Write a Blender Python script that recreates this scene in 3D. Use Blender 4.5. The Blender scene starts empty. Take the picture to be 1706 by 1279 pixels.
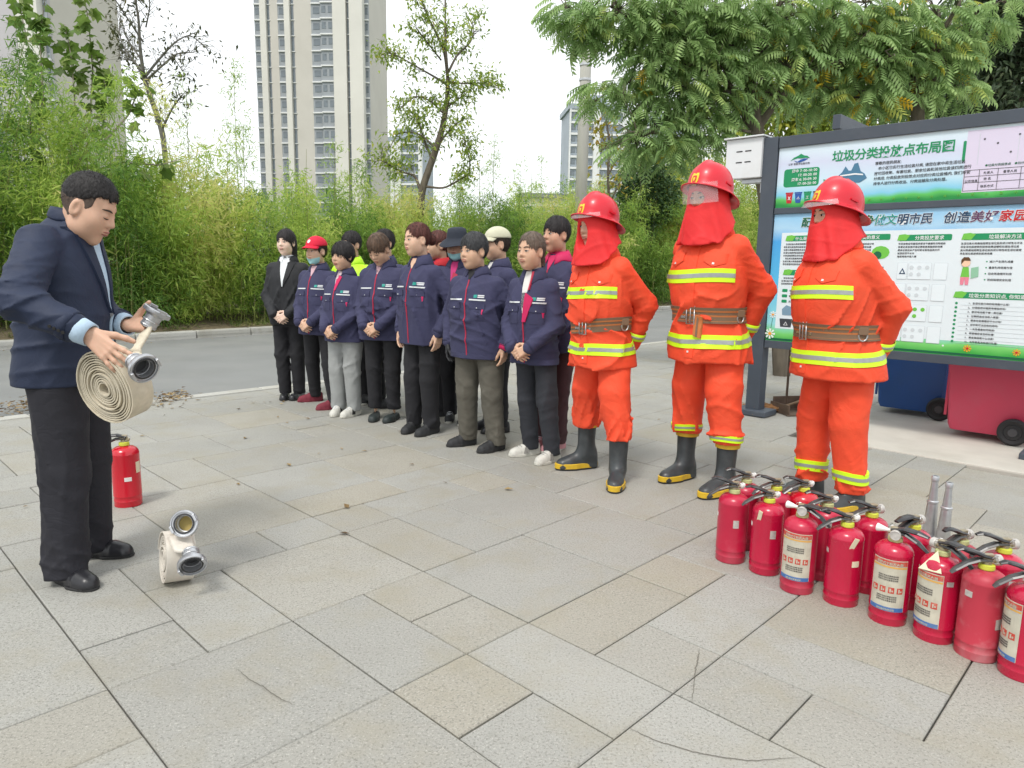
import bpy, bmesh, math, random
import numpy as np
from mathutils import Matrix, Vector, Euler
random.seed(7); RNG = np.random.default_rng(7)
PI = math.pi
scene = bpy.context.scene
COL = scene.collection

# ------------------------------------------------------------------ camera
F_PX, PITCH, ROLL, CAM_H, YAW = 1173.4, .16357, -.015334, 1.262, 2.37065
_c, _s, _cr, _sr = math.cos(PITCH), math.sin(PITCH), math.cos(ROLL), math.sin(ROLL)
FW = np.array([0, _c, -_s]); _U0 = np.array([0, _s, _c]); _R0 = np.array([1., 0, 0])
RT = _R0*_cr - _U0*_sr; UP = _R0*_sr + _U0*_cr
cam_d = bpy.data.cameras.new('camera'); cam = bpy.data.objects.new('camera', cam_d); COL.objects.link(cam)
cam_d.sensor_width = 36; cam_d.lens = F_PX/1706*36; cam_d.clip_start = .05; cam_d.clip_end = 3000
_m = Matrix.Identity(4)
for _r in range(3):
    _m[_r][0] = RT[_r]; _m[_r][1] = UP[_r]; _m[_r][2] = -FW[_r]
_m[2][3] = CAM_H
cam.matrix_world = _m
scene.camera = cam

# ------------------------------------------------------------------ sky, sun, exposure
SUN_EL, SUN_AZ = math.radians(58), math.radians(205)      # azimuth clockwise from +Y
w = bpy.data.worlds.new('World'); scene.world = w; w.use_nodes = True
nt = w.node_tree; nt.nodes.clear()
o_ = nt.nodes.new('ShaderNodeOutputWorld'); bg = nt.nodes.new('ShaderNodeBackground')
sky = nt.nodes.new('ShaderNodeTexSky'); sky.sky_type = 'NISHITA'; sky.sun_disc = False
sky.sun_elevation = SUN_EL; sky.sun_rotation = SUN_AZ; sky.dust_density = 5; sky.air_density = 1; sky.ozone_density = 1
hs = nt.nodes.new('ShaderNodeHueSaturation'); hs.inputs['Saturation'].default_value = .25; hs.inputs['Value'].default_value = 1.0
mx = nt.nodes.new('ShaderNodeMix'); mx.data_type = 'RGBA'; mx.inputs[0].default_value = .90   # a closed, even cloud layer
mx.inputs[7].default_value = (9.0, 9.3, 9.55, 1)
nt.links.new(sky.outputs[0], hs.inputs['Color']); nt.links.new(hs.outputs[0], mx.inputs[6]); nt.links.new(mx.outputs[2], bg.inputs[0])
bg.inputs[1].default_value = .1
nt.links.new(bg.outputs[0], o_.inputs[0])
sun_d = bpy.data.lights.new('sun', 'SUN'); sun_d.energy = 1.5; sun_d.angle = math.radians(13); sun_d.color = (1, .96, .9)
sun = bpy.data.objects.new('sun', sun_d); COL.objects.link(sun)
_sd = Vector((math.sin(SUN_AZ)*math.cos(SUN_EL), math.cos(SUN_AZ)*math.cos(SUN_EL), math.sin(SUN_EL)))
sun.rotation_euler = _sd.to_track_quat('Z', 'Y').to_euler()
scene.view_settings.view_transform = 'Standard'; scene.view_settings.look = 'None'
scene.view_settings.exposure = .58; scene.view_settings.gamma = 1
scene.render.engine = 'CYCLES'
scene.cycles.use_denoising = True
scene.cycles.max_bounces = 5; scene.cycles.diffuse_bounces = 3; scene.cycles.transparent_max_bounces = 8
scene.cycles.use_adaptive_sampling = True; scene.cycles.adaptive_threshold = .02

# ------------------------------------------------------------------ surveying: pixel of the photograph -> point of the place
def ray(x, y): return FW + RT*(x-853)/F_PX + UP*(639.5-y)/F_PX
def G(x, y, z=0.):
    r = ray(x, y); return np.array([0, 0, CAM_H]) + r*((z-CAM_H)/r[2])
def AT(x, y, Y):
    r = ray(x, y); return np.array([0, 0, CAM_H]) + r*(Y/r[1])
def PX(p):
    d = np.asarray(p, float)-np.array([0, 0, CAM_H]); f = d@FW
    return 853+F_PX*(d@RT)/f, 639.5-F_PX*(d@UP)/f, f
AX = np.array([math.cos(YAW-PI), math.sin(YAW-PI), 0]); BX = np.array([math.cos(YAW-PI/2), math.sin(YAW-PI/2), 0])
ROTA = YAW-PI                                              # direction of the A axis (paving joints)
def AB(a, b, z=0.): return AX*a + BX*b + np.array([0, 0, z])

# ------------------------------------------------------------------ object helpers
def tag(o, label=None, cat=None, group=None, kind=None):
    if label: o['label'] = label
    if cat: o['category'] = cat
    if group: o['group'] = group
    if kind: o['kind'] = kind
    return o
def empty(name, loc=(0, 0, 0), rz=0., **k):
    o = bpy.data.objects.new(name, None); COL.objects.link(o); o.location = [float(v) for v in loc]; o.rotation_euler = (0, 0, rz)
    o.empty_display_size = .1
    return tag(o, **k)
def link(name, me, mat=None, parent=None, smooth=False, loc=None, rot=None, **k):
    o = bpy.data.objects.new(name, me); COL.objects.link(o)
    if mat is not None and len(me.materials) == 0: me.materials.append(mat)
    if parent is not None: o.parent = parent
    if loc is not None: o.location = [float(v) for v in loc]
    if rot is not None: o.rotation_euler = rot
    if smooth: me.polygons.foreach_set('use_smooth', [True]*len(me.polygons))
    return tag(o, **k)
def mesh(verts, faces, name='m'):
    me = bpy.data.meshes.new(name); me.from_pydata([tuple(map(float, v)) for v in verts], [], [tuple(f) for f in faces]); me.update(); return me
def fmesh(V, F, name='m', smooth=True):
    """fast mesh from arrays; F is (n,3) or (n,4)"""
    V = np.asarray(V, np.float32); F = np.asarray(F, np.int32); n, k = F.shape
    me = bpy.data.meshes.new(name)
    me.vertices.add(len(V)); me.vertices.foreach_set('co', V.ravel())
    me.loops.add(n*k); me.loops.foreach_set('vertex_index', F.ravel())
    me.polygons.add(n); me.polygons.foreach_set('loop_start', np.arange(0, n*k, k, dtype=np.int32))
    me.polygons.foreach_set('use_smooth', np.full(n, smooth)); me.update(calc_edges=True); return me
def vattr(me, name, vals):
    a = me.attributes.new(name, 'FLOAT', 'POINT'); a.data.foreach_set('value', np.asarray(vals, np.float32))
def vcol(me, name, cols):
    a = me.color_attributes.new(name, 'FLOAT_COLOR', 'POINT'); c = np.ones((len(cols), 4), np.float32); c[:, :3] = cols
    a.data.foreach_set('color', c.ravel())
class MB:
    """collects simple shapes into one mesh"""
    def __init__(s): s.v = []; s.f = []
    def add(s, v, f):
        n = len(s.v); s.v += [tuple(map(float, p)) for p in v]; s.f += [tuple(i+n for i in q) for q in f]; return s
    def box(s, c, d, rz=0., bev=0., R=None):
        x, y, z = [q/2 for q in d]
        if bev <= 0:
            v = [(sx*x, sy*y, sz*z) for sz in (-1, 1) for sy in (-1, 1) for sx in (-1, 1)]
            f = [(0, 2, 3, 1), (4, 5, 7, 6), (0, 1, 5, 4), (2, 6, 7, 3), (0, 4, 6, 2), (1, 3, 7, 5)]
        else:
            b = min(bev, x*.98, y*.98, z*.98)
            bm = bmesh.new(); bmesh.ops.create_cube(bm, size=1)
            for q in bm.verts: q.co = Vector((q.co.x*2*x, q.co.y*2*y, q.co.z*2*z))
            bmesh.ops.bevel(bm, geom=bm.edges[:], offset=b, segments=2, affect='EDGES', profile=.6)
            bm.verts.index_update(); v = [tuple(q.co) for q in bm.verts]; f = [tuple(q.index for q in p.verts) for p in bm.faces]; bm.free()
        if R is None: R = Matrix.Rotation(rz, 3, 'Z')
        v = [R @ Vector(p) + Vector(c) for p in v]
        return s.add(v, f)
    def lathe(s, prof, n=24, c=(0, 0, 0), R=None, sx=1., sy=1., cap=True):
        """prof: list of (r,z)"""
        v = []; f = []
        for r, z in prof:
            for k in range(n):
                t = 2*PI*k/n; v.append(Vector((r*math.cos(t)*sx, r*math.sin(t)*sy, z)))
        for i in range(len(prof)-1):
            for k in range(n):
                a = i*n+k; b = i*n+(k+1) % n; f.append((a, b, b+n, a+n))
        if cap:
            if prof[0][0] > 1e-6: f.append(tuple(range(n-1, -1, -1)))
            if prof[-1][0] > 1e-6: f.append(tuple(range((len(prof)-1)*n, len(prof)*n)))
        R = R or Matrix.Identity(3)
        return s.add([R @ p + Vector(c) for p in v], f)
    def tube(s, pts, r, n=8, cap=True, flat=None):
        """r: number or list; flat: (a,b) elliptical scale"""
        pts = [Vector(tuple(map(float, p))) for p in pts]; N = len(pts)
        rr = r if hasattr(r, '__len__') else [r]*N
        v = []; f = []; t0 = (pts[1]-pts[0]).normalized()
        u = t0.cross(Vector((0, 0, 1))); u = t0.cross(Vector((1, 0, 0))) if u.length < .01 else u; u.normalize()
        for i, p in enumerate(pts):
            t = (pts[min(i+1, N-1)]-pts[max(i-1, 0)]); t.normalize()
            u = (u - t*u.dot(t)).normalized(); w_ = t.cross(u)
            for k in range(n):
                q = 2*PI*k/n; fa, fb = flat or (1, 1)
                v.append(p + (u*math.cos(q)*fa + w_*math.sin(q)*fb)*rr[i])
        for i in range(N-1):
            for k in range(n):
                a = i*n+k; b = i*n+(k+1) % n; f.append((a, b, b+n, a+n))
        if cap: f.append(tuple(range(n-1, -1, -1))); f.append(tuple(range((N-1)*n, N*n)))
        return s.add(v, f)
    def prism(s, poly, z0, z1, R=None, c=(0, 0, 0)):
        n = len(poly); R = R or Matrix.Identity(3)
        v = [R @ Vector((x, y, z)) + Vector(c) for z in (z0, z1) for x, y in poly]
        f = [tuple(range(n-1, -1, -1)), tuple(range(n, 2*n))] + [(k, (k+1) % n, (k+1) % n+n, k+n) for k in range(n)]
        return s.add(v, f)
    def mesh(s, name='m'): return mesh(s.v, s.f, name)
    def build(s, name, mat, parent=None, smooth=False, **k):
        me = s.mesh(name); o = link(name, me, mat, parent, **k)
        if smooth:
            me.polygons.foreach_set('use_smooth', [True]*len(me.polygons))
            if smooth != 'all':
                try: me.set_sharp_from_angle(angle=math.radians(smooth if smooth is not True else 40))
                except Exception: pass
        return o
def copy_tree(o, parent=None):
    c = o.copy(); COL.objects.link(c); c.parent = parent
    for ch in [x for x in o.children]: copy_tree(ch, c)
    return c

# ------------------------------------------------------------------ materials
def lin(*c):
    if len(c) == 1: c = c[0]
    return tuple(((v/255)/12.92 if v/255 <= .04045 else ((v/255+.055)/1.055)**2.4) for v in c)
MATS = {}
def M(name, col, rough=.6, var=0., vscale=6., bump=0., bscale=60., metal=0., coat=0., spec=.5, dirt=None, dscale=3., damt=.5, obj_var=0., sheen=0., stretch=None, dist=.004):
    if name in MATS: return MATS[name]
    m = bpy.data.materials.new(name); m.use_nodes = True; t = m.node_tree; N = t.nodes; L = t.links
    p = N['Principled BSDF']; p.inputs['Roughness'].default_value = rough; p.inputs['Metallic'].default_value = metal
    p.inputs['Specular IOR Level'].default_value = spec
    p.inputs['Coat Weight'].default_value = coat; p.inputs['Coat Roughness'].default_value = .12
    if sheen: p.inputs['Sheen Weight'].default_value = sheen
    c4 = (*col, 1); tc = N.new('ShaderNodeTexCoord'); src = tc.outputs['Object']
    if stretch:
        mp = N.new('ShaderNodeMapping'); mp.inputs['Scale'].default_value = stretch; L.new(src, mp.inputs[0]); src = mp.outputs[0]
    last = None
    if var:
        n = N.new('ShaderNodeTexNoise'); n.inputs['Scale'].default_value = vscale; n.inputs['Detail'].default_value = 5; L.new(src, n.inputs[0])
        r = N.new('ShaderNodeMapRange'); r.inputs[1].default_value = .3; r.inputs[2].default_value = .7
        r.inputs[3].default_value = 1-var; r.inputs[4].default_value = 1+var; L.new(n.outputs[0], r.inputs[0])
        x = N.new('ShaderNodeVectorMath'); x.operation = 'SCALE'; x.inputs[0].default_value = col; L.new(r.outputs[0], x.inputs['Scale']); last = x.outputs[0]
    if obj_var:
        oi = N.new('ShaderNodeObjectInfo'); r = N.new('ShaderNodeMapRange'); r.inputs[3].default_value = 1-obj_var; r.inputs[4].default_value = 1+obj_var
        L.new(oi.outputs['Random'], r.inputs[0]); x = N.new('ShaderNodeVectorMath'); x.operation = 'SCALE'
        if last: L.new(last, x.inputs[0])
        else: x.inputs[0].default_value = col
        L.new(r.outputs[0], x.inputs['Scale']); last = x.outputs[0]
    if dirt:
        n = N.new('ShaderNodeTexNoise'); n.inputs['Scale'].default_value = dscale; n.inputs['Detail'].default_value = 8; n.inputs['Roughness'].default_value = .65; L.new(tc.outputs['Object'], n.inputs[0])
        r = N.new('ShaderNodeMapRange'); r.inputs[1].default_value = .48; r.inputs[2].default_value = .75; r.inputs[4].default_value = damt; L.new(n.outputs[0], r.inputs[0])
        x = N.new('ShaderNodeMix'); x.data_type = 'RGBA'; L.new(r.outputs[0], x.inputs[0])
        if last: L.new(last, x.inputs[6])
        else: x.inputs[6].default_value = c4
        x.inputs[7].default_value = (*dirt, 1); last = x.outputs[2]
        rr = N.new('ShaderNodeMapRange'); rr.inputs[3].default_value = rough; rr.inputs[4].default_value = min(1, rough+.35); L.new(r.outputs[0], rr.inputs[0]); L.new(rr.outputs[0], p.inputs['Roughness'])
    if last: L.new(last, p.inputs['Base Color'])
    else: p.inputs['Base Color'].default_value = c4
    if bump:
        n = N.new('ShaderNodeTexNoise'); n.inputs['Scale'].default_value = bscale; n.inputs['Detail'].default_value = 6; L.new(src, n.inputs[0])
        b = N.new('ShaderNodeBump'); b.inputs['Strength'].default_value = bump; b.inputs['Distance'].default_value = dist; L.new(n.outputs[0], b.inputs['Height']); L.new(b.outputs[0], p.inputs['Normal'])
    MATS[name] = m; return m
def leaf_mat(name, stops, trans=.35, rough=.5):
    """leaf colour by the per-leaf value 'rnd' (species tone, age)"""
    m = bpy.data.materials.new(name); m.use_nodes = True; t = m.node_tree; N = t.nodes; L = t.links
    p = N['Principled BSDF']; p.inputs['Roughness'].default_value = rough; p.inputs['Specular IOR Level'].default_value = .35
    a = N.new('ShaderNodeAttribute'); a.attribute_name = 'rnd'; r = N.new('ShaderNodeValToRGB'); e = r.color_ramp.elements
    e[0].position, e[0].color = stops[0][0], (*stops[0][1], 1); e[1].position, e[1].color = stops[-1][0], (*stops[-1][1], 1)
    for pos, c in stops[1:-1]: q = e.new(pos); q.color = (*c, 1)
    L.new(a.outputs['Fac'], r.inputs[0]); L.new(r.outputs[0], p.inputs['Base Color'])
    tr = N.new('ShaderNodeBsdfTranslucent'); L.new(r.outputs[0], tr.inputs[0]); mx = N.new('ShaderNodeMixShader'); mx.inputs[0].default_value = trans
    L.new(p.outputs[0], mx.inputs[1]); L.new(tr.outputs[0], mx.inputs[2]); L.new(mx.outputs[0], N['Material Output'].inputs[0]); return m
# ================================================================== ground, road, paving
def stone_mat(name, base, warm, speck=.5):
    m = bpy.data.materials.new(name); m.use_nodes = True; t = m.node_tree; N = t.nodes; L = t.links; p = N['Principled BSDF']
    p.inputs['Roughness'].default_value = .72; p.inputs['Specular IOR Level'].default_value = .35
    geo = N.new('ShaderNodeNewGeometry'); oi = N.new('ShaderNodeObjectInfo')
    def noise(scale, det=4, rough=.6):
        n = N.new('ShaderNodeTexNoise'); n.inputs['Scale'].default_value = scale; n.inputs['Detail'].default_value = det; n.inputs['Roughness'].default_value = rough; L.new(geo.outputs['Position'], n.inputs[0]); return n.outputs[0]
    def rng(src, a, b, c, d):
        r = N.new('ShaderNodeMapRange'); r.inputs[1].default_value = a; r.inputs[2].default_value = b; r.inputs[3].default_value = c; r.inputs[4].default_value = d; L.new(src, r.inputs[0]); return r.outputs[0]
    def mix(fac, a, b, mode='MIX'):
        x = N.new('ShaderNodeMix'); x.data_type = 'RGBA'; x.blend_type = mode
        for s_, i in ((fac, 0), (a, 6), (b, 7)):
            if isinstance(s_, (int, float)): x.inputs[i].default_value = s_
            elif isinstance(s_, tuple): x.inputs[i].default_value = (*s_, 1)
            else: L.new(s_, x.inputs[i])
        return x.outputs[2]
    at = N.new('ShaderNodeAttribute'); at.attribute_name = 'rnd'; at.attribute_type = 'GEOMETRY'
    rad = N.new('ShaderNodeMath'); rad.operation = 'ADD'; L.new(oi.outputs['Random'], rad.inputs[0]); L.new(at.outputs['Fac'], rad.inputs[1])
    fr = N.new('ShaderNodeMath'); fr.operation = 'FRACT'; L.new(rad.outputs[0], fr.inputs[0])
    c = mix(rng(fr.outputs[0], .6, 1, 0, 1), base, warm)                       # some slabs are a warmer stone
    val = N.new('ShaderNodeMath'); val.operation = 'MULTIPLY_ADD'; L.new(fr.outputs[0], val.inputs[0]); val.inputs[1].default_value = 7.31; val.inputs[2].default_value = .17
    fr2 = N.new('ShaderNodeMath'); fr2.operation = 'FRACT'; L.new(val.outputs[0], fr2.inputs[0])
    sc = N.new('ShaderNodeVectorMath'); sc.operation = 'SCALE'; L.new(c, sc.inputs[0]); L.new(rng(fr2.outputs[0], 0, 1, .93, 1.06), sc.inputs['Scale']); c = sc.outputs[0]
    c = mix(rng(noise(120, 3, .8), .53, .62, 0, speck*1.3), c, (.13, .125, .11))     # dark grains
    c = mix(rng(noise(140, 3, .8), .56, .66, 0, speck*.8), c, (.62, .6, .54))     # pale grains
    c = mix(rng(noise(3.2, 7, .62), .48, .75, 0, .65), c, (.285, .26, .19))        # yellowish stains
    c = mix(rng(noise(1.3, 6, .6), .52, .75, 0, .35), c, (.235, .225, .20))         # grey wear
    c = mix(rng(noise(9, 6, .7), .58, .78, 0, .5), c, (.2, .2, .17))
    c = mix(rng(noise(.7, 4, .6), .5, .7, 0, .28), c, (.40, .392, .352))                # paler scuffed areas
    L.new(c, p.inputs['Base Color'])
    b = N.new('ShaderNodeBump'); b.inputs['Strength'].default_value = .35; b.inputs['Distance'].default_value = .003; L.new(noise(210, 3, .7), b.inputs['Height']); L.new(b.outputs[0], p.inputs['Normal'])
    L.new(rng(noise(2.2, 5), .35, .7, .6, .85), p.inputs['Roughness'])
    return m
STONE = stone_mat('granite_slab', (.315, .312, .286), (.33, .31, .258))
KERBM = stone_mat('kerb_granite', (.46, .455, .42), (.42, .41, .36), .25)
ASPH = M('asphalt', (.20, .205, .20), .85, var=.10, vscale=.8, bump=.5, bscale=220, dirt=(.29, .285, .265), dscale=.55, damt=.5, dist=.003)
SOIL = M('soil', (.16, .125, .075), .95, var=.35, vscale=9, bump=.8, bscale=40, dist=.03)
GRASSM = M('meadow', (.09, .12, .04), .95, var=.3, vscale=2, bump=.5, bscale=20, dist=.05)
BEDM = M('joint_sand', (.085, .078, .062), .95, var=.3, vscale=30)
CONC = M('pale_concrete', (.50, .475, .42), .8, var=.08, vscale=3, bump=.25, bscale=80, dirt=(.36, .33, .27), dscale=1.6, damt=.5)

BLK = M('black_rubber', (.018, .018, .02), .6, bump=.1, bscale=90)
STEEL = M('galvanised_steel', (.5, .51, .52), .35, metal=.8, var=.1, vscale=20)
def sheet(name, a0, a1, b0, b1, z, mat, **k):
    return link(name, mesh([AB(a0, b0, z), AB(a1, b0, z), AB(a1, b1, z), AB(a0, b1, z)], [(0, 1, 2, 3)]), mat, **k)
g = mesh([(-900, -300, -.16), (900, -300, -.16), (900, 1500, -.16), (-900, 1500, -.16)], [(0, 1, 2, 3)])
link('ground', g, GRASSM, kind='structure', label='grassy ground stretching away behind the road')
A_K = -6.72                                                # near kerb line, A_F far kerb line
A_F = -12.62
sheet('road', A_F-.01, A_K-.0, -40, 90, -.05, ASPH, kind='structure', label='grey asphalt road between the paved square and the bamboo')
pave = sheet('pavement', A_K, 9, -14, 40, -.022, BEDM, kind='structure', label='square paved with mixed grey granite slabs')

# slabs on a 0.30 m lattice: i runs away from the camera-right (a=-.40-.3i), j to the right (b=.551+.3j)
known = [(6,7,0,1),(7,9,0,1),(6,8,1,2),(8,9,1,3),(6,8,2,4),(4,6,0,2),(4,6,2,3),(5,6,3,4),(4,5,3,4),(4,6,4,6),(3,4,2,3),(2,4,3,4),(3,4,4,6),(2,3,4,5),
 (2,3,5,7),(0,2,5,6),(0,2,6,8),(1,2,4,5),(-1,1,4,5),(0,2,2,4),(6,8,-2,0),(8,10,-2,0),(5,6,-2,0),(3,5,-2,0),(2,4,0,2),(2,3,2,3),(8,9,3,4),(6,8,4,5),(8,9,4,5),(6,8,5,6),
 (10,12,4,6),(9,10,4,6),(8,9,5,7),(10,12,6,8),(9,11,0,2),(9,11,2,4),(4,6,6,8),(2,4,7,9),(3,4,6,7),(6,8,6,8),(-2,0,5,7),(12,14,4,6),(12,14,6,8),(11,12,0,2),(11,12,2,4)]
I0, I1, J0, J1 = -10, 21, -18, 62
occ = np.zeros((I1-I0, J1-J0), bool); slabs = []
def put(a, b, c, d):
    occ[a-I0:b-I0, c-J0:d-J0] = True; slabs.append((a, b, c, d))
for k in known: put(*k)
rs = random.Random(11)
for i in range(I0, I1):
    for j in range(J0, J1):
        if occ[i-I0, j-J0]: continue
        for di, dj in rs.sample([(2, 2), (2, 2), (2, 2), (2, 1), (1, 2), (1, 2), (1, 1)], 7)+[(1, 1)]:
            if i+di <= I1 and j+dj <= J1 and not occ[i-I0:i+di-I0, j-J0:j+dj-J0].any():
                put(i, i+di, j, j+dj); break
def slab_geo(di, dj):
    x, y = di*.15-.0025, dj*.15-.0025; c = .0035; z1 = 0; z0 = -.03
    v = [(-x, -y, z0), (x, -y, z0), (x, y, z0), (-x, y, z0), (-x, -y, z1-c), (x, -y, z1-c), (x, y, z1-c), (-x, y, z1-c), (-x+c, -y+c, z1), (x-c, -y+c, z1), (x-c, y-c, z1), (-x+c, y-c, z1)]
    f = [(8, 9, 10, 11)]+[(q+k, q+(k+1) % 4, q+4+(k+1) % 4, q+4+k) for q in (0, 4) for k in range(4)]
    return v, f
vis = []
for s in slabs:
    a = -.40-.3*(s[0]+s[1])/2; b = .551+.3*(s[2]+s[3])/2
    if b > 5.42 and a > -1.95: continue                     # the concrete platform of the sign and bins lies here
    p = AB(a, b); x, y, f = PX(p)
    if f < .3 or x < -500 or x > 2250 or y > 2100: continue
    area = (s[1]-s[0])*(s[3]-s[2])*F_PX*F_PX*CAM_H/f**3
    seen = -120 < x < 1800 and y < 1400
    vis.append((-(area if seen else area*.01), s, a, b))
vis.sort(key=lambda q: q[0])
smesh = {}
restV, restF, restR = [], [], []
for n, (ar, s, a, b) in enumerate(vis):
    di, dj = s[1]-s[0], s[3]-s[2]
    tilt = (rs.gauss(0, .0016), rs.gauss(0, .0016)); dz = rs.gauss(0, .0011)
    if n < 300:
        if (di, dj) not in smesh: smesh[(di, dj)] = mesh(*slab_geo(di, dj), 'slab')
        o = link('slab', smesh[(di, dj)], STONE, pave, loc=AB(a, b, dz), rot=(tilt[0], tilt[1], ROTA))
    else:
        v, f = slab_geo(di, dj); k = len(restV); R = Euler((tilt[0], tilt[1], ROTA)).to_matrix(); P0 = Vector(AB(a, b, dz))
        restV += [tuple(R @ Vector(q)+P0) for q in v]; restF += [tuple(k+i for i in q) for q in f]; restR += [rs.random()]*len(v)
me = fmesh(restV, restF, 'far_slabs', False); vattr(me, 'rnd', restR)
link('far_slabs', me, STONE, pave, kind='stuff')

# kerbs: the near one almost flush, the far one a real step
nk = link('near_kerb', mesh([AB(A_K-.01, -40, -.02), AB(A_K+.01, -40, -.02), AB(A_K+.01, 90, -.02), AB(A_K-.01, 90, -.02)], [(0, 1, 2, 3)]), BEDM, kind='structure', label='flush granite kerb along the near side of the road')
fk = link('far_kerb', mesh([AB(A_F-.13, -40, .0), AB(A_F, -40, .0), AB(A_F, 90, .0), AB(A_F-.13, 90, .0)], [(0, 1, 2, 3)]), BEDM, kind='structure', label='raised grey kerb along the foot of the bamboo')
kb = MB().box((0, 0, 0), (.15, .992, .12), bev=.012).mesh('kerb_stone'); kb2 = MB().box((0, 0, 0), (.16, .992, .30), bev=.025).mesh('kerb_stone_tall')
for n in range(-6, 42):
    link('kerb_stone', kb, KERBM, nk, loc=AB(A_K-.075, n+.5+.3, -.055+rs.gauss(0, .002)), rot=(0, 0, ROTA+rs.gauss(0, .002)))
for n in range(-6, 46):
    link('kerb_stone', kb2, KERBM, fk, loc=AB(A_F-.085, n+.5, -.06+rs.gauss(0, .004)), rot=(0, 0, ROTA+rs.gauss(0, .003)))
# verge: humpy soil behind the far kerb
nx, ny = 26, 130
V = []
for j in range(ny):
    for i in range(nx):
        a = A_F-.165-i*.45; b = -30+j*.9
        V.append(AB(a, b, .06+.10*min(1, i/3)+.05*math.sin(a*3.1+b)*math.sin(b*1.7)+(.05*rs.random() if i else 0)))
F = [(j*nx+i, (j+1)*nx+i, (j+1)*nx+i+1, j*nx+i+1) for j in range(ny-1) for i in range(nx-1)]
verge = link('verge', mesh(V, F), SOIL, kind='structure', smooth=True, label='strip of bare soil under the bamboo')
# concrete platform of the waste station
pf = MB().box(AB(3.85, 5.435+7, -.055), (12.0, 14.0, .13), rz=ROTA, bev=.012).build('concrete_platform', CONC, kind='structure', label='pale concrete platform under the waste bins')
# ================================================================== towers far behind the bamboo
GLASS = M('window_glass', (.15, .18, .205), .12, var=.3, vscale=.6, spec=.8)
GREYP = M('grey_cladding', (.31, .335, .36), .6, var=.06, vscale=.5)
CREAM = M('cream_render', (.66, .645, .60), .85, var=.05, vscale=.15, dirt=(.56, .54, .49), dscale=.08, damt=.4)
BEIGE = M('beige_render', (.56, .535, .49), .85, var=.05, vscale=.15, dirt=(.48, .455, .41), dscale=.08, damt=.4)
WHITEW = M('white_band', (.74, .75, .75), .8, var=.04, vscale=.3)
BLUEP = M('blue_grey_cladding', (.33, .38, .43), .5, var=.08, vscale=.4)
LILAC = M('lilac_render', (.46, .44, .46), .85, var=.05, vscale=.2)
ROOFM = M('roof_grey', (.22, .23, .25), .8)
def tower(label, origin, rz, segs, floors, fh, depth, fov0=0, cap=None):
    """segs: (x0,x1,push,kind,material) across the front; local x to the right, y away from the viewer"""
    t = empty('residential_tower', origin, rz, label=label, cat='building')
    H = floors*fh; x0, x1 = segs[0][0], segs[-1][1]
    MB().box(((x0+x1)/2, depth/2+.6, H/2), (x1-x0-.3, depth, H-.05)).build('core_wall', cap or BEIGE, t)
    MB().box(((x0+x1)/2, depth/2+.3, H+.7), (x1-x0+.8, depth+1.4, 1.4)).build('parapet', cap or CREAM, t)
    MB().box(((x0+x1)/2, depth/2, H+3), ((x1-x0)*.4, depth*.5, 3.4)).build('stair_head', cap or CREAM, t)
    for a, b, push, kind, mat in segs:
        w_ = b-a; cx = (a+b)/2
        if kind == 'wall':
            MB().box((cx, .4-push/2, H/2), (w_, .5+push, H)).build('wall_pier', mat, t); continue
        # recess wall with one window per floor
        MB().box((cx, .55-push/2, H/2), (w_-.01, .3+push, H-.1)).build('recess_wall', mat, t)
        if kind == 'strip':                                 # narrow stair window strip: tall panes and small brackets
            fr = MB().box((0, -.03, fh*.5), (w_*.82, .1, fh*.97)).mesh('f'); pn = MB().box((0, -.09, fh*.5), (w_*.6, .05, fh*.86)).mesh('p')
            sl = MB().box((0, -.12, fh*.03), (w_*1.5, .3, .12)).mesh('s')
        elif kind == 'band':                                # ribbon window with white floor band
            fr = MB().box((0, -.02, fh*.36), (w_*.98, .12, fh*.66)).mesh('f'); m_ = MB()
            k = max(2, int(w_/1.3))
            for q in range(k): m_.box((-w_/2+w_*(q+.5)/k, -.1, fh*.40), (w_/k*.8, .05, fh*.42))
            pn = m_.mesh('p'); sl = MB().box((0, -.18, fh*.86), (w_*1.0, .5, fh*.2)).mesh('s')
        else:                                               # grey bay: spandrel, two panes, white sill line
            fr = MB().box((0, -.05, fh*.5), (w_*.96, .2, fh*.98)).mesh('f'); m_ = MB()
            k = max(1, int(round(w_/1.5)))
            for q in range(k): m_.box((-w_/2+w_*(q+.5)/k, -.17, fh*.62), (w_/k*.62, .06, fh*.42))
            pn = m_.mesh('p'); sl = MB().box((0, -.22, fh*.06), (w_*1.02, .34, .26)).mesh('s')
        for n in range(fov0, floors):
            zz = n*fh
            wd = link('window', fr, BLUEP if kind == 'band' else GREYP, t, loc=(cx, .4-push, zz))
            link('pane', pn, GLASS, wd)
            link('sill', sl, WHITEW, wd)
    return t
k_ = .1100                                                  # metres per photo pixel at 150 m
def sg(lst): return [((a-530)*k_, (b-530)*k_, p, kd, m) for a, b, p, kd, m in lst]
o0 = AT(530, 446, 150); o0[2] = -1
tower('tall cream tower with grey window bays, nearest of the towers', o0, math.radians(-3), sg([
 (425, 438, .2, 'bay', GREYP), (438, 449, .9, 'wall', CREAM), (449, 454, .3, 'strip', CREAM), (454, 469, .2, 'wall', BEIGE), (469, 483, .3, 'bay', GREYP),
 (483, 493, 1.0, 'wall', CREAM), (493, 499, .4, 'strip', BEIGE), (499, 531, .3, 'wall', BEIGE), (531, 550, .5, 'bay', GREYP), (550, 574, 1.2, 'bay', GREYP),
 (574, 598, 1.9, 'wall', CREAM), (598, 604, 1.2, 'strip', CREAM), (604, 628, 1.9, 'wall', CREAM), (628, 635, .0, 'bay', GREYP)]), 30, 2.95, 16, 3)
o1 = AT(60, 446, 118); o1[2] = -1; k1 = 111/1173.4
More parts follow.
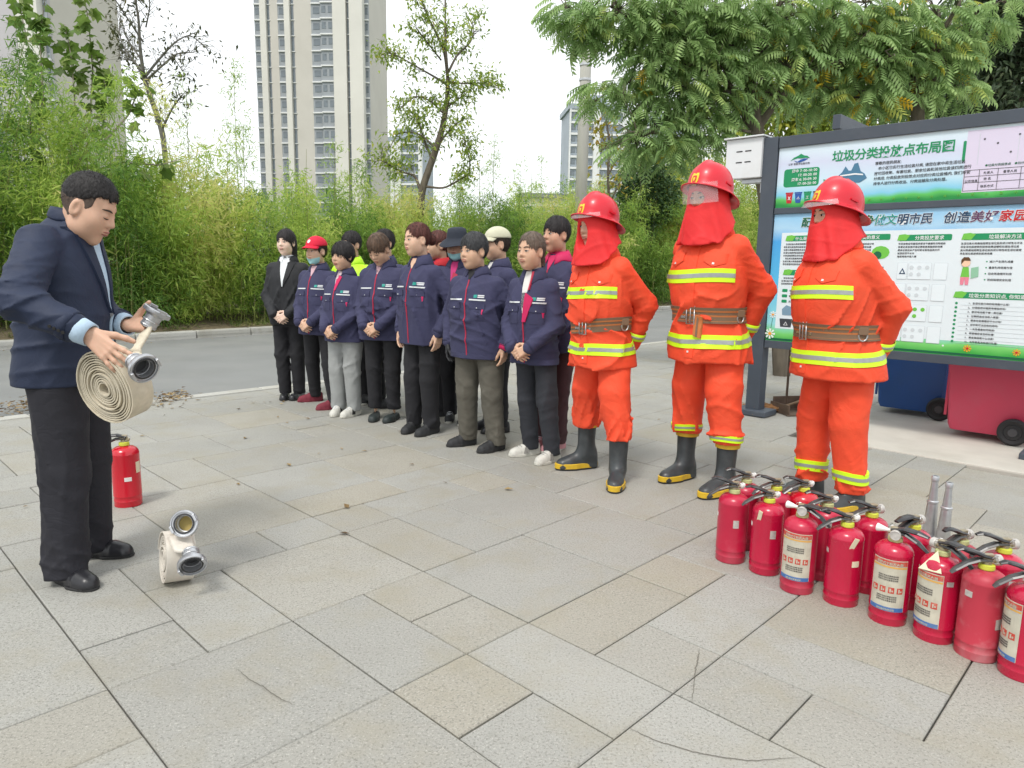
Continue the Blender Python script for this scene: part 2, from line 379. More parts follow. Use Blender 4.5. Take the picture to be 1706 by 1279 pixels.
tower('lilac and beige tower rising behind the large lobed leaves', o1, math.radians(-14), [((a-60)*k1, (b-60)*k1, p, kd, m) for a, b, p, kd, m in [
 (-60, -25, .5, 'wall', LILAC), (-25, -5, .2, 'bay', LILAC), (-5, 10, .6, 'wall', LILAC), (10, 26, .2, 'bay', LILAC), (26, 70, .6, 'wall', LILAC), (70, 78, .1, 'bay', LILAC), (78, 122, 1.2, 'wall', CREAM), (122, 130, .2, 'bay', LILAC)]], 28, 3.0, 14, 5)
o2 = AT(990, 446, 205); o2[2] = -1; k2 = 198/1173.4
tower('blue-grey glass tower with white floor bands beside the concrete pole', o2, math.radians(6), [((a-990)*k2, (b-990)*k2, p, kd, m) for a, b, p, kd, m in [
 (941, 943, .6, 'wall', WHITEW), (943, 962, .2, 'band', BLUEP), (962, 965, .4, 'wall', WHITEW), (965, 981, .2, 'band', BLUEP), (981, 992, 1., 'wall', WHITEW), (992, 1010, .2, 'band', BLUEP), (1010, 1029, .5, 'band', BLUEP), (1029, 1036, .8, 'wall', WHITEW)]], 15, 3.05, 14, 0, BLUEP)
o3 = AT(672, 446, 235); o3[2] = -1; k3 = 228/1173.4
tower('pale blue tower half hidden behind the slender leafy tree', o3, math.radians(-8), [((a-672)*k3, (b-672)*k3, p, kd, m) for a, b, p, kd, m in [
 (634, 640, .6, 'wall', WHITEW), (640, 652, .2, 'band', BLUEP), (652, 670, .8, 'wall', WHITEW), (670, 686, .3, 'band', BLUEP), (686, 700, .3, 'band', BLUEP), (700, 706, .8, 'wall', WHITEW)]], 13, 3.2, 14, 0, BLUEP)
o4 = AT(1110, 446, 230); o4[2] = -1; k4 = 222/1173.4
tower('pale tower showing through gaps in the large green tree', o4, math.radians(4), [((a-1110)*k4, (b-1110)*k4, p, kd, m) for a, b, p, kd, m in [
 (1045, 1060, .6, 'wall', WHITEW), (1060, 1095, .2, 'band', BLUEP), (1095, 1110, .8, 'wall', WHITEW), (1110, 1150, .2, 'band', BLUEP), (1150, 1165, .6, 'wall', WHITEW)]], 15, 3.1, 14, 2, BLUEP)
# low house with a dark roof between the towers
o5 = AT(905, 446, 120); o5[2] = -.2
hs_ = empty('low_house', o5, .1, label='low pale house with dark roof beyond the bamboo', cat='building')
MB().box((0, 3, 6.5), (7.5, 6, 13)).build('wall', CREAM, hs_); MB().box((0, 3, 13.3), (8.4, 7, .7)).build('roof', ROOFM, hs_)
wm = MB().box((0, 0, 0), (1.3, .2, 1.4)).mesh('w'); wp = MB().box((0, -.1, 0), (1.1, .1, 1.2)).mesh('p')
for zz in (5, 8, 11):
    for xx in (-2.3, 0, 2.3): wd = link('window', wm, WHITEW, hs_, loc=(xx, 0, zz)); link('pane', wp, GLASS, wd)

# concrete utility pole
POLEM = M('pole_concrete', (.44, .43, .39), .85, var=.08, vscale=2, stretch=(3, 3, .4), bump=.2, bscale=40)
pb = AT(961, 520, 21.5); pt = AT(987, -200, 21.5)
pole = empty('utility_pole', (pb[0], pb[1], 0), label='tall tapering concrete utility pole behind the firefighters', cat='pole')
dx, dy, hh = pt[0]-pb[0], pt[1]-pb[1], pt[2]
MB().tube([(0, 0, -.1), (dx*.5, dy*.5, hh*.5), (dx, dy, hh)], [.185, .163, .14], 20).build('shaft', POLEM, pole, smooth='all')
for py in (133, 108):
    q = AT(976, py, 21.5); f = q[2]/hh
    MB().lathe([(.178, -.03), (.178, .03)], 20, (dx*f, dy*f, q[2])).build('clamp_ring', STEEL, pole)
# ================================================================== vegetation
def frames(d, roll, rng):
    """rotation matrices with x along d, y sideways, z roughly up, rolled by 'roll'"""
    d = d/np.linalg.norm(d, axis=1, keepdims=True)
    up = np.tile(np.array([0., 0, 1]), (len(d), 1)); up[np.abs(d[:, 2]) > .97] = (1, 0, 0)
    y = np.cross(up, d); y /= np.linalg.norm(y, axis=1, keepdims=True); z = np.cross(d, y)
    c, s = np.cos(roll)[:, None], np.sin(roll)[:, None]
    return np.stack([d, y*c+z*s, z*c-y*s], axis=2)
def scatter(T, TF, pos, R, sc, rnd):
    T = np.asarray(T, float); TF = np.asarray(TF)
    sc = np.asarray(sc, float); S = sc[:, None, None] if sc.ndim == 1 else sc[:, None, :]
    V = np.einsum('nij,nkj->nki', R, T[None]*S)+pos[:, None]
    F = TF[None]+(np.arange(len(pos))*len(T))[:, None, None]
    return V.reshape(-1, 3), F.reshape(-1, TF.shape[1]), np.repeat(rnd, len(T))
def cloud(name, mat, parts, parent=None, **k):
    V = np.concatenate([p[0] for p in parts]); o = 0; Fs = []
    for p in parts: Fs.append(p[1]+o); o += len(p[0])
    me = fmesh(V, np.concatenate(Fs), name, False); vattr(me, 'rnd', np.concatenate([p[2] for p in parts]))
    return link(name, me, mat, parent, **k)
def rdir(n, rng, zmin=-1, zmax=1):
    z = rng.uniform(zmin, zmax, n); t = rng.uniform(0, 2*PI, n); r = np.sqrt(np.maximum(0, 1-z*z)); return np.stack([r*np.cos(t), r*np.sin(t), z], 1)
BARK = M('bark', (.12, .10, .075), .9, var=.3, vscale=14, stretch=(1, 1, .25), bump=.8, bscale=40, dist=.01)
BARKP = M('bark_pale', (.24, .21, .16), .9, var=.3, vscale=10, stretch=(1, 1, .3), bump=.6, bscale=30, dist=.01)
CULM = M('bamboo_culm', (.19, .20, .06), .6, var=.3, vscale=4)
LEAF1 = np.array([(0, 0, 0), (.32, .5, -.03), (1, 0, -.16), (.32, -.5, -.03)]); LEAF1F = np.array([(0, 3, 2, 1)])     # x length, y width (scaled)

# ---- bamboo hedge: culms with drooping sprays of narrow leaves, one mass nobody could count
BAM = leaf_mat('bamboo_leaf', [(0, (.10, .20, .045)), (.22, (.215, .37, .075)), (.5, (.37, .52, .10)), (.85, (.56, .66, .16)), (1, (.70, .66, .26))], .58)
rng = np.random.default_rng(5)
def hedge_top(b):                                           # height of the hedge along the kerb
    return np.interp(b, [-14, -4, 0, 2.5, 4.2, 5.5, 7, 9, 12, 15, 19, 24, 30, 45], [5.4, 5.5, 5.4, 5.0, 4.3, 3.6, 3.6, 3.35, 3.1, 3.5, 3.9, 4.4, 4.8, 5])
cul = MB(); SP, SD, SR = [], [], []
nc = 0
for n in range(1500):
    b = rng.uniform(-9, 38); dep = rng.uniform(0, 1)**1.3*3.4; a = A_F-.75-dep+.25*math.sin(b*1.9)
    base = AB(a, b, .1); x, y, f = PX(AB(a, b, 2))
    if x < -350 or x > 1750: continue
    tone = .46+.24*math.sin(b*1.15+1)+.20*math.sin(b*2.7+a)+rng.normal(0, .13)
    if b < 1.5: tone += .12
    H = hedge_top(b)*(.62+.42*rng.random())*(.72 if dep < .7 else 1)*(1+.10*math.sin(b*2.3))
    if rng.random() < .05: H *= 1.28
    lean = rng.normal(0, .10, 2)+np.array([AX[0], AX[1]])*.16*(dep < 1.2); t = np.linspace(0, 1, 6)
    pts = base+np.stack([lean[0]*H*t**2, lean[1]*H*t**2, H*t-.10*H*t**3], 1)
    if dep < 2.2: cul.tube(pts, list(np.linspace(.013, .003, 6)), 4, cap=False)
    k = int(9+H*8.0)
    tt = .03+.97*rng.random(k)**.95
    q = np.stack([np.interp(tt, t, pts[:, i]) for i in range(3)], 1)
    d = rdir(k, rng, -.15, .7); ext = rng.uniform(.12, .5, k)*(1.1-.6*tt)
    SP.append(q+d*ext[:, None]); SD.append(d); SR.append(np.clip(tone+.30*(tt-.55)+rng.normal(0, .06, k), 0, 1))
SP = np.concatenate(SP); SD = np.concatenate(SD); SR = np.concatenate(SR)
NL = 24
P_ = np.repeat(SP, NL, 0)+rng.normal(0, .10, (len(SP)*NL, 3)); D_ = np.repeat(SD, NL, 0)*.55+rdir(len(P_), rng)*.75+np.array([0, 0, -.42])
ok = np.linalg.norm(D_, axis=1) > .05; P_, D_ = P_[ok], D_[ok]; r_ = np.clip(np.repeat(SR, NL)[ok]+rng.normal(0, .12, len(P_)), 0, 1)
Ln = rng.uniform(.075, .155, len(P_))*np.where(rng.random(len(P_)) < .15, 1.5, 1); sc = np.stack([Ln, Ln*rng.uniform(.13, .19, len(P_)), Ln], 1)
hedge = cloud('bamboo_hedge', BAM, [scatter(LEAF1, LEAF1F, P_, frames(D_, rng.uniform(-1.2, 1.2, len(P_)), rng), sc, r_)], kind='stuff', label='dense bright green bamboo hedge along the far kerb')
cul.build('culms', CULM, hedge)
print('bamboo leaves', len(P_))

# ---- feathery bamboo tips standing out against the sky
def bamboo_stem(px, py_top, Y, label, n=60, bare=False):
    top = AT(px, py_top, Y); root = empty('bamboo_stem', (top[0]-.1, top[1], .1), label=label, cat='bamboo', group='bamboo stems rising above the hedge'); h = top[2]-.1
    t = np.linspace(0, 1, 7); pts = np.stack([.1*t**2+.03*np.sin(t*5), 0*t, h*t], 1)
    MB().tube(pts, list(np.linspace(.016, .003, 7)), 5).build('culm', CULM, root)
    rg = np.random.default_rng(int(px)); tt = rg.uniform(.5, 1, n)
    tt = tt if not bare else rg.uniform(.5, .8, n)
    q = np.stack([np.interp(tt, t, pts[:, i]) for i in range(3)], 1); d = rdir(n, rg, .1, .8); e = rg.uniform(.08, .75, n)*(1.25-tt)
    q2 = q+d*e[:, None]
    tw = MB()
    for a, b_ in list(zip(q, q2))[:n//2]: tw.tube([a, b_], .003, 3, cap=False)
    tw.build('twigs', CULM, root)
    k = 7; P2 = np.repeat(q2, k, 0)+rg.normal(0, .06, (n*k, 3)); D2 = np.repeat(d, k, 0)*.5+rdir(n*k, rg)*.7+np.array([0, 0, -.35]); L2 = rg.uniform(.08, .15, n*k)
    cloud('leaves', BAM, [scatter(LEAF1, LEAF1F, P2, frames(D2, rg.uniform(-1, 1, n*k), rg), np.stack([L2, L2*.16, L2], 1), np.clip(rg.normal(.45, .13, n*k), 0, 1))], root)
for px, py, Y, n, bare, lab in [(312, 128, 15.5, 70, 0, 'curved bamboo stem with sparse leaves right of the bare tree'), (345, 200, 15.8, 10, 1, 'bare cut bamboo stem leaning left of the feathery one'),
   (392, 108, 16.2, 95, 0, 'tallest feathery bamboo stem left of the cream tower'), (408, 210, 15.6, 80, 0, 'short bushy bamboo stem in front of the cream tower edge'), (513, 248, 15, 6, 1, 'thin bare cane before the tower beige wall'),
   (585, 236, 16, 8, 1, 'thin bare cane in front of the tower right side'), (803, 220, 20, 22, 1, 'slim cane with few leaves right of the slender tree'), (826, 232, 20, 80, 0, 'feathery bamboo tip right of the slender tree'),
   (890, 240, 22, 26, 1, 'lone thin cane in the open sky left of the pole'), (905, 262, 22.5, 60, 0, 'wispy bamboo tip nearest the concrete pole'), (770, 300, 19, 70, 0, 'bushy bamboo tip under the slender tree, right side'), (660, 270, 18, 70, 0, 'bushy bamboo tip under the slender tree, left side'),
   (560, 240, 15.5, 60, 0, 'loose bamboo tip before the grey window bays'), (870, 268, 21, 55, 0, 'brownish bamboo tip over the low house')]:
    bamboo_stem(px, py, Y, lab, n, bare)

# ---- trees: tapered limbs with foliage
def limb_tree(name, label, Y, limbs, mat_bark, leaf, rngseed, twigs=3, twl=.5, dep=.5, cat='tree', minr=.02, rs_=1.):
    """limbs: list of [(px,py,radius_px),...] traced limbs, the first is the trunk; leaf(points,dirs,rng)->foliage part or None"""
    rg = np.random.default_rng(rngseed); mpp = Y/F_PX
    p0 = AT(limbs[0][0][0], limbs[0][0][1], Y); root = empty(name, (p0[0], p0[1], 0), label=label, cat=cat); base = np.array([p0[0], p0[1], 0])
    tips, dirs = [], []
    for li, lm in enumerate(limbs):
        off = 0 if li == 0 else rg.normal(0, dep)
        P = []; Rr = []
        for k, (x, y, r) in enumerate(lm):
            q = AT(x, y, Y)-base; q[1] += off*(k/max(1, len(lm)-1)); P.append(q); Rr.append(r*mpp*rs_)
        if li == 0: P.insert(0, np.array([P[0][0]*0, 0, -.1])); Rr.insert(0, Rr[0]*1.15)
        # smooth
        tt = np.linspace(0, len(P)-1, (len(P)-1)*5+1); Pi = np.stack([np.interp(tt, range(len(P)), [p[i] for p in P]) for i in range(3)], 1)
        for _ in range(3): Pi[1:-1] = (Pi[:-2]+2*Pi[1:-1]+Pi[2:])/4
        Ri = np.interp(tt, range(len(P)), Rr)
        MB().tube(Pi, list(Ri), 10 if li == 0 else 6).build('trunk' if li == 0 else 'limb', mat_bark, root, smooth='all')
        if li == 0 and len(limbs) > 1: rgn = Pi[len(Pi)//2:]
        else: rgn = Pi[len(Pi)//4:]
        tw = MB(); made = 0
        for k in range(int(len(rgn)*twigs)):
            i = rg.integers(0, len(rgn)); b = rgn[i]
            ax = (rgn[min(i+1, len(rgn)-1)]-rgn[max(i-1, 0)]); ax = ax/(np.linalg.norm(ax)+1e-9)
            d = rdir(1, rg, -.3, .9)[0]+ax*.8; d /= np.linalg.norm(d); L_ = twl*rg.uniform(.4, 1.2)
            m_ = b+d*L_*.5+rg.normal(0, .04, 3); e = b+d*L_+np.array([0, 0, -.1*L_])
            tw.tube([b, m_, e], [minr*.6, minr*.4, minr*.2], 3, cap=False); made += 1
            tips += [m_, e]; dirs += [d, d]
        if made: tw.build('twigs', mat_bark, root)
    leaf(np.array(tips), np.array(dirs), rg, root)
    return root
def simple_leaves(mat, per, L0, L1, wid, spread, tone, sd=.15, keep=1.0):
    def fn(P, D, rg, root):
        m_ = rg.random(len(P)) < keep; P, D = P[m_], D[m_]
        p = np.repeat(P, per, 0)+rg.normal(0, spread, (len(P)*per, 3)); d = np.repeat(D, per, 0)*.4+rdir(len(p), rg)*.7+np.array([0, 0, -.5])
        L_ = rg.uniform(L0, L1, len(p))
        cloud('crown', mat, [scatter(LEAF1, LEAF1F, p, frames(d, rg.uniform(-.8, .8, len(p)), rg), np.stack([L_, L_*wid, L_], 1), np.clip(rg.normal(tone, sd, len(p)), 0, 1))], root)
    return fn
GREENL = leaf_mat('olive_leaf', [(0, (.10, .16, .04)), (.5, (.25, .36, .075)), (.8, (.45, .53, .10)), (1, (.64, .53, .07))], .55)
limb_tree('slender_tree', 'slender tree with dark trunk and clumped leaves right of the cream tower', 17.5, [
 [(700, 330, 9), (708, 300, 8.5), (722, 262, 8), (737, 215, 7), (745, 170, 5.5), (746, 130, 4.5)],
 [(746, 130, 4), (742, 90, 3), (728, 60, 2.4), (712, 30, 2), (702, -10, 1.6)], [(746, 130, 4), (741, 70, 3), (740, 30, 2.4), (739, -20, 2)], [(747, 120, 3), (760, 85, 2.2), (782, 60, 1.8), (788, 30, 1.4), (775, 2, 1)],
 [(745, 140, 3), (720, 125, 2.4), (695, 110, 1.8), (665, 92, 1.3), (648, 86, 1)], [(748, 136, 2.4), (775, 137, 1.6), (800, 133, 1.2), (830, 140, .9)],
 [(716, 285, 4.5), (718, 262, 3.4), (706, 235, 2.6), (690, 190, 2), (680, 175, 1.4)], [(700, 315, 4), (690, 290, 3), (668, 285, 2), (640, 268, 1.4), (625, 260, 1)],
 [(730, 240, 2.6), (755, 212, 1.8), (775, 200, 1.2)], [(740, 190, 2.4), (715, 165, 2), (690, 158, 1.5), (665, 180, 1)], [(742, 180, 2.4), (765, 160, 1.8), (772, 148, 1.2)],
 [(706, 310, 3.5), (740, 315, 2.5), (765, 302, 2), (785, 292, 1.6), (783, 262, 1), (776, 238, .8)], [(735, 100, 2), (716, 80, 1.5), (700, 62, 1)], [(728, 250, 3), (700, 220, 2), (660, 215, 1.3), (645, 240, .8)]],
 BARK, simple_leaves(GREENL, 12, .08, .15, .42, .10, .55, .17, .62), 3, twigs=1.9, twl=.46, dep=.7, minr=.014, rs_=.68)
limb_tree('bare_tree', 'half bare tree with grey branches against the sky at upper left', 15.5, [
 [(275, 250, 6.5), (268, 210, 6.5), (252, 165, 6), (240, 130, 5.5)], [(240, 130, 5), (238, 80, 4), (242, 40, 3), (238, -10, 2.4)], [(240, 130, 4), (252, 100, 3), (275, 60, 2.4), (295, 40, 1.6), (318, 62, 1)],
 [(238, 125, 4), (218, 100, 3), (190, 70, 2.2), (175, 40, 1.6), (170, 5, 1)], [(242, 135, 3.5), (265, 110, 2.4), (288, 85, 1.8), (315, 82, 1)], [(239, 70, 2.4), (225, 40, 1.8), (212, 10, 1.3)],
 [(243, 45, 2), (258, 20, 1.5), (265, -10, 1)], [(240, 120, 2.6), (212, 95, 1.8), (180, 88, 1.2), (172, 75, .8)], [(236, 100, 2.5), (205, 60, 1.7), (190, 20, 1)], [(270, 215, 3.5), (290, 180, 2.4), (310, 160, 1.5)], [(285, 90, 1.4), (300, 120, 1), (282, 118, .7)]],
 M('bark_grey', (.17, .16, .14), .9, var=.25, vscale=12, bump=.6, bscale=30), simple_leaves(leaf_mat('dull_leaf', [(0, (.05, .06, .03)), (.6, (.10, .115, .05)), (1, (.22, .18, .05))], .3), 4, .08, .15, .4, .12, .45, .2, .42), 4, twigs=2.2, twl=.5, dep=.5, minr=.011, rs_=.62)
# large lobed leaves of a plane tree, each leaf a shape of its own
LOB = []
for k in range(11):
    t = -PI*.82+2*PI*.82*k/10; r = (1, .62, .95, .6, 1.05, .66, .66, 1.05, .6, .95, .62)[k] if False else [.55, .85, .6, 1., .72, 1.15, .72, 1., .6, .85, .55][k]
    LOB.append((.38+.55*r*math.cos(t), .55*r*math.sin(t), -.10*r*r))
LOBT = np.array([(.36, 0, .04), (0, 0, 0)]+LOB); LOBF = np.array([(0, 2+k, 3+k) for k in range(10)]+[(0, 1, 2), (0, 12, 1)])
PLANEL = leaf_mat('plane_leaf', [(0, (.08, .14, .03)), (.5, (.16, .26, .05)), (1, (.34, .40, .16))], .5)
pl = empty('plane_tree', G(120, 560), label='broad-leaved young tree with large lobed leaves at the upper left', cat='tree'); b0 = np.array(pl.location)
rg = np.random.default_rng(9); tw = MB(); Pn, Dn, Ls, Tn = [], [], [], []
for path, cnt in [([(70, 430), (58, 330), (50, 200), (52, 100), (35, 20), (28, -40)], 34), ([(58, 300), (72, 160), (66, 60), (75, 0)], 20), ([(70, 380), (118, 260), (125, 170), (118, 90), (108, 40)], 26), ([(118, 260), (150, 200), (155, 120), (148, 40), (140, -10)], 30), ([(118, 280), (170, 230), (178, 150), (160, 90)], 18), ([(170, 240), (215, 190), (230, 150), (215, 130)], 9), ([(100, 300), (205, 270), (265, 275), (300, 265)], 8)]:
    cnt = int(cnt*1.9); q = np.array([AT(x, y, 13.2+rg.normal(0, .4)) for x, y in path])-b0
    tt = np.linspace(0, len(q)-1, 24); qi = np.stack([np.interp(tt, range(len(q)), q[:, i]) for i in range(3)], 1)
    tw.tube(qi, list(np.linspace(.022, .005, 24)), 5, cap=False)
    s_ = rg.uniform(.28, 1, cnt)*23; Pn.append(np.stack([np.interp(s_, range(24), qi[:, i]) for i in range(3)], 1)+rg.normal(0, .08, (cnt, 3))); Dn.append(rdir(cnt, rg, -.7, .1)+np.array([0, -.35, -.25]))
    Ls.append(rg.uniform(.11, .23, cnt)); Tn.append(np.clip(rg.normal(.5, .22, cnt), 0, 1))
MB().tube([(0, 0, -.1), tuple(np.array(AT(70, 430, 13.2))-b0)], [.05, .03], 8).build('trunk', BARKP, pl)
tw.build('branches', BARKP, pl)
Pn, Dn, Ls, Tn = map(np.concatenate, (Pn, Dn, Ls, Tn)); Rn = frames(Dn, rg.uniform(-1, 1, len(Dn)), rg)
for p, R, l_, tn in zip(Pn, Rn, Ls, Tn):
    v, f, r = scatter(LOBT, LOBF, p[None], R[None], np.array([l_*1.25]), np.array([tn])); me = fmesh(v, f, 'leaf', False); vattr(me, 'rnd', r); link('leaf', me, PLANEL, pl)

# ---- pinnate-leaved trees over the sign
NP = 7
tv, tf = [], []
for k in range(NP):
    x = .14+.86*k/(NP-1); dz = -.36*x*x; ll = .40*(1-.35*abs(x-.5)*1.4)
    for s in (-1, 1):
        b = np.array([x, 0, dz]); d = np.array([.36, s*.78, -.62]); d /= np.linalg.norm(d); w_ = np.array([1, 0, -.3])*.064
        i = len(tv); tv += [b, b+d*ll*.42+w_, b+d*ll+np.array([0, 0, -.03]), b+d*ll*.42-w_]; tf.append((i, i+1, i+2, i+3) if s > 0 else (i, i+3, i+2, i+1))
i = len(tv); tv += [np.array([0, .006, 0]), np.array([0, -.006, 0]), np.array([.6, 0, -.11]), np.array([1.02, 0, -.36])]; tf.append((i, i+1, i+2, i+3)); PINT = np.array(tv); PINF = np.array(tf)
PINL = leaf_mat('pinnate_leaf', [(0, (.13, .22, .09)), (.45, (.29, .44, .165)), (.72, (.42, .57, .23)), (.86, (.48, .55, .14)), (.93, (.60, .47, .04)), (1, (.72, .40, .03))], .45)
def pinnate_tree(name, label, Y, limbs, blobs, seed, tone=.42, yellow=.03, bark=BARK):
    def fn(P, D, rg, root):
        base = np.array(root.location)
        ps, ds, ts = [], [], []; tw = MB()
        lp = P
        for (x, y, rx, ry, n) in blobs:
            c = AT(x, y, Y)-base; mpp = Y/F_PX
            n = int(n*1.45); u = rg.normal(0, 1, (n, 3)); u /= np.linalg.norm(u, axis=1, keepdims=True); rad = rg.uniform(.25, 1, n)**.5
            n = len(u); q = c+u*rad[:, None]*np.array([rx*mpp, max(rx, ry)*mpp*1.0, ry*mpp]); d = u*np.array([1, 1, .25])*.8+rdir(n, rg, -.6, .2)*.5+np.array([0, 0, -.15])
            ps.append(q); ds.append(d); yl = rg.random(n) < yellow
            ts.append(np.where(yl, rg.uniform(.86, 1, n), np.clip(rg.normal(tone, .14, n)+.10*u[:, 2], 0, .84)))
            near = lp[np.argmin(np.linalg.norm(lp-c, axis=1))] if len(lp) else c
            mid = (near+c)/2+np.array([0, 0, .08]); tw.tube([near, mid, c], [.022, .014, .008], 5, cap=False)
            for e in q[:max(3, n//5)]: tw.tube([c+(mid-c)*.2, (c+e)/2+np.array([0, 0, .05]), e], [.009, .006, .003], 3, cap=False)
        p = np.concatenate(ps); d = np.concatenate(ds); t = np.concatenate(ts); L_ = rg.uniform(.15, .30, len(p))
        tw.build('twigs', bark, root)
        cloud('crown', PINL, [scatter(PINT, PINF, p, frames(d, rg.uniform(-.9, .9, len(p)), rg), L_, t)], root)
    return limb_tree(name, label, Y, limbs, bark, fn, seed, twigs=.8, twl=.5, dep=.4)
def blobrow(spec): return spec
pinnate_tree('pinnate_tree', 'large tree with drooping feather-like green leaves left of the sign', 8.6, [
 [(1303, 650, 14), (1296, 480, 13), (1272, 300, 12), (1262, 230, 12), (1256, 190, 11), (1250, 140, 9)], [(1256, 215, 8), (1238, 190, 6), (1232, 165, 5), (1200, 130, 4), (1150, 110, 3), (1080, 105, 2)], [(1250, 140, 8), (1225, 80, 6), (1150, 45, 4.5), (1060, 28, 3), (960, 20, 1.6)],
 [(1250, 140, 7), (1262, 80, 5), (1290, 20, 4), (1310, -40, 3)], [(1258, 220, 8), (1285, 180, 6), (1330, 130, 5), (1400, 100, 3.5), (1500, 110, 2)], [(1235, 180, 4), (1170, 185, 3), (1100, 215, 2), (1060, 235, 1.2)], [(1240, 110, 5), (1180, 20, 4), (1120, -40, 3)]],
 [(945, 18, 32, 28, 42), (985, 40, 34, 30, 54), (1030, 20, 40, 30, 62), (1075, 45, 38, 36, 66), (960, 62, 18, 10, 10), (1120, 20, 45, 35, 74), (1130, 80, 45, 38, 84), (1080, 105, 40, 26, 50), (1045, 140, 32, 16, 30), (1000, 150, 28, 16, 24), (990, 170, 14, 8, 6), (1180, 50, 50, 40, 84), (1185, 115, 48, 40, 84), (1130, 150, 45, 28, 60),
  (1080, 175, 34, 22, 34), (1100, 215, 48, 26, 54), (1060, 240, 34, 22, 32), (1120, 250, 42, 20, 38), (1160, 205, 40, 30, 50), (1190, 170, 45, 30, 56), (1200, 235, 36, 20, 30), (1240, 60, 50, 45, 84), (1245, 130, 46, 36, 56), (1300, 40, 50, 40, 76), (1310, 110, 50, 38, 66), (1230, 15, 50, 30, 60), (1170, 5, 50, 26, 56), (1080, -5, 50, 24, 50), (1290, 160, 40, 22, 26), (1320, 10, 50, 30, 50)], 21, .5, .004)
pinnate_tree('pinnate_tree', 'green and yellowing feather-leaved tree above the middle of the sign', 8.7, [
 [(1520, 480, 12), (1522, 260, 11), (1530, 190, 10), (1525, 150, 9)], [(1525, 150, 8), (1480, 110, 6), (1420, 90, 4), (1360, 95, 2.5)], [(1525, 150, 7), (1510, 80, 5), (1495, 10, 4)], [(1528, 170, 7), (1570, 120, 5), (1620, 90, 3)], [(1525, 150, 5), (1560, 60, 4), (1600, -10, 3)]],
 [(1380, 30, 52, 38, 74), (1390, 95, 50, 34, 70), (1360, 150, 48, 24, 46), (1440, 60, 50, 40, 74), (1450, 120, 50, 34, 70), (1430, 165, 46, 22, 44), (1500, 90, 52, 40, 76), (1510, 150, 50, 24, 52), (1560, 110, 44, 30, 60), (1575, 75, 42, 30, 52), (1500, 30, 50, 34, 60), (1560, 25, 50, 34, 54), (1440, 5, 52, 28, 54), (1590, 150, 36, 18, 26), (1620, 40, 44, 40, 34), (1680, 10, 44, 30, 30)], 22, .5, .06)
# darker evergreen at far right and pale tree behind
limb_tree('evergreen_tree', 'dark evergreen tree at the far upper right behind the sign', 11, [
 [(1675, 500, 12), (1680, 250, 11), (1685, 120, 9), (1690, 20, 6)], [(1682, 200, 5), (1640, 160, 4), (1590, 150, 2)], [(1683, 180, 5), (1740, 130, 3), (1790, 110, 2)], [(1686, 110, 5), (1640, 60, 4), (1600, 20, 2)], [(1688, 60, 4), (1730, 0, 3), (1760, -40, 2)], [(1682, 160, 4), (1640, 190, 3), (1600, 200, 2)], [(1680, 220, 4), (1720, 190, 3), (1760, 185, 2)], [(1684, 130, 4), (1650, 110, 3), (1610, 95, 2)], [(1685, 90, 4), (1705, 70, 3), (1740, 50, 2)]],
 BARK, simple_leaves(leaf_mat('dark_leaf', [(0, (.022, .04, .02)), (.6, (.05, .08, .038)), (1, (.11, .14, .06))], .3), 22, .10, .18, .34, .2, .5, .2), 31, twigs=4.6, twl=.75, dep=.8)
for px, py, Y, sd, lab in [(1330, 470, 14, 41, 'yellow-green tree glimpsed behind the left end of the sign'), (1425, 470, 13, 42, 'yellow-green tree glimpsed behind the middle of the sign'), (1600, 470, 14, 43, 'yellow-green tree glimpsed behind the right end of the sign')]:
    limb_tree('background_tree', lab, Y, [[(px, py, 7), (px+5, 300, 6), (px+2, 200, 5), (px, 120, 3)], [(px+4, 280, 4), (px-35, 230, 3), (px-60, 200, 2)], [(px+3, 260, 4), (px+40, 220, 3), (px+70, 195, 2)], [(px+2, 210, 4), (px-30, 170, 2), (px-50, 140, 1)], [(px+2, 190, 4), (px+34, 150, 2), (px+55, 110, 1)]],
      BARKP, simple_leaves(GREENL, 12, .12, .22, .34, .2, .72, .12), sd, twigs=4.0, twl=.8, dep=.8, cat='tree')
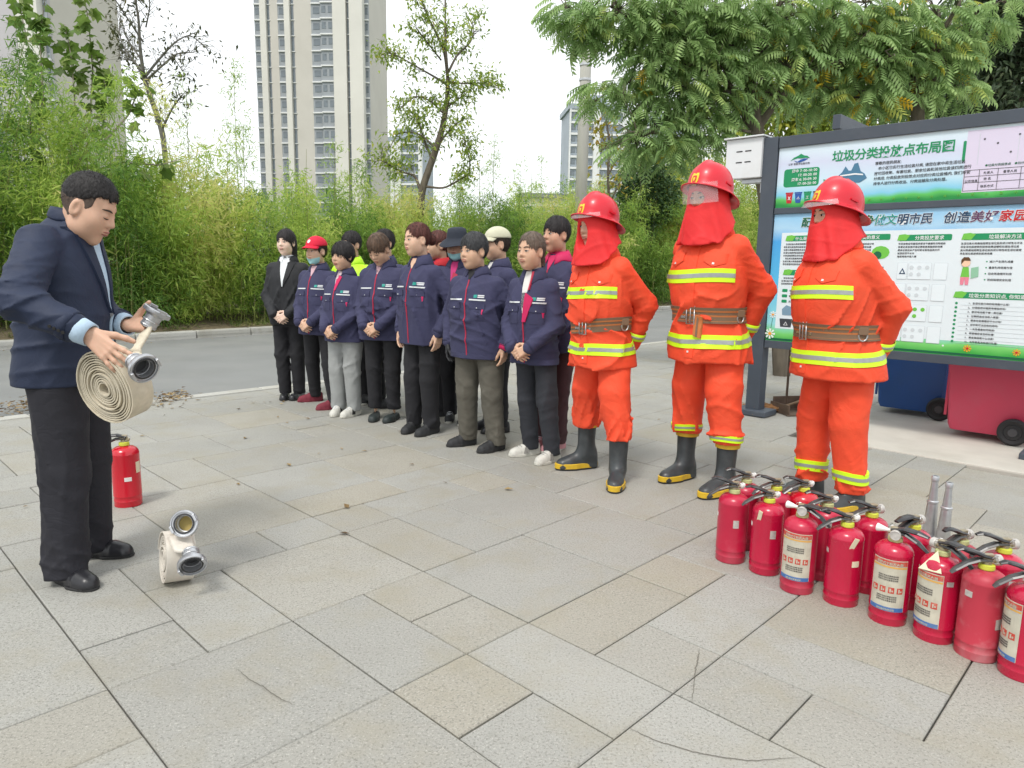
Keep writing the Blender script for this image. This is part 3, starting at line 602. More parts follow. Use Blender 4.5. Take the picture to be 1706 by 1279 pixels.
# small trees and shrubs between bamboo and sign
limb_tree('yellowing_sapling', 'sapling with a few yellow leaves in front of the glass tower', 23, [[(1022, 470, 3), (1020, 380, 2.6), (1012, 300, 2.2), (1016, 240, 1.8), (1010, 200, 1.4)], [(1014, 290, 1.5), (1030, 260, 1.1), (1045, 245, .8)], [(1016, 250, 1.4), (1005, 225, 1), (998, 205, .8)], [(1020, 330, 1.4), (1040, 290, 1)]],
  BARK, simple_leaves(leaf_mat('turning_leaf', [(0, (.14, .18, .03)), (.5, (.34, .30, .04)), (1, (.52, .31, .03))], .45), 4, .13, .24, .5, .14, .5, .25, .5), 51, twigs=1.8, twl=.5, dep=.3, minr=.012)
def shrub(label, px, py, rx, ry, Y, mat, n, seed, L0=.07, L1=.14, wid=.5, tone=.5):
    rg = np.random.default_rng(seed); mpp = Y/F_PX; c = AT(px, py, Y); root = empty('shrub', (c[0], c[1], .0), label=label, cat='shrub')
    c0 = np.array([0, 0, c[2]]); u = rg.normal(0, 1, (n, 3)); u /= np.linalg.norm(u, axis=1, keepdims=True); rad = rg.uniform(.1, 1, n)**.45
    lump = 1+.25*np.sin(u[:, 0]*5+seed)*np.sin(u[:, 2]*4+seed*2)
    p = c0+u*(rad*lump)[:, None]*np.array([rx*mpp, rx*mpp*.8, ry*mpp]); L_ = rg.uniform(L0, L1, n); d = u*.4+rdir(n, rg)*.6+np.array([0, 0, -.2])
    cloud('foliage', mat, [scatter(LEAF1, LEAF1F, p, frames(d, rg.uniform(-1, 1, n), rg), np.stack([L_, L_*wid, L_], 1), np.clip(rg.normal(tone, .17, n), 0, 1))], root)
    st = MB()
    for k in range(9):
        e = c0+rg.normal(0, .4, 3)*np.array([rx*mpp, rx*mpp, ry*mpp]); st.tube([(rg.normal(0, .1), rg.normal(0, .1), -.1), tuple(e*.5+rg.normal(0, .05, 3)), tuple(e)], [.03, .02, .008], 5, cap=False)
    st.build('stems', BARK, root)
DARKG = leaf_mat('shrub_leaf', [(0, (.03, .07, .03)), (.6, (.075, .14, .05)), (1, (.16, .23, .08))], .35)
shrub('dark green rounded shrub between the first two firefighters', 1078, 318, 52, 70, 25, DARKG, 7000, 61, .09, .18)
shrub('yellow-green airy shrub left of the tall firefighter', 1118, 345, 50, 95, 26, GREENL, 6500, 62, .09, .18, .4, .7)
shrub('yellow-green shrub between the tall firefighter and the sign post', 1250, 370, 50, 110, 33, GREENL, 6500, 63, .12, .22, .3, .72)
shrub('low bright shrub behind the tall firefighter helmet', 1175, 300, 60, 45, 30, GREENL, 4000, 64, .11, .2, .35, .7)
# grass tufts at the kerb
GRS = leaf_mat('grass_blade', [(0, (.06, .10, .02)), (.6, (.13, .19, .04)), (1, (.30, .28, .10))], .35)
n = 9000; b_ = rng.uniform(-3, 26, n); a_ = A_F-.2-rng.uniform(0, 1, n)**1.6*1.3; P3 = AX*a_[:, None]+BX*b_[:, None]+np.array([0, 0, .09])
keep = (np.sin(b_*2.1)+np.sin(b_*5.3+1)+rng.normal(0, .7, n)) > -.2; P3 = P3[keep]; n = len(P3)
D3 = rdir(n, rng, .3, 1); L3 = rng.uniform(.08, .24, n)
cloud('verge_grass', GRS, [scatter(LEAF1, LEAF1F, P3, frames(D3, rng.uniform(-1, 1, n), rng), np.stack([L3, L3*.07+.003, L3], 1), rng.random(n))], kind='stuff', label='tufts of grass and weeds along the far kerb')
# fallen leaves and litter
FALL = leaf_mat('fallen_leaf', [(0, (.05, .032, .018)), (.45, (.14, .085, .035)), (.8, (.27, .19, .08)), (1, (.38, .28, .14))], .1, .8)
pp = []
for (x, y, n, sx, sy) in [(20, 680, 120, 26, 7), (45, 672, 60, 18, 5), (285, 661, 110, 16, 4), (272, 668, 40, 18, 6), (300, 655, 40, 8, 3), (700, 560, 0, 1, 1)]:
    for _ in range(n): pp.append(G(x+rng.normal(0, sx), y+rng.normal(0, sy)))
for _ in range(14): pp.append(G(rng.uniform(200, 520), rng.uniform(668, 700)))
for _ in range(8): pp.append(G(rng.uniform(0, 900), rng.uniform(700, 860)))
for _ in range(60): pp.append(AB(A_F+.1+abs(rng.normal(0, .35)), rng.uniform(2, 20), -.05))
for _ in range(500): pp.append(AB(A_F-.2-rng.uniform(0, .7), rng.uniform(-2, 22), .11))
for x, y in [(529, 757), (571, 749), (484, 777), (690, 775), (410, 729), (581, 848), (395, 806), (566, 889), (612, 752), (1095, 700), (745, 806)]: pp.append(G(x, y))
pp = np.array(pp); pp[:, 2] += .006; D4 = rdir(len(pp), rng, -.1, .2); L4 = rng.uniform(.025, .06, len(pp))
FT = LEAF1.copy(); FT[:, 2] = (0, .12, .05, .1)
cloud('fallen_leaves', FALL, [scatter(FT, LEAF1F, pp, frames(D4, rng.uniform(-.3, .3, len(pp)), rng), np.stack([L4, L4*.5, L4], 1), rng.random(len(pp)))], kind='stuff', label='dry brown leaves scattered along the kerbs and paving')
# ================================================================== waste station: sign, bins, camera box
SIGNM = M('slate_grey_paint', (.058, .072, .093), .45, var=.06, vscale=5, bump=.05, bscale=200, dirt=(.12, .13, .145), dscale=4, damt=.35)
WHITEP = M('white_paint', (.72, .74, .75), .45, dirt=(.55, .55, .53), dscale=5, damt=.35)
def ink(name, c, rough=.5): return M('ink_'+name, c, rough)
I_GREEN = ink('green', lin(14, 140, 88)); I_DGREEN = ink('deep_green', lin(10, 96, 62)); I_DARK = ink('dark', lin(58, 62, 66)); I_WHITE = ink('white', (.8, .82, .82)); I_NAVY = ink('navy', lin(28, 62, 92)); I_RED = ink('red', lin(190, 30, 40)); I_BLUE = ink('blue', lin(40, 84, 160)); I_GREY = ink('grey', lin(84, 84, 88)); I_LIGHT = ink('light', lin(222, 232, 236)); I_LIME = ink('lime', lin(110, 190, 70)); I_LBLUE = ink('light_blue', lin(120, 190, 225)); I_ORANGE = ink('orange', lin(235, 160, 40)); I_TEAL = ink('teal', lin(30, 140, 130)); I_PALE = ink('pale', lin(200, 208, 212)); I_PINK = ink('pink', lin(225, 130, 150)); I_SKIN = ink('skin', lin(240, 200, 170))
_txt = {}
def text_mesh(body, size, bold=0., align='LEFT', spacing=1., shear=0., extr=.0006, res=2, line=1.):
    cu = bpy.data.curves.new('t', 'FONT'); cu.body = body; cu.size = size; cu.resolution_u = res; cu.extrude = extr; cu.offset = bold*size; cu.align_x = align; cu.space_character = spacing; cu.shear = shear; cu.space_line = line
    ob = bpy.data.objects.new('t', cu); me = ob.to_mesh().copy(); ob.to_mesh_clear(); bpy.data.objects.remove(ob); bpy.data.curves.remove(cu); me.materials.clear(); return me
SB = 5.95; SA = -2.72
sign = empty('notice_board', AB(SA, SB), ROTA, label='large grey framed notice board with green and blue posters on recycling', cat='notice board')
SW = 2.06
# posts, rails, feet
for u in (-.075, SW-.015):
    p = MB().box((u+.045, 0, 1.19), (.125, .12, 2.36), bev=.006).build('post', SIGNM, sign)
    MB().box((u+.045, 0, .03), (.30, .24, .05), bev=.01).build('foot_plate', SIGNM, p)
for z, hgt in ((2.32, .09), (1.765, .05), (.645, .065)):
    MB().box((SW/2, 0, z), (SW-.08, .11, hgt), bev=.004).build('rail', SIGNM, sign)
# back struts and roof beam of the station
rb = MB().box((.47, .55, 2.44), (.06, 1.1, .11), bev=.004).box((1.9, .55, 2.44), (.06, 1.1, .11), bev=.004).box((1.185, 1.06, 2.44), (1.37, .06, .11), bev=.004); rb.build('roof_frame', SIGNM, sign)
# posters (panels of their own with print laid on as thin raised sheets)
def poster_mat(name, top, mid, bot, zt, zb, edge):
    m = bpy.data.materials.new(name); m.use_nodes = True; t = m.node_tree; N = t.nodes; L = t.links; p = N['Principled BSDF']; p.inputs['Roughness'].default_value = .35
    tc = N.new('ShaderNodeTexCoord'); sp = N.new('ShaderNodeSeparateXYZ'); L.new(tc.outputs['Object'], sp.inputs[0])
    wv = N.new('ShaderNodeTexNoise'); wv.inputs['Scale'].default_value = 3.5; L.new(tc.outputs['Object'], wv.inputs[0])
    ad = N.new('ShaderNodeMath'); ad.operation = 'MULTIPLY_ADD'; L.new(wv.outputs[0], ad.inputs[0]); ad.inputs[1].default_value = .10; L.new(sp.outputs[2], ad.inputs[2])
    r = N.new('ShaderNodeMapRange'); r.inputs[1].default_value = zb; r.inputs[2].default_value = zt; L.new(ad.outputs[0], r.inputs[0])
    cr = N.new('ShaderNodeValToRGB'); e = cr.color_ramp.elements; e[0].position = 0; e[0].color = (*bot, 1); e[1].position = 1; e[1].color = (*top, 1)
    for pos, c in mid: q = e.new(pos); q.color = (*c, 1)
    L.new(r.outputs[0], cr.inputs[0]); L.new(cr.outputs[0], p.inputs['Base Color']); return m
PM1 = poster_mat('poster_upper', lin(214, 232, 240), [(.10, lin(26, 140, 60)), (.17, lin(90, 190, 90)), (.24, lin(130, 200, 225)), (.45, lin(200, 226, 238)), (.75, lin(205, 212, 232))], lin(14, 128, 74), 2.30, 1.80, 0)
PM2 = poster_mat('poster_lower', lin(150, 200, 232), [(.08, lin(60, 165, 70)), (.13, lin(120, 205, 110)), (.2, lin(150, 215, 220)), (.5, lin(90, 185, 225)), (.82, lin(70, 160, 220)), (.92, lin(170, 208, 232))], lin(30, 140, 56), 1.76, .66, 0)
p1 = MB().box((SW/2, -.012, 2.033), (SW-.08, .05, .487)).build('upper_poster', PM1, sign)
p2 = MB().box((SW/2, -.012, 1.209), (SW-.08, .05, 1.062)).build('lower_poster', PM2, sign)
RX90 = (PI/2, 0, 0)
LAY = {}
def txt(name, body, u, z, size, mat, par, lay=1, **k):
    me = text_mesh(body, size, **k); return link(name, me, mat, par, loc=(u, -.037-.0016*lay-.0007, z), rot=RX90)
def rect(name, u0, u1, z0, z1, mat, par, lay=0, r=0.):
    t = .0012; y = -.0372-.0016*lay
    if r <= 0: return MB().box(((u0+u1)/2, y, (z0+z1)/2), (u1-u0, t, z1-z0)).build(name, mat, par)
    pts = []
    for cx, cz, a0 in ((u1-r, z1-r, 0), (u0+r, z1-r, 90), (u0+r, z0+r, 180), (u1-r, z0+r, 270)):
        for k in range(5): a = math.radians(a0+22.5*k); pts.append((cx+r*math.cos(a), cz+r*math.sin(a)))
    return MB().prism(pts, -t/2, t/2, Matrix.Rotation(PI/2, 3, 'X'), (0, y, 0)).build(name, mat, par)
def poly(name, pts, mat, par, lay=1):
    return MB().prism(pts, -.0006, .0006, Matrix.Rotation(PI/2, 3, 'X'), (0, -.0372-.0016*lay, 0)).build(name, mat, par)
def ringpts(cx, cz, r, n=14, sx=1): return [(cx+r*sx*math.cos(2*PI*k/n), cz+r*math.sin(2*PI*k/n)) for k in range(n)]
# upper poster
txt('title_lettering', '垃圾分类投放点布局图', .475, 2.135, .088, I_GREEN, p1, bold=.018, spacing=.93)
rect('time_box', .095, .385, 1.955, 2.10, I_GREEN, p1, 0, .022)
for k, s in enumerate(['周中 7: 00-10: 00', '17: 00-20: 00', '周末 6: 30-09: 30', '17: 00-20: 00']):
    txt('time_lettering', s, .366, 2.070-.034*k, .029, I_WHITE, p1, 1, bold=.012, align='RIGHT')
for k, m in enumerate([I_RED, I_BLUE, I_GREEN, I_GREY]):
    u = .125+.075*k; poly('bin_picture', [(u+.008, 1.825), (u+.048, 1.825), (u+.055, 1.90), (u, 1.90)], m, p1, 1); rect('bin_picture_lid', u-.004, u+.059, 1.902, 1.912, m, p1, 1)
    if k == 0:
        for sg_ in (-1, 1): poly('bin_cross', [(u+.018, 1.865-sg_*.012), (u+.022, 1.865-sg_*.015), (u+.040, 1.865+sg_*.012), (u+.036, 1.865+sg_*.015)], I_WHITE, p1, 2+(sg_ > 0))
    else: txt('bin_mark', ['', '△', '♻', '△'][k] if k != 2 else '工', u+.015, 1.855, .028, I_WHITE, p1, 2)
par = ['尊敬的居民朋友:', '　本小区已实行生活垃圾分类, 请您在家中将生活垃圾', '按可回收物、有害垃圾、厨余垃圾和其他垃圾该四类进行', '分类后, 分类投放到投放点对应的分类垃圾桶内, 我们将安', '排专人进行分类收运、分类运输及分类处理。']
for k, s in enumerate(par): txt('paragraph_lettering', s, .80, 2.078-.0375*k, .0262, I_DARK, p1, 1, res=1, bold=.004, spacing=.95)
# swoosh emblem at the left, mountain picture beside the paragraph
poly('emblem', [(.14, 2.165), (.17, 2.19), (.20, 2.20), (.225, 2.215), (.25, 2.20), (.275, 2.195), (.30, 2.175), (.26, 2.18), (.23, 2.178), (.2, 2.182), (.17, 2.175)], I_GREEN, p1, 1)
poly('emblem', [(.17, 2.165), (.2, 2.155), (.225, 2.17), (.25, 2.175), (.285, 2.172), (.26, 2.158), (.22, 2.148), (.19, 2.150)], I_BLUE, p1, 1)
txt('emblem_lettering', '江苏 常熟市垃圾分类', .125, 2.130, .019, I_GREY, p1, 1, res=1)
poly('mountain_picture', [(.50, 1.985), (.56, 2.04), (.585, 2.085), (.61, 2.05), (.63, 2.05), (.65, 2.10), (.675, 2.105), (.70, 2.04), (.73, 2.02), (.75, 1.985), (.70, 1.955), (.56, 1.955)], M('ink_hill', lin(70, 120, 150), .5), p1, 1)
poly('mountain_picture', [(.42, 2.0), (.47, 1.985), (.50, 1.962), (.47, 1.945), (.44, 1.955), (.425, 1.975)], M('ink_hill2', lin(90, 150, 120), .5), p1, 1)
poly('mountain_picture', [(.55, 2.02), (.66, 2.028), (.72, 2.018), (.72, 2.008), (.66, 2.016), (.55, 2.010)], I_WHITE, p1, 2)
# layout plan at the right
rect('plan_sheet', 1.395, SW-.05, 1.835, 2.255, M('ink_lilac', lin(214, 206, 226), .5), p1, 0)
rect('plan_tag', 1.375, 1.393, 2.05, 2.19, I_GREEN, p1, 1, .006)
for x, z in [(1.50, 2.19), (1.58, 2.155), (1.66, 2.09), (1.77, 2.085), (1.85, 2.13), (1.70, 2.2), (1.93, 2.05)]: poly('plan_dot', ringpts(x, z, .007, 8), I_GREY, p1, 1)
rect('plan_line', 1.47, 1.4725, 2.02, 2.23, I_PALE, p1, 1); rect('plan_line', 1.70, 1.7025, 2.03, 2.20, I_PALE, p1, 1)
txt('plan_lettering', '●垃圾分类投放点　●四分类投放点位置图', 1.52, 2.005, .019, I_DGREEN, p1, 1, res=1)
for z in (1.985, 1.942, 1.90, 1.845): rect('table_rule', 1.40, SW-.06, z, z+.003, I_GREY, p1, 1)
for x in (1.40, 1.49, 1.60, 1.73, 1.86): rect('table_rule', x, x+.003, 1.845, 1.985, I_GREY, p1, 2)
for x, z, s in [(1.515, 1.955, '负责人'), (1.63, 1.955, '督导人员'), (1.75, 1.955, '保洁人员'), (1.52, 1.915, '姓 名'), (1.505, 1.865, '联系方式'), (1.407, 1.905, '公示信息')]: txt('table_lettering', s, x, z, .02, I_DARK, p1, 1, res=1)
for k in range(17): txt('footer_lettering', '分类'[k % 2], .52+.085*k, 1.812, .02, I_LIME, p1, 1, res=1)
# lower poster
for off, m, lay in ((.016, I_WHITE, 1), (0, None, 2)):
    for k, (s, u) in enumerate(zip('配合垃圾分类争做文明市民创造美好家园', [.27, .35, .43, .51, .59, .67, .75, .83, .91, .99, 1.07, 1.15, 1.30, 1.384, 1.468, 1.552, 1.636, 1.72])):
        mm = I_DGREEN if k < 7 else I_TEAL if k < 9 else I_NAVY if k < 14 else M('ink_plum', lin(92, 58, 92), .5) if k < 16 else I_RED
        txt('slogan_lettering', s, u, 1.636, .082, m or mm, p2, lay, bold=.018+off*2, shear=.15)
rect('content_sheet', .115, SW-.12, .785, 1.585, M('ink_paper', lin(218, 228, 232), .5), p2, 0)
def head(u0, u1, z, s):
    rect('heading_bar', u0, u1, z, z+.045, I_GREEN, p2, 1, .01); poly('heading_leaf', [(u0-.01, z+.004), (u0+.05, z+.002), (u0+.075, z+.04), (u0+.04, z+.05), (u0, z+.045)], I_LIME, p2, 2); txt('heading_lettering', s, (u0+u1)/2+.03, z+.009, .032, I_WHITE, p2, 2, align='CENTER', bold=.01)
def para(u, z, lines, size=.0165, dz=.0235):
    for k, s in enumerate(lines): txt('small_lettering', s, u, z-dz*k, size, I_DARK, p2, 1, res=1, bold=.003)
L1 = '生活垃圾分类是指按照生活垃圾的成分特性'; L2 = '将生活垃圾按类别投放收集运输和处理'
head(.16, .47, 1.515, '什么是垃圾分类'); para(.14, 1.485, ['　'+L1[:15], L2[:16], L1[2:18], L2[1:17], L1[4:16], '　'+L2[:15], L1[:16], L2[2:16]])
head(.16, .47, 1.235, '为什么要分类'); para(.14, 1.205, ['　'+L2[:15], L1[:16], L2[3:16]])
for k in range(3): rect('key_tag', .155, .20, 1.095-.045*k, 1.12-.045*k, I_GREEN, p2, 1, .006); txt('small_lettering', ['可回收物', '有害垃圾', '其他垃圾'][k], .215, 1.10-.045*k, .018, I_DARK, p2, 1, res=1)
poly('bin_drawing', [(.16, .80), (.25, .80), (.26, .87), (.15, .87)], I_DARK, p2, 1); txt('bin_mark', '△', .185, .815, .04, I_WHITE, p2, 2)
poly('bin_drawing', [(.17, .90), (.25, .90), (.265, .965), (.2, .985), (.165, .95)], M('ink_bluegrey', lin(120, 150, 170), .5), p2, 1)
head(.53, .96, 1.515, '垃圾分类的意义'); para(.55, 1.48, [L1[:18], L2[:17], L1[1:18]]); para(.55, 1.30, [(L1+L2)[k:k+22] for k in range(12)], .0175, .038)
poly('leaf_picture', ringpts(.90, 1.42, .05, 12, 1.3), I_LIME, p2, 1); poly('leaf_picture', ringpts(.88, 1.40, .03, 10), I_DGREEN, p2, 2)
head(1.02, 1.37, 1.505, '分类投放要求'); para(1.02, 1.478, ['可回收物应尽量保持清洁干燥避免污染轻投', '有害垃圾投放时请注意轻放易破损的包裹', '厨余垃圾应从产生时就与其他品类分开', '投放前沥干水分', '轻投轻放分类入桶'], .0165, .0235)
for r in range(4):
    z1 = 1.345-.155*r; z0 = z1-.125
    for u0, u1 in ((1.03, 1.10), (1.105, 1.26), (1.275, 1.365)):
        rect('cell_border', u0, u1, z0, z1, I_PALE, p2, 1, .006); rect('cell', u0+.003, u1-.003, z0+.003, z1-.003, I_LIGHT, p2, 2, .005)
    para(1.285, z1-.03, ['废纸塑料玻', '璃金属布料', '干净整洁投', '放回收桶'], .0145, .022)
    for q in range(5): poly('waste_icon', ringpts(1.128+.052*(q % 3), z1-.035-.05*(q//3), .015, 7), [I_PALE, I_PALE, I_LIME, I_PALE][r], p2, 3)
poly('arrow_sign', [(1.045, 1.26), (1.09, 1.26), (1.0675, 1.305)], I_NAVY, p2, 3); poly('arrow_sign', [(1.057, 1.267), (1.078, 1.267), (1.0675, 1.289)], I_LIGHT, p2, 4)
head(1.44, 1.88, 1.505, '垃圾解决方法'); para(1.43, 1.475, [L1+'与方法', L2+L1[:4], L1[3:]+L2[:6], L2[:12]])
for k in range(4): poly('bullet', ringpts(1.60, 1.355-.042*k, .005, 8), I_GREEN, p2, 1); txt('small_lettering', ['减少产生源头减量', '重复利用变废为宝', '回收再造循环利用', '焚烧填埋安全处理'][k], 1.615, 1.349-.042*k, .0175, I_DARK, p2, 1, res=1)
# child with a bag, a small flat picture
for nm, pts, m, ly in (('child_picture', ringpts(1.475, 1.345, .028, 12), I_SKIN, 3), ('child_picture', [(1.448, 1.335), (1.445, 1.365), (1.46, 1.385), (1.49, 1.385), (1.505, 1.362), (1.495, 1.36), (1.465, 1.362)], M('ink_hair', lin(90, 60, 30), .5), 4), ('child_picture', [(1.45, 1.245), (1.505, 1.245), (1.495, 1.315), (1.458, 1.315)], I_LIME, 2), ('child_picture', [(1.453, 1.19), (1.473, 1.19), (1.478, 1.24), (1.483, 1.19), (1.503, 1.19), (1.505, 1.245), (1.45, 1.245)], I_PINK, 2), ('child_picture', [(1.515, 1.235), (1.56, 1.25), (1.555, 1.32), (1.51, 1.31)], M('ink_bag', lin(140, 190, 160), .5), 2)): poly(nm, pts, m, p2, ly)
head(1.43, 1.92, 1.095, '垃圾分类知识点, 你知道吗?')
for k in range(10):
    z = 1.055-.0305*k; poly('bullet', ringpts(1.445, z+.004, .009, 8), I_GREEN, p2, 1); txt('small_lettering', f'{k+1}、'+['生活垃圾分类的标准是什么呢?', '分类投放对居民有哪些好处?', '废旧电池属于哪一类垃圾?', '过期药品应当投入哪里?', '厨余垃圾需要沥干水分吗?', '旧衣物可以回收利用吗?', '一次性餐盒如何投放?', '碎玻璃应该怎样处理?', '果皮果核是什么垃圾?', '大件家具怎样进行处理?'][k], 1.52, z, .0165, I_DARK, p2, 1, res=1, bold=.003)
    rect('rule', 1.47, 1.90, z-.0085, z-.007, I_PALE, p2, 1)
def flower(u, z, r, pet, mid, lay=1):
    for k in range(8):
        t = 2*PI*k/8; poly('flower_petal', [(u+r*.25*math.cos(t-.3), z+r*.25*math.sin(t-.3)), (u+r*math.cos(t-.2), z+r*math.sin(t-.2)), (u+r*math.cos(t+.2), z+r*math.sin(t+.2)), (u+r*.25*math.cos(t+.3), z+r*.25*math.sin(t+.3))], pet, p2, lay)
    poly('flower_heart', ringpts(u, z, r*.32, 10), mid, p2, lay+1)
flower(1.545, .738, .026, I_ORANGE, I_RED); flower(1.84, .735, .024, I_ORANGE, I_RED); flower(.075, .735, .045, I_WHITE, I_ORANGE); flower(.09, .90, .03, I_WHITE, I_ORANGE); poly('flower_petal', ringpts(1.39, .745, .007, 8), I_WHITE, p2, 1)
poly('flower_stalk', [(.078, .78), (.082, .78), (.091, .87), (.088, .87)], I_DGREEN, p2, 1)
rect('grass_strip', .045, SW-.045, .683, .70, I_DGREEN, p2, 0)

# white camera/loudspeaker box clamped to the left post
bx_ = empty('monitor_box', AB(SA-.245, SB-.0, 2.05), ROTA, label='white metal box with four slots clamped to the notice board post', cat='box')
pr = [(-.17, .33), (.155, .33), (.155, -.0), (-.10, -.0), (-.17, .07)]
b_ = MB().prism(pr, -.13, .09, Matrix.Rotation(PI/2, 3, 'X')).build('housing', WHITEP, bx_)
bv = b_.modifiers.new('b', 'BEVEL'); bv.width = .006; bv.segments = 2
MB().box((-.005, .02, .338), (.36, .27, .012), bev=.003).build('lid', WHITEP, bx_)
DKM = M('dark_slot', (.02, .02, .022), .7)
for sx in (-.045, .035):
    for z in (.225, .135): MB().box((sx, -.0905, z), (.055, .004, .009)).build('slot', DKM, bx_)
MB().box((.06, .02, -.02), (.20, .10, .03)).box((.14, .02, -.07), (.03, .06, .10)).build('bracket', STEEL, bx_)

# waste bins on wheels
def bin_(label, loc, rz, mat, w_=.58, d_=.70, h_=.98, wy=.72):
    t = empty('waste_bin', loc, rz, label=label, cat='waste bin', group='wheeled waste bins under the notice board')
    m_ = MB(); sec = []
    for z, s in ((.05, .80), (.09, .84), (h_*.86, 1.0), (h_*.861, 1.05), (h_*.91, 1.05), (h_*.911, .99), (h_*.93, .99)):
        x, y, c = w_/2*s, d_/2*s, .05
        sec.append([(-x+c, -y, z), (x-c, -y, z), (x-c*.3, -y+c*.3, z), (x, -y+c, z), (x, y-c, z), (x-c, y, z), (-x+c, y, z), (-x, y-c, z), (-x, -y+c, z), (-x+c*.3, -y+c*.3, z)])
    n = len(sec[0]); v = [p for s in sec for p in s]; f = [(i*n+k, i*n+(k+1) % n, (i+1)*n+(k+1) % n, (i+1)*n+k) for i in range(len(sec)-1) for k in range(n)]+[tuple(range(n-1, -1, -1)), tuple(range((len(sec)-1)*n, len(sec)*n))]
    m_.add(v, f); m_.build('body', mat, t, smooth=30)
    MB().box((0, 0, h_*.955), (w_*1.06, d_*1.08, .05), bev=.02).box((0, d_*.5, h_*.95), (w_*.5, .10, .03), bev=.01).build('lid', mat, t, smooth=30)
    for s in (-1, 1):
        wl = MB().lathe([(.0, -.025), (.055, -.025), (.06, -.02), (.085, -.028), (.1, -.02), (.1, .02), (.085, .028), (.06, .02), (.055, .025), (0, .025)], 28, R=Matrix.Rotation(PI/2, 3, 'Y')).build('wheel', BLK, t, smooth=30, loc=(s*(w_/2*.86+.035), d_/2*wy, .10))
        MB().lathe([(0, -.032), (.03, -.032), (.035, -.02), (.035, .02), (.03, .032), (0, .032)], 16, R=Matrix.Rotation(PI/2, 3, 'Y')).build('hub', M('wheel_hub', (.06, .06, .065), .5), wl, smooth=30)
    MB().tube([(-w_*.45, d_/2*wy, .10), (w_*.45, d_/2*wy, .10)], .012, 8).build('axle', STEEL, t)
    for k in range(3): MB().box((-w_*.3+k*w_*.3, -d_/2*.985+.02, h_*.45), (.012, .02, h_*.6), bev=.004).build('rib', mat, t)
    return t
BINR = M('red_plastic', (.62, .055, .115), .45, var=.06, vscale=2, bump=.06, bscale=60, dirt=(.55, .12, .17), dscale=3, damt=.5)
BINB = M('blue_plastic', (.02, .085, .30), .45, var=.08, vscale=2, bump=.06, bscale=60, dirt=(.04, .09, .2), dscale=3, damt=.5)
bin_('red plastic wheeled bin under the right of the notice board', AB(-1.06, 6.55, .012), ROTA-PI/2+.02, BINR, .60, .66, .98, .5)
bin_('blue plastic wheeled bin beside the red one, half behind a firefighter', AB(-1.76, 7.14, .012), ROTA-PI/2+.03, BINB, .58, .66)

# broom and dustpan behind the left post
bp = G(1299, 686); STRAW = M('broom_straw', (.36, .20, .09), .9, var=.3, vscale=30, stretch=(1, 1, .1))
bm_ = empty('straw_broom', bp, .0, label='reddish straw broom head lying behind the sign post', cat='broom'); st = MB(); rg = np.random.default_rng(3)
for k in range(150):
    y0 = rg.normal(0, .02); st.tube([(.0, y0, .04+rg.normal(0, .012)), (-.17, y0*2.2+rg.normal(0, .02), .04+rg.normal(0, .02)), (-.34+rg.normal(0, .03), y0*3.5+rg.normal(0, .03), .012+abs(rg.normal(0, .02)))], [.004, .003, .002], 3, cap=False)
st.build('bristles', STRAW, bm_, kind='stuff'); MB().tube([(0, 0, .04), (.30, .05, .12), (1.0, .2, .9)], .012, 8).build('handle', M('broom_wood', (.3, .2, .12), .7, var=.2, vscale=5), bm_)
bm_.rotation_euler = (0, 0, .1)
dp = empty('dustpan', G(1322, 688), .2, label='brown metal dustpan with upright handle behind the firefighter leg', cat='dustpan'); RUST = M('rusty_tin', (.13, .09, .065), .7, metal=.3, var=.4, vscale=9, bump=.2, bscale=40)
MB().add([(-.15, -.14, .012), (.15, -.14, .012), (.13, .12, .02), (-.13, .12, .02), (-.15, -.14, .004), (.15, -.14, .004), (.13, .12, .004), (-.13, .12, .004)], [(0, 1, 2, 3), (7, 6, 5, 4), (0, 4, 5, 1), (1, 5, 6, 2), (2, 6, 7, 3), (3, 7, 4, 0)]).box((0, .125, .07), (.27, .012, .13)).box((-.142, 0, .05), (.01, .26, .09), rz=.08).box((.142, 0, .05), (.01, .26, .09), rz=-.08).build('pan', RUST, dp)
MB().tube([(0, .125, .06), (0, .13, .8)], .011, 8).build('handle', RUST, dp)

# electric bicycle behind the tall firefighter
eb = empty('electric_bicycle', G(1246, 612), math.radians(62), label='black electric bicycle parked behind the tall firefighter', cat='bicycle')
DGR = M('dark_frame', (.03, .032, .036), .4); CHR = M('chrome', (.6, .6, .62), .2, metal=1)
for x in (-.58, .58):
    wv = MB().lathe([(.235, -.03), (.285, -.028), (.30, 0), (.285, .028), (.235, .03), (.235, -.03)], 32, R=Matrix.Rotation(PI/2, 3, 'X'), cap=False).build('wheel', BLK, eb, loc=(x, 0, .30), smooth=40)
    sp_ = MB().lathe([(0, -.04), (.06, -.04), (.06, .04), (0, .04)], 14, R=Matrix.Rotation(PI/2, 3, 'X'))
    for k in range(6): sp_.box((0, 0, 0), (.46, .02, .03), R=Matrix.Rotation(k*PI/6, 3, 'Y'))
    sp_.build('rim', M('alloy', (.35, .36, .37), .4, metal=.7), wv)
MB().tube([(-.58, 0, .30), (-.35, 0, .42), (.2, 0, .34), (.42, 0, .75), (.58, 0, .30)], .03, 8).tube([(.42, 0, .72), (.36, 0, 1.02)], .022, 8).build('frame', DGR, eb)
MB().box((-.32, 0, .62), (.6, .22, .22), bev=.06).build('battery_case', DGR, eb); MB().box((-.32, 0, .78), (.62, .26, .10), bev=.04).build('seat', BLK, eb)
MB().tube([(.36, -.32, 1.05), (.38, 0, 1.0), (.36, .32, 1.05)], .014, 8).build('handlebar', CHR, eb); MB().box((.46, 0, .80), (.10, .26, .34), bev=.04).build('front_shield', WHITEP, eb)
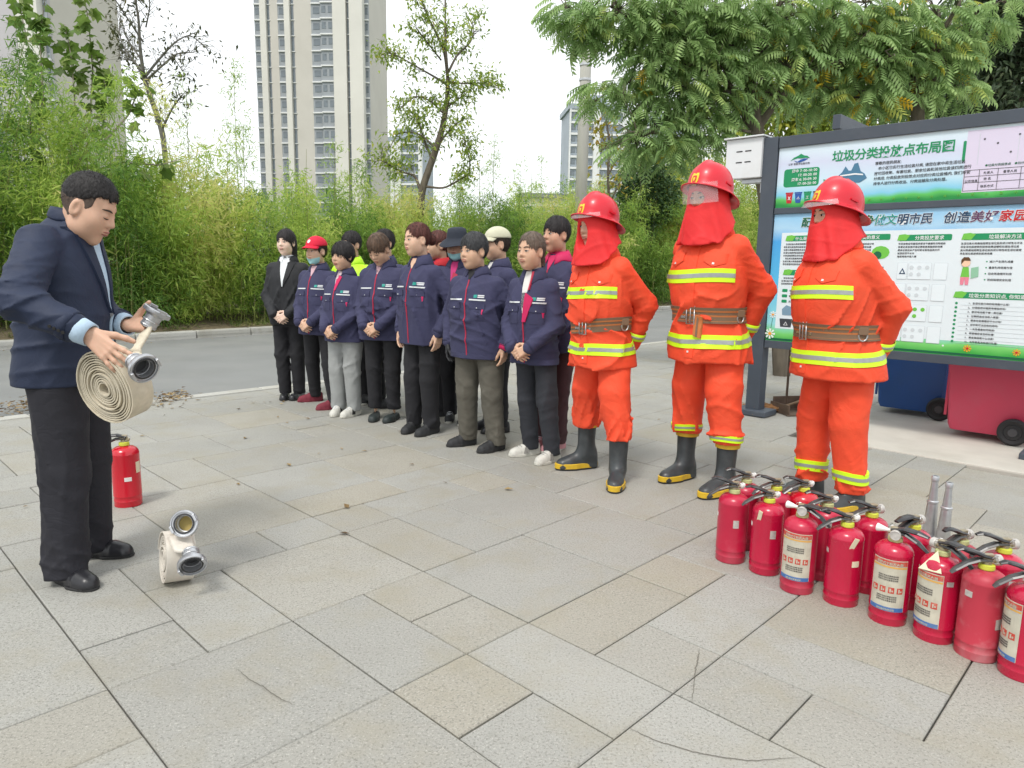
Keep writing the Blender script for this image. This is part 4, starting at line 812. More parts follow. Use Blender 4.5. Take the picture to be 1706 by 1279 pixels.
# ================================================================== extinguishers, nozzles, hoses
RED1 = M('extinguisher_red', (.46, .005, .040), .26, coat=.25, var=.06, vscale=8, dirt=(.40, .06, .09), dscale=7, damt=.25)
RED2 = M('extinguisher_red_worn', (.45, .010, .044), .33, coat=.15, var=.08, vscale=8, dirt=(.45, .14, .17), dscale=5, damt=.5)
RED3 = M('extinguisher_red_dusty', (.46, .03, .055), .5, var=.12, vscale=5, dirt=(.55, .32, .33), dscale=4, damt=.85, stretch=(1, 1, .5))
RED0 = M('extinguisher_red_new', (.52, .005, .020), .25, coat=.4)
NECKY = M('neck_ring_yellow', (.55, .58, .06), .5); NECKP = M('neck_ring_faded', (.42, .44, .20), .6, var=.2, vscale=40); BRASS = M('valve_brass', (.42, .36, .25), .4, metal=.7, var=.2, vscale=30)
LEVER = M('black_lever', (.02, .02, .022), .32, var=.3, vscale=30, dirt=(.2, .2, .2), dscale=20, damt=.35); WPL = M('white_plastic', (.72, .71, .68), .45)
PAPER = M('label_paper', (.50, .47, .38), .6, var=.12, vscale=20, dirt=(.36, .31, .22), dscale=14, damt=.8); PRED = M('print_red', (.50, .05, .03), .6, dirt=(.55, .45, .35), dscale=30, damt=.5); PBLU = M('print_blue', (.05, .14, .36), .6, dirt=(.4, .42, .42), dscale=25, damt=.4); POR = M('print_orange', (.62, .34, .08), .6); PDK = M('print_dark', (.09, .08, .08), .6); SILV = M('silver_sticker', (.5, .48, .45), .5, metal=.3, var=.2, vscale=60); CREAMT = M('cream_tag', (.68, .62, .44), .7)
ER = .0645
def curved(u0, u1, z0, z1, r, n=8, zn=1):
    """patch on the cylinder, angle in radians measured from -Y, with a thin rim"""
    v = []; f = []
    for j in range(2):
        for i in range(n+1):
            a = u0+(u1-u0)*i/n; v.append((r*math.sin(a), -r*math.cos(a), z0+(z1-z0)*j))
    for i in range(n): f.append((i, i+1, n+2+i, n+1+i))
    k = len(v); v += [(x*(1-.0012/r), y*(1-.0012/r), z) for x, y, z in v]
    for i in range(n): f += [(k+i, i, i+1, k+i+1)[::-1], (n+1+i, k+n+1+i, k+n+2+i, n+2+i)[::-1]]
    f += [(0, n+1, k+n+1, k), (n, k+n, k+2*n+1, 2*n+1)]
    return MB().add(v, f)
def bent_text(body, size, u, z, r, bold=.0, align='CENTER'):
    me = text_mesh(body, size, bold, align, res=1, extr=.0002)
    for q in me.vertices:
        a = u+q.co.x/r; zz = z+q.co.y; rr = r+q.co.z; q.co = (rr*math.sin(a), -rr*math.cos(a), zz)
    return me
LBL_T1 = bent_text('手提式干粉灭火器', .0115, 0, .2335, ER+.0022, .02); LBL_T2 = [bent_text('使用方法及注意事项说明', .0062, 0, z, ER+.0022, .01) for z in (.190, .182, .174, .112, .104, .096)]; LBL_T3 = bent_text('消防器材有限公司', .0075, 0, .0615, ER+.0022, .01)
def make_lever(kind):
    m_ = MB()
    if kind == 0:     # two levers reaching back like a beak
        m_.tube([(.012, 0, .343), (-.02, 0, .352), (-.055, 0, .366), (-.085, 0, .372), (-.102, 0, .366)], [.012, .016, .015, .012, .008], 8, flat=(1.15, .5))
        lo = MB().tube([(.010, 0, .336), (-.03, 0, .335), (-.065, 0, .322), (-.10, 0, .298), (-.112, 0, .286)], [.012, .015, .014, .012, .008], 8, flat=(1.15, .45))
    else:             # straight lever over a drooping grip
        m_.tube([(.014, 0, .345), (-.03, 0, .357), (-.075, 0, .355), (-.108, 0, .348)], [.012, .016, .015, .009], 8, flat=(1.15, .5))
        lo = MB().tube([(.010, 0, .338), (-.035, 0, .338), (-.075, 0, .320), (-.112, 0, .292)], [.012, .015, .014, .008], 8, flat=(1.15, .45))
    return m_.mesh('lever'), lo.mesh('grip')
LEVS = [make_lever(0), make_lever(1)]
EXT_BODY = MB().lathe([(0, .004), (.054, .004), (.056, 0), (.0625, 0), (.0635, .004), (.0635, .026), (ER, .0285), (ER, .030), (.0635, .0325), (.0635, .052), (ER+.0006, .0545), (ER, .057), (ER, .262), (ER+.0006, .2645), (ER, .267), (.0615, .278), (.054, .289), (.042, .297), (.028, .301), (.02, .303), (.02, .308), (0, .308)], 40, cap=False).mesh('body')
EXT_NECK = MB().lathe([(.0, .305), (.0235, .305), (.0245, .308), (.0235, .320), (.019, .322), (0, .322)], 24, cap=False).mesh('neck_ring')
EXT_VALVE = MB().lathe([(0, .32), (.0145, .32), (.0145, .331), (.0115, .333), (.0115, .347), (0, .347)], 18, cap=False).tube([(0, 0, .334), (.026, 0, .334)], .0075, 10).box((.0, 0, .347), (.034, .018, .02), bev=.003).mesh('valve')
EXT_NOZ = MB().lathe([(0, -.012), (.006, -.012), (.0095, -.008), (.013, .0), (.012, .009), (.008, .012), (0, .012)], 16, cap=False).mesh('nozzle_cap')
EXT_CONE = MB().lathe([(0, 0), (.006, 0), (.007, .012), (.015, .045), (.0145, .046), (.006, .014), (0, .012)], 18, R=Matrix.Rotation(-PI/2, 3, 'X'), cap=False).mesh('nozzle')
EXT_GAUGE = MB().lathe([(0, -.009), (.0165, -.009), (.0185, -.006), (.0185, .006), (.0165, .008), (.015, .006), (0, .006)], 24, R=Matrix.Rotation(PI/2, 3, 'X'), cap=False).mesh('gauge')
EXT_PIN = MB().tube([(.02+.014*math.cos(t), -.012+.004*math.sin(2*t), .341+.014*math.sin(t)) for t in np.linspace(0, 2*PI, 15)], .0011, 5, cap=False).mesh('pull_ring')
def extinguisher(label, xy, rz, mat, lever=0, lab=None, neck=NECKY, sticker=(), nozzle='cap', sc=1., lever_off=0., tagk=None, group='red fire extinguishers set out on the paving'):
    """rz turns the label side; lever_off turns the levers against it"""
    t = empty('fire_extinguisher', (xy[0], xy[1], 0), rz, label=label, cat='extinguisher', group=group); t.scale = (sc,)*3
    b = link('body', EXT_BODY, mat, t, smooth=False); EXT_BODY.polygons.foreach_set('use_smooth', [True]*len(EXT_BODY.polygons))
    if b.data.materials[0] is not mat: b.material_slots[0].link = 'OBJECT'; b.material_slots[0].material = mat
    def part(nm, me, m_, par=t, rot=0., loc=None):
        o = link(nm, me, m_, par, loc=loc)
        if o.data.materials[0] is not m_: o.material_slots[0].link = 'OBJECT'; o.material_slots[0].material = m_
        o.rotation_euler = (0, 0, rot); return o
    part('neck_ring', EXT_NECK, neck); v = part('valve', EXT_VALVE, BRASS, rot=lever_off)
    up, lo = LEVS[lever]; part('lever', up, LEVER, rot=lever_off); part('grip', lo, LEVER if lever else M('grip_grey', (.10, .10, .10), .35, metal=.5), rot=lever_off); part('pull_ring', EXT_PIN, STEEL, rot=lever_off)
    c, s = math.cos(lever_off), math.sin(lever_off)
    if nozzle == 'cap': part('nozzle_cap', EXT_NOZ, WPL, loc=(c*.032, s*.032, .338))
    elif nozzle == 'cone':
        part('gauge', EXT_GAUGE, SILV, loc=(0, -.024, .333)); o = part('nozzle', EXT_CONE, WPL, loc=(c*.02, s*.02, .338), rot=lever_off-PI/2)
    elif nozzle == 'grey': part('nozzle_cap', EXT_NOZ, SILV, loc=(c*.032, s*.032, .338)); part('gauge', EXT_GAUGE, SILV, rot=lever_off+PI/2, loc=(c*.034, s*.034, .336))
    if lab is not None:
        l_ = curved(lab-.95, lab+.95, .058, .252, ER+.0012, 14).build('label', PAPER, t)
        for nm, u0, u1, z0, z1, m_ in [('print_band', -.92, .92, .232, .249, PRED), ('print_line', -.92, .92, .222, .228, POR), ('print_band', -.92, .92, .0585, .074, PBLU)]+[('print_icon', -.80+.43*k, -.80+.43*k+.30, .128, .150, PRED) for k in range(4)]:
            curved(lab+u0, lab+u1, z0, z1, ER+.0019, 8 if u1-u0 > 1 else 3).build(nm, m_, l_)
        for me_, m_ in [(LBL_T1, PAPER), (LBL_T3, PAPER)]+[(q, PDK) for q in LBL_T2]:
            o = link('print_lettering', me_, m_, l_)
            if o.data.materials[0] is not m_: o.material_slots[0].link = 'OBJECT'; o.material_slots[0].material = m_
            o.rotation_euler = (0, 0, lab)
        for k in range(4):
            u = lab-.80+.43*k; curved(u+.07, u+.14, .132, .146, ER+.0026, 2).build('print_mark', PAPER, l_); curved(u+.17, u+.24, .134, .140, ER+.0026, 2).build('print_mark', PAPER, l_)
    for (u0, u1, z0, z1, m_) in sticker: curved(u0, u1, z0, z1, ER+.0012, 4).build('sticker', m_, t)
    if tagk is not None:
        a, kind = tagk; x, y = math.sin(a), -math.cos(a)
        if kind == 'tri': MB().add([(x*.03, y*.03, .325), (x*.062-y*.038, y*.062+x*.038, .262), (x*.072+y*.036, y*.072-x*.036, .256), (x*.031, y*.031, .323), (x*.061-y*.038, y*.061+x*.038, .260), (x*.071+y*.036, y*.071-x*.036, .254)], [(0, 1, 2), (5, 4, 3), (0, 3, 4, 1), (1, 4, 5, 2), (2, 5, 3, 0)]).build('hang_tag', CREAMT, t)
        else: MB().box((x*.0675, y*.0675, .258), (.017, .003, .05), R=Euler((.25, .3, a)).to_matrix()).build('hang_tag', CREAMT, t)
    return t
NZ = .315
def egp(x, y): return G(x, y, NZ)[:2]
SILV_E = (.25, .62, .165, .20, SILV); SW1 = (-1.35, -1.05, .20, .216, WPL)
PN = (.75, 1.2, .15, .175, CREAMT)
EX = [
 ('faded red extinguisher at the front left corner of the group', (1224, 817), -.2, RED2, 0, None, NECKP, (SILV_E, SW1), 'cap', .45, None),
 ('red extinguisher half hidden behind the front left corner one', (1244, 800), .1, RED2, 0, None, NECKP, (), 'cap', .35, None),
 ('clean red extinguisher with silver oval sticker, second in the front row', (1282, 832), -.15, RED1, 0, None, NECKY, ((.35, .72, .165, .20, SILV), SW1), 'cap', .45, (-.35, 'strip')),
 ('red extinguisher with grey handle peeking between the second and third front ones', (1294, 812), .1, RED2, 0, None, NECKY, (), 'none', .4, None),
 ('bright red extinguisher by the kneeling-high trouser stripe, back row', (1340, 814), .1, RED0, 0, None, NECKY, (), 'cap', .45, None),
 ('red extinguisher with torn paper label, third in the front row', (1337, 856), -.1, RED2, 1, -.15, NECKP, (), 'cone', PI-.35, None),
 ('red extinguisher directly behind the torn label one', (1379, 840), .1, RED2, 0, None, NECKP, ((-.1, .25, .235, .262, SILV),), 'cap', .45, None),
 ('red extinguisher with small cream tag, fourth in the front row', (1412, 872), -.1, RED1, 0, None, NECKY, ((.55, 1.0, .165, .188, CREAMT), (-1.25, -.95, .20, .216, SILV)), 'cap', .5, (.55, 'strip')),
 ('plain red extinguisher behind the fourth front one', (1453, 856), .1, RED1, 0, None, NECKY, (), 'grey', .5, None),
 ('red extinguisher with white label and gauge, fifth in the front row', (1492, 896), -.05, RED1, 1, -.1, NECKP, (), 'cone', PI-.3, None),
 ('red extinguisher with triangular cream tag, sixth in the front row', (1571, 919), .0, RED1, 1, -.75, NECKP, ((.35, .7, .215, .232, SILV),), 'grey', PI-.6, (-.5, 'tri')),
 ('dusty pink-red extinguisher, seventh in the front row', (1644, 942), .05, RED3, 0, None, NECKY, ((-.9, -.5, .215, .235, SILV), (.7, 1.1, .12, .155, SILV)), 'grey', .5, None),
 ('red extinguisher with pale notice sticker behind the dusty one', (1673, 915), .1, RED1, 0, None, NECKY, ((.3, .95, .185, .225, SILV),), 'grey', .5, None),
 ('red extinguisher cut off by the right edge of the picture', (1722, 968), .0, RED1, 0, -1.2, NECKY, ((-.7, -.3, .215, .232, SILV),), 'cap', .5, None),
 ('red extinguisher behind the white label one, by the metal nozzles', (1523, 876), .1, RED1, 1, None, NECKY, (), 'grey', .9, None),
 ('pink-red extinguisher behind the triangular tag one, by the metal nozzles', (1602, 901), .1, RED3, 0, None, NECKP, (), 'grey', .9, None)]
for lab, px, rz, mt, lv, lb, nk_, stk, nz, lo, tg in EX:
    p = egp(*px); view = math.atan2(p[0], p[1])
    extinguisher(lab.replace('by the kneeling-high trouser stripe, back row', 'in the back row beside the firefighter trouser stripe'), p, rz-view, mt, lv, lb, nk_, stk, nz, 1., lo, tg)
p = G(204, 846)
extinguisher('bright red fire extinguisher standing alone behind the man in the suit', (p[0], p[1]+.06), .5, RED0, 1, None, NECKY, ((-.15, .35, .135, .155, WPL), (.75, 1.2, .17, .225, CREAMT)), 'none', 1.05, PI*.0-.25)

# aluminium branch pipes standing on their wide ends
ALU = M('aluminium', (.52, .53, .55), .38, metal=.85, var=.12, vscale=25, bump=.05, bscale=120)
for (x, y), s, lab in [((1546, 903), 1.0, 'grey metal branch nozzle standing among the extinguishers, left of two'), ((1569, 913), .97, 'grey metal branch nozzle standing among the extinguishers, right of two')]:
    g_ = G(x, y); t = empty('hose_nozzle', (g_[0], g_[1], 0), label=lab, cat='nozzle', group='metal branch nozzles'); t.scale = (s,)*3
    MB().lathe([(.0, .004), (.036, .004), (.036, .02), (.030, .025), (.030, .05), (.031, .052), (.0225, .19), (.0215, .20)], 28, cap=False).build('cone', ALU, t, smooth=30)
    MB().lathe([(.0215, .195), (.025, .198), (.025, .206), (.020, .21), (.014, .30), (.0135, .305)], 28, cap=False).build('collar', ALU, t, smooth=30)
    MB().lathe([(.0135, .30), (.0165, .305), (.0165, .325), (.015, .328), (.0095, .328), (.008, .29)], 24, cap=False).build('tip', ALU, t, smooth=30)

# canvas hoses
CANV = M('hose_canvas', (.60, .54, .42), .85, var=.10, vscale=30, stretch=(1, 1, 1), bump=.5, bscale=300, dirt=(.45, .37, .24), dscale=9, damt=.5, dist=.0015)
CANVP = M('hose_canvas_pale', (.64, .60, .53), .85, var=.08, vscale=30, bump=.5, bscale=300, dirt=(.5, .42, .36), dscale=9, damt=.45, dist=.0015)
RUBB = M('seal_rubber', (.03, .03, .032), .6); OCHRE = M('hose_lining', (.36, .27, .08), .7)
def axis_matrix(n, up=(0, 0, 1)):
    n = Vector(n).normalized(); x = Vector(up).cross(n); x = (Vector((1, 0, 0)) if x.length < .02 else x).normalized(); y = n.cross(x); return Matrix((x, y, n)).transposed().to_4x4()
def hose_roll(name, label, c, n, r0, r1, turns, width, mat, squash=1., thick=.0048, cat='fire hose', up=(0, 0, 1), seed=1):
    t = empty(name, (0, 0, 0), label=label, cat=cat); t.matrix_world = Matrix.Translation(Vector(c)) @ axis_matrix(n, up)
    N = int(turns*30); v = []; f = []; rg = np.random.default_rng(seed); wob = rg.normal(0, 1, 8)
    for k in range(N+1):
        a = 2*PI*turns*k/N; r = r0+(r1-r0)*k/N; r *= 1+.02*math.sin(2*a+wob[0])+.012*math.sin(3*a+wob[1]*2); w2 = width/2+.003*math.sin(a*.37+wob[2])
        e = 1+(squash-1)*(r/r1)
        for rr, z in ((r, -w2), (r, w2), (r-thick, w2), (r-thick, -w2)): v.append((rr*math.cos(a), rr*math.sin(a)*e, z+.0025*math.sin(a*.5+wob[3])))
    for k in range(N):
        for q in range(4): f.append((k*4+q, k*4+(q+1) % 4, k*4+4+(q+1) % 4, k*4+4+q))
    f += [(3, 2, 1, 0), (N*4, N*4+1, N*4+2, N*4+3)]
    MB().add(v, f).build('rolled_canvas', mat, t, smooth=50)
    return t
def coupling(parent, c, n, s=1., lining=None, up=(0, 0, 1), world=True):
    """storz-like aluminium coupling; n points out of its mouth"""
    Mx = Matrix.Translation(Vector(c)) @ axis_matrix(n, up) @ Matrix.Scale(s, 4)
    if world: bpy.context.view_layer.update(); Mx = parent.matrix_world.inverted() @ Mx
    o = MB().lathe([(.030, -.062), (.030, -.012), (.036, -.010), (.040, -.004), (.0525, -.002), (.054, .002), (.054, .013), (.051, .016), (.0475, .016), (.0465, .009), (.041, .008), (.040, .012), (.0325, .012), (.0305, -.03), (.029, -.05)], 36, cap=False).build('coupling', ALU, parent, smooth=30); o.matrix_local = Mx
    MB().lathe([(.0405, .0075), (.040, .0128), (.0335, .0135), (.0325, .010)], 32, cap=False).build('seal', RUBB, o, smooth='all')
    for k in range(2):
        a = PI*k+.5; MB().box((.0475*math.cos(a), .0475*math.sin(a), .018), (.010, .030, .014), rz=a, bev=.002).build('lug', ALU, o)
    MB().lathe([(0, -.03), (.031, -.03)], 24, cap=False).build('bore', lining or RUBB, o)
    for z in (-.055, -.035): MB().lathe([(.0315, z-.003), (.0335, z), (.0315, z+.003)], 28, cap=False).build('binding_wire', STEEL, o, smooth='all')
    return o
def strap(parent, pts, widths, wdir, mat, thick=.006, name='hose_end'):
    """flat hose length through world points"""
    bpy.context.view_layer.update(); inv = parent.matrix_world.inverted()
    P = np.array(pts, float); k = np.linspace(0, len(P)-1, 17); Pi = np.stack([np.interp(k, range(len(P)), P[:, i]) for i in range(3)], 1)
    for _ in range(2): Pi[1:-1] = (Pi[:-2]+2*Pi[1:-1]+Pi[2:])/4
    W = np.interp(k, range(len(P)), widths); D = np.array([np.interp(k, range(len(P)), [d[i] for d in wdir]) for i in range(3)]).T
    v = []; f = []; n = 8
    for i in range(17):
        t_ = Pi[min(i+1, 16)]-Pi[max(i-1, 0)]; t_ /= np.linalg.norm(t_); d = D[i]-t_*(D[i]@t_); d /= np.linalg.norm(d); m_ = np.cross(t_, d)
        for q in range(n):
            a = 2*PI*q/n; v.append(inv @ Vector(Pi[i]+d*W[i]*math.cos(a)+m_*thick*math.sin(a)*(1+.5*math.cos(2*a))))
    for i in range(16):
        for q in range(n): f.append((i*n+q, i*n+(q+1) % n, (i+1)*n+(q+1) % n, (i+1)*n+q))
    f += [tuple(range(n-1, -1, -1)), tuple(range(16*n, 17*n))]
    MB().add(v, f).build(name, mat, parent, smooth='all')
# roll standing on the paving
gr = G(292, 972); gc = np.array([gr[0], gr[1]+.03, .104]); nax = np.array([-.80, -.58, .10]); nax /= np.linalg.norm(nax)
h1 = hose_roll('rolled_fire_hose', 'rolled cream fire hose with two metal couplings standing on the paving', gc, nax, .028, .103, 8.5, .10, CANVP, 1.02, seed=4)
c1 = AT(308, 872, gc[1]-.05); c2 = AT(320, 938, gc[1]-.16)
coupling(h1, c1, (.10, -.93, .30), .98, OCHRE); coupling(h1, c2, (.42, -.80, -.42), .98)
strap(h1, [gc+np.array([.02, .0, .085]), gc+np.array([.035, -.02, .108]), c1+np.array([0, .05, -.01])], [.045, .042, .030], [-nax, -nax, (1, 0, 0)], CANVP, .012)
strap(h1, [gc+np.array([.03, -.03, .095]), gc+np.array([.075, -.09, .065]), c2+np.array([-.02, .045, .03])], [.045, .04, .030], [-nax, -nax, (1, 0, 0)], CANVP, .014)
# ================================================================== people: smooth-blended bodies and clothes
f32 = np.float32
def v3(*a): return np.array(a, f32)
def smin(a, b, k):
    h = np.maximum(k-np.abs(a-b), 0)/k; return np.minimum(a, b)-h*h*k*.25
def smax(a, b, k): return -smin(-a, -b, k)
def rcone(P, a, b, r1, r2):
    a = np.asarray(a, f32); ba = np.asarray(b, f32)-a; pa = P-a; t = np.clip((pa@ba)/max(1e-9, float(ba@ba)), 0, 1)
    d = pa-t[:, None]*ba; return np.sqrt((d*d).sum(1))-(r1+(r2-r1)*t)
def ell(P, c, r):
    r = np.asarray(r, f32); q = (P-np.asarray(c, f32))/r; k0 = np.sqrt((q*q).sum(1)); k1 = np.sqrt(((q/r)**2).sum(1)); return k0*(k0-1)/np.maximum(k1, 1e-6)
def rbox(P, c, h, r):
    q = np.abs(P-np.asarray(c, f32))-np.asarray(h, f32)+r; return np.sqrt((np.maximum(q, 0)**2).sum(1))+np.minimum(q.max(1), 0)-r
class Prof:
    """stacked rounded sections: rows of (z, half width, half depth, y centre[, x centre])"""
    def __init__(s, rows, p=2.3, smooth=4):
        R = np.array([list(r)+[0]*(5-len(r)) for r in rows], float); z = np.linspace(R[0, 0], R[-1, 0], 90); s.z = z; s.p = p
        s.c = []
        for i in range(1, 5):
            y = np.interp(z, R[:, 0], R[:, i])
            for _ in range(smooth):
                e = np.concatenate([[2*y[0]-y[1]], y, [2*y[-1]-y[-2]]]); y = (e[:-2]+2*e[1:-1]+e[2:])/4
            s.c.append(y)
    def at(s, z): return [np.interp(z, s.z, c) for c in s.c]
    def __call__(s, P):
        w_, d_, cy, cx = [a.astype(f32) for a in s.at(P[:, 2])]
        q = ((np.abs(P[:, 0]-cx)/w_)**s.p+(np.abs(P[:, 1]-cy)/d_)**s.p)**(1/s.p); d = (q-1)*np.minimum(w_, d_)
        return np.maximum(np.maximum(d, P[:, 2]-s.z[-1]), s.z[0]-P[:, 2])
def folds(P, seed, fx, amp, k=4, bias=1.):
    """sparse thin ridges of cloth; bias > 1 lays them across, < 1 lets them run down"""
    rg = np.random.default_rng(seed); o = np.zeros(len(P), f32)
    for i in range(k):
        d = rg.normal(0, 1, 3)*np.array([1., 1., 1.6*bias]); d /= np.linalg.norm(d); e = rg.normal(0, 1, 3); e /= np.linalg.norm(e); g_ = rg.normal(0, 1, 3); g_ /= np.linalg.norm(g_)
        ph = (P@d.astype(f32))*fx*(1+.45*i)+1.5*np.sin((P@e.astype(f32))*fx*.5+rg.uniform(0, 6))+rg.uniform(0, 6); s = 1-np.abs(np.sin(ph)); m_ = np.clip(np.sin((P@g_.astype(f32))*fx*.55+rg.uniform(0, 6))+.25, 0, 1); o -= (s**3-.12)*m_*(.75**i)
    return o*amp
def sdf_mesh(f, lo, hi, h, B=8):
    lo = np.array(lo, f32)-h*2; n = (np.ceil((np.array(hi)+h*2-lo)/h/B).astype(int))*B
    F = np.empty(tuple(n), f32); nb = n//B
    bi = np.stack(np.meshgrid(*[np.arange(k) for k in nb], indexing='ij'), -1).reshape(-1, 3)
    cen = (lo+(bi*B+(B-1)/2)*h).astype(f32); dc = f(cen); rad = h*B*.87*1.35+h
    loc = np.stack(np.meshgrid(*[np.arange(B)]*3, indexing='ij'), -1).reshape(-1, 3)
    F6 = F.reshape(nb[0], B, nb[1], B, nb[2], B).transpose(0, 2, 4, 1, 3, 5).copy()
    F6[...] = np.where(dc < 0, -1, 1).reshape(*nb)[..., None, None, None]
    act = np.abs(dc) < rad; ai = bi[act]
    if len(ai):
        P = (lo+((ai*B)[:, None]+loc[None])*h).reshape(-1, 3).astype(f32); D = f(P).reshape(len(ai), B, B, B); F6[ai[:, 0], ai[:, 1], ai[:, 2]] = D
    F = F6.transpose(0, 3, 1, 4, 2, 5).reshape(n)
    S = F < 0; c = np.zeros(n-1, np.int8)
    offs = [(i, j, k) for i in (0, 1) for j in (0, 1) for k in (0, 1)]
    for i, j, k in offs: c += S[i:n[0]-1+i, j:n[1]-1+j, k:n[2]-1+k]
    cells = np.argwhere((c > 0) & (c < 8))
    if not len(cells): return np.zeros((0, 3)), np.zeros((0, 4), int)
    vals = np.stack([F[cells[:, 0]+i, cells[:, 1]+j, cells[:, 2]+k] for i, j, k in offs], 1); sg_ = vals < 0
    acc = np.zeros((len(cells), 3), f32); cnt = np.zeros(len(cells), f32); O = np.array(offs, f32)
    for a in range(8):
        for b in range(a+1, 8):
            if np.abs(O[a]-O[b]).sum() != 1: continue
            m_ = sg_[:, a] != sg_[:, b]; t = vals[m_, a]/(vals[m_, a]-vals[m_, b]); acc[m_] += O[a]+(O[b]-O[a])*t[:, None]; cnt[m_] += 1
    V = lo+(cells+acc/cnt[:, None])*h
    idx = np.full(tuple(n-1), -1, np.int32); idx[tuple(cells.T)] = np.arange(len(cells)); Q = []
    for ax in range(3):
        u, w_ = (ax+1) % 3, (ax+2) % 3; sl0 = [slice(None)]*3; sl1 = [slice(None)]*3; sl0[ax] = slice(0, -1); sl1[ax] = slice(1, None)
        e = np.argwhere(S[tuple(sl0)] != S[tuple(sl1)]); e = e[(e[:, u] > 0) & (e[:, w_] > 0) & (e[:, u] < n[u]-1) & (e[:, w_] < n[w_]-1)]
        if not len(e): continue
        eu = np.zeros(3, int); eu[u] = 1; ew = np.zeros(3, int); ew[w_] = 1
        q = np.stack([idx[tuple((e-eu-ew).T)], idx[tuple((e-ew).T)], idx[tuple(e.T)], idx[tuple((e-eu).T)]], 1); fl = ~S[tuple(e.T)]; q[fl] = q[fl][:, ::-1]; Q.append(q)
    return V, np.concatenate(Q)
def march(f, O, D, n=36, far=1.2):
    """sphere-trace rays to a surface; returns points"""
    O = np.asarray(O, f32); D = np.asarray(D, f32); t = np.zeros(len(O), f32)
    for _ in range(n): t = np.minimum(t+f(O+D*t[:, None])*.85, far)
    return O+D*t[:, None]
def grid_patch(name, P, D, off, mat, parent, thick=.006, T=None, close_u=False):
    """P (nu,nv,3) points on a surface, D inward directions; a sheet lifted by off with rims sunk into the surface"""
    nu, nv = P.shape[:2]; top = P-D*off; bot = P+D*thick
    if T is not None: top = T(top.reshape(-1, 3)).reshape(P.shape); bot = T(bot.reshape(-1, 3)).reshape(P.shape)
    V = np.concatenate([top.reshape(-1, 3), bot.reshape(-1, 3)]); N = nu*nv; Fq = []
    for i in range(nu-1):
        for j in range(nv-1): Fq.append((i*nv+j, (i+1)*nv+j, (i+1)*nv+j+1, i*nv+j+1))
    rim = [i*nv for i in range(nu)]+[(nu-1)*nv+j for j in range(1, nv)]+[i*nv+nv-1 for i in range(nu-2, -1, -1)]+[j for j in range(nv-2, 0, -1)]
    for a, b in zip(rim, rim[1:]+rim[:1]): Fq.append((a, a+N, b+N, b))
    # orient outwards
    a, b, c = V[Fq[0][0]], V[Fq[0][1]], V[Fq[0][2]]; nrm = np.cross(b-a, c-a)
    d0 = (top-bot).reshape(-1, 3)[0]
    if nrm@d0 < 0: Fq = [q[::-1] for q in Fq]
    me = fmesh(V, Fq, name, True)
    try: me.set_sharp_from_angle(angle=math.radians(50))
    except Exception: pass
    return link(name, me, mat, parent)
def front_patch(name, f, XZ, off, mat, parent, T=None, d=(0, 1, 0), start=-.6, thick=.006):
    """XZ (nu,nv,2): positions seen from the front, cast backwards onto the surface"""
    XZ = np.asarray(XZ, f32); sh = XZ.shape[:2]; d = np.asarray(d, f32); d = d/np.linalg.norm(d)
    O = np.stack([XZ[..., 0], np.full(sh, 0), XZ[..., 1]], -1).reshape(-1, 3)+d*start/1.0
    P = march(f, O, np.tile(d, (len(O), 1))); bad = f(P) > .006
    if bad.any() and not bad.all(): t_ = (P-O)@d; P[bad] = (O+d*np.max(t_[~bad]))[bad]
    P = P.reshape(*sh, 3); return grid_patch(name, P, np.broadcast_to(d, P.shape), off, mat, parent, thick, T)
def quad_xz(a, b, c, d, nu=6, nv=4):
    u = np.linspace(0, 1, nu)[:, None, None]; v = np.linspace(0, 1, nv)[None, :, None]; a, b, c, d = map(np.array, (a, b, c, d)); return a*(1-u)*(1-v)+b*u*(1-v)+c*u*v+d*(1-u)*v
def band(name, f, cen, zf, h, off, mat, parent, t0=-PI, t1=PI, n=72, rows=2, thick=.01):
    """strip round a trunk: zf(theta)->height of the middle, cen(z)->(cx,cy); theta 0 is the front (-Y)"""
    th = np.linspace(t0, t1, n); P = np.zeros((n, rows, 3), f32); D = np.zeros_like(P)
    for j in range(rows):
        z = np.array([zf(t) for t in th])+h*(j/(rows-1)-.5); c = np.array([cen(q) for q in z]); dr = np.stack([np.sin(th), -np.cos(th), 0*th], 1)
        O = np.stack([c[:, 0], c[:, 1], z], 1)+dr*.55; P[:, j] = march(f, O, -dr, 40, .56); D[:, j] = -dr
    return grid_patch(name, P, D, off, mat, parent, thick)
def ik(a, b, l1, l2, pole):
    a, b, pole = map(lambda q: np.asarray(q, float), (a, b, pole)); d = b-a; L = np.linalg.norm(d); L2 = min(L, (l1+l2)*.999); d = d/L
    x = (l1*l1-l2*l2+L2*L2)/(2*L2); hgt = math.sqrt(max(0, l1*l1-x*x)); p = pole-d*(pole@d); p /= np.linalg.norm(p)+1e-9; return a+d*x+p*hgt
def rotm(yaw=0, pitch=0, roll=0):
    """head turn: yaw>0 turns to the person's left, pitch>0 bows the head, roll tilts"""
    return np.array((Matrix.Rotation(yaw, 3, 'Z') @ Matrix.Rotation(pitch, 3, 'X') @ Matrix.Rotation(roll, 3, 'Y')))

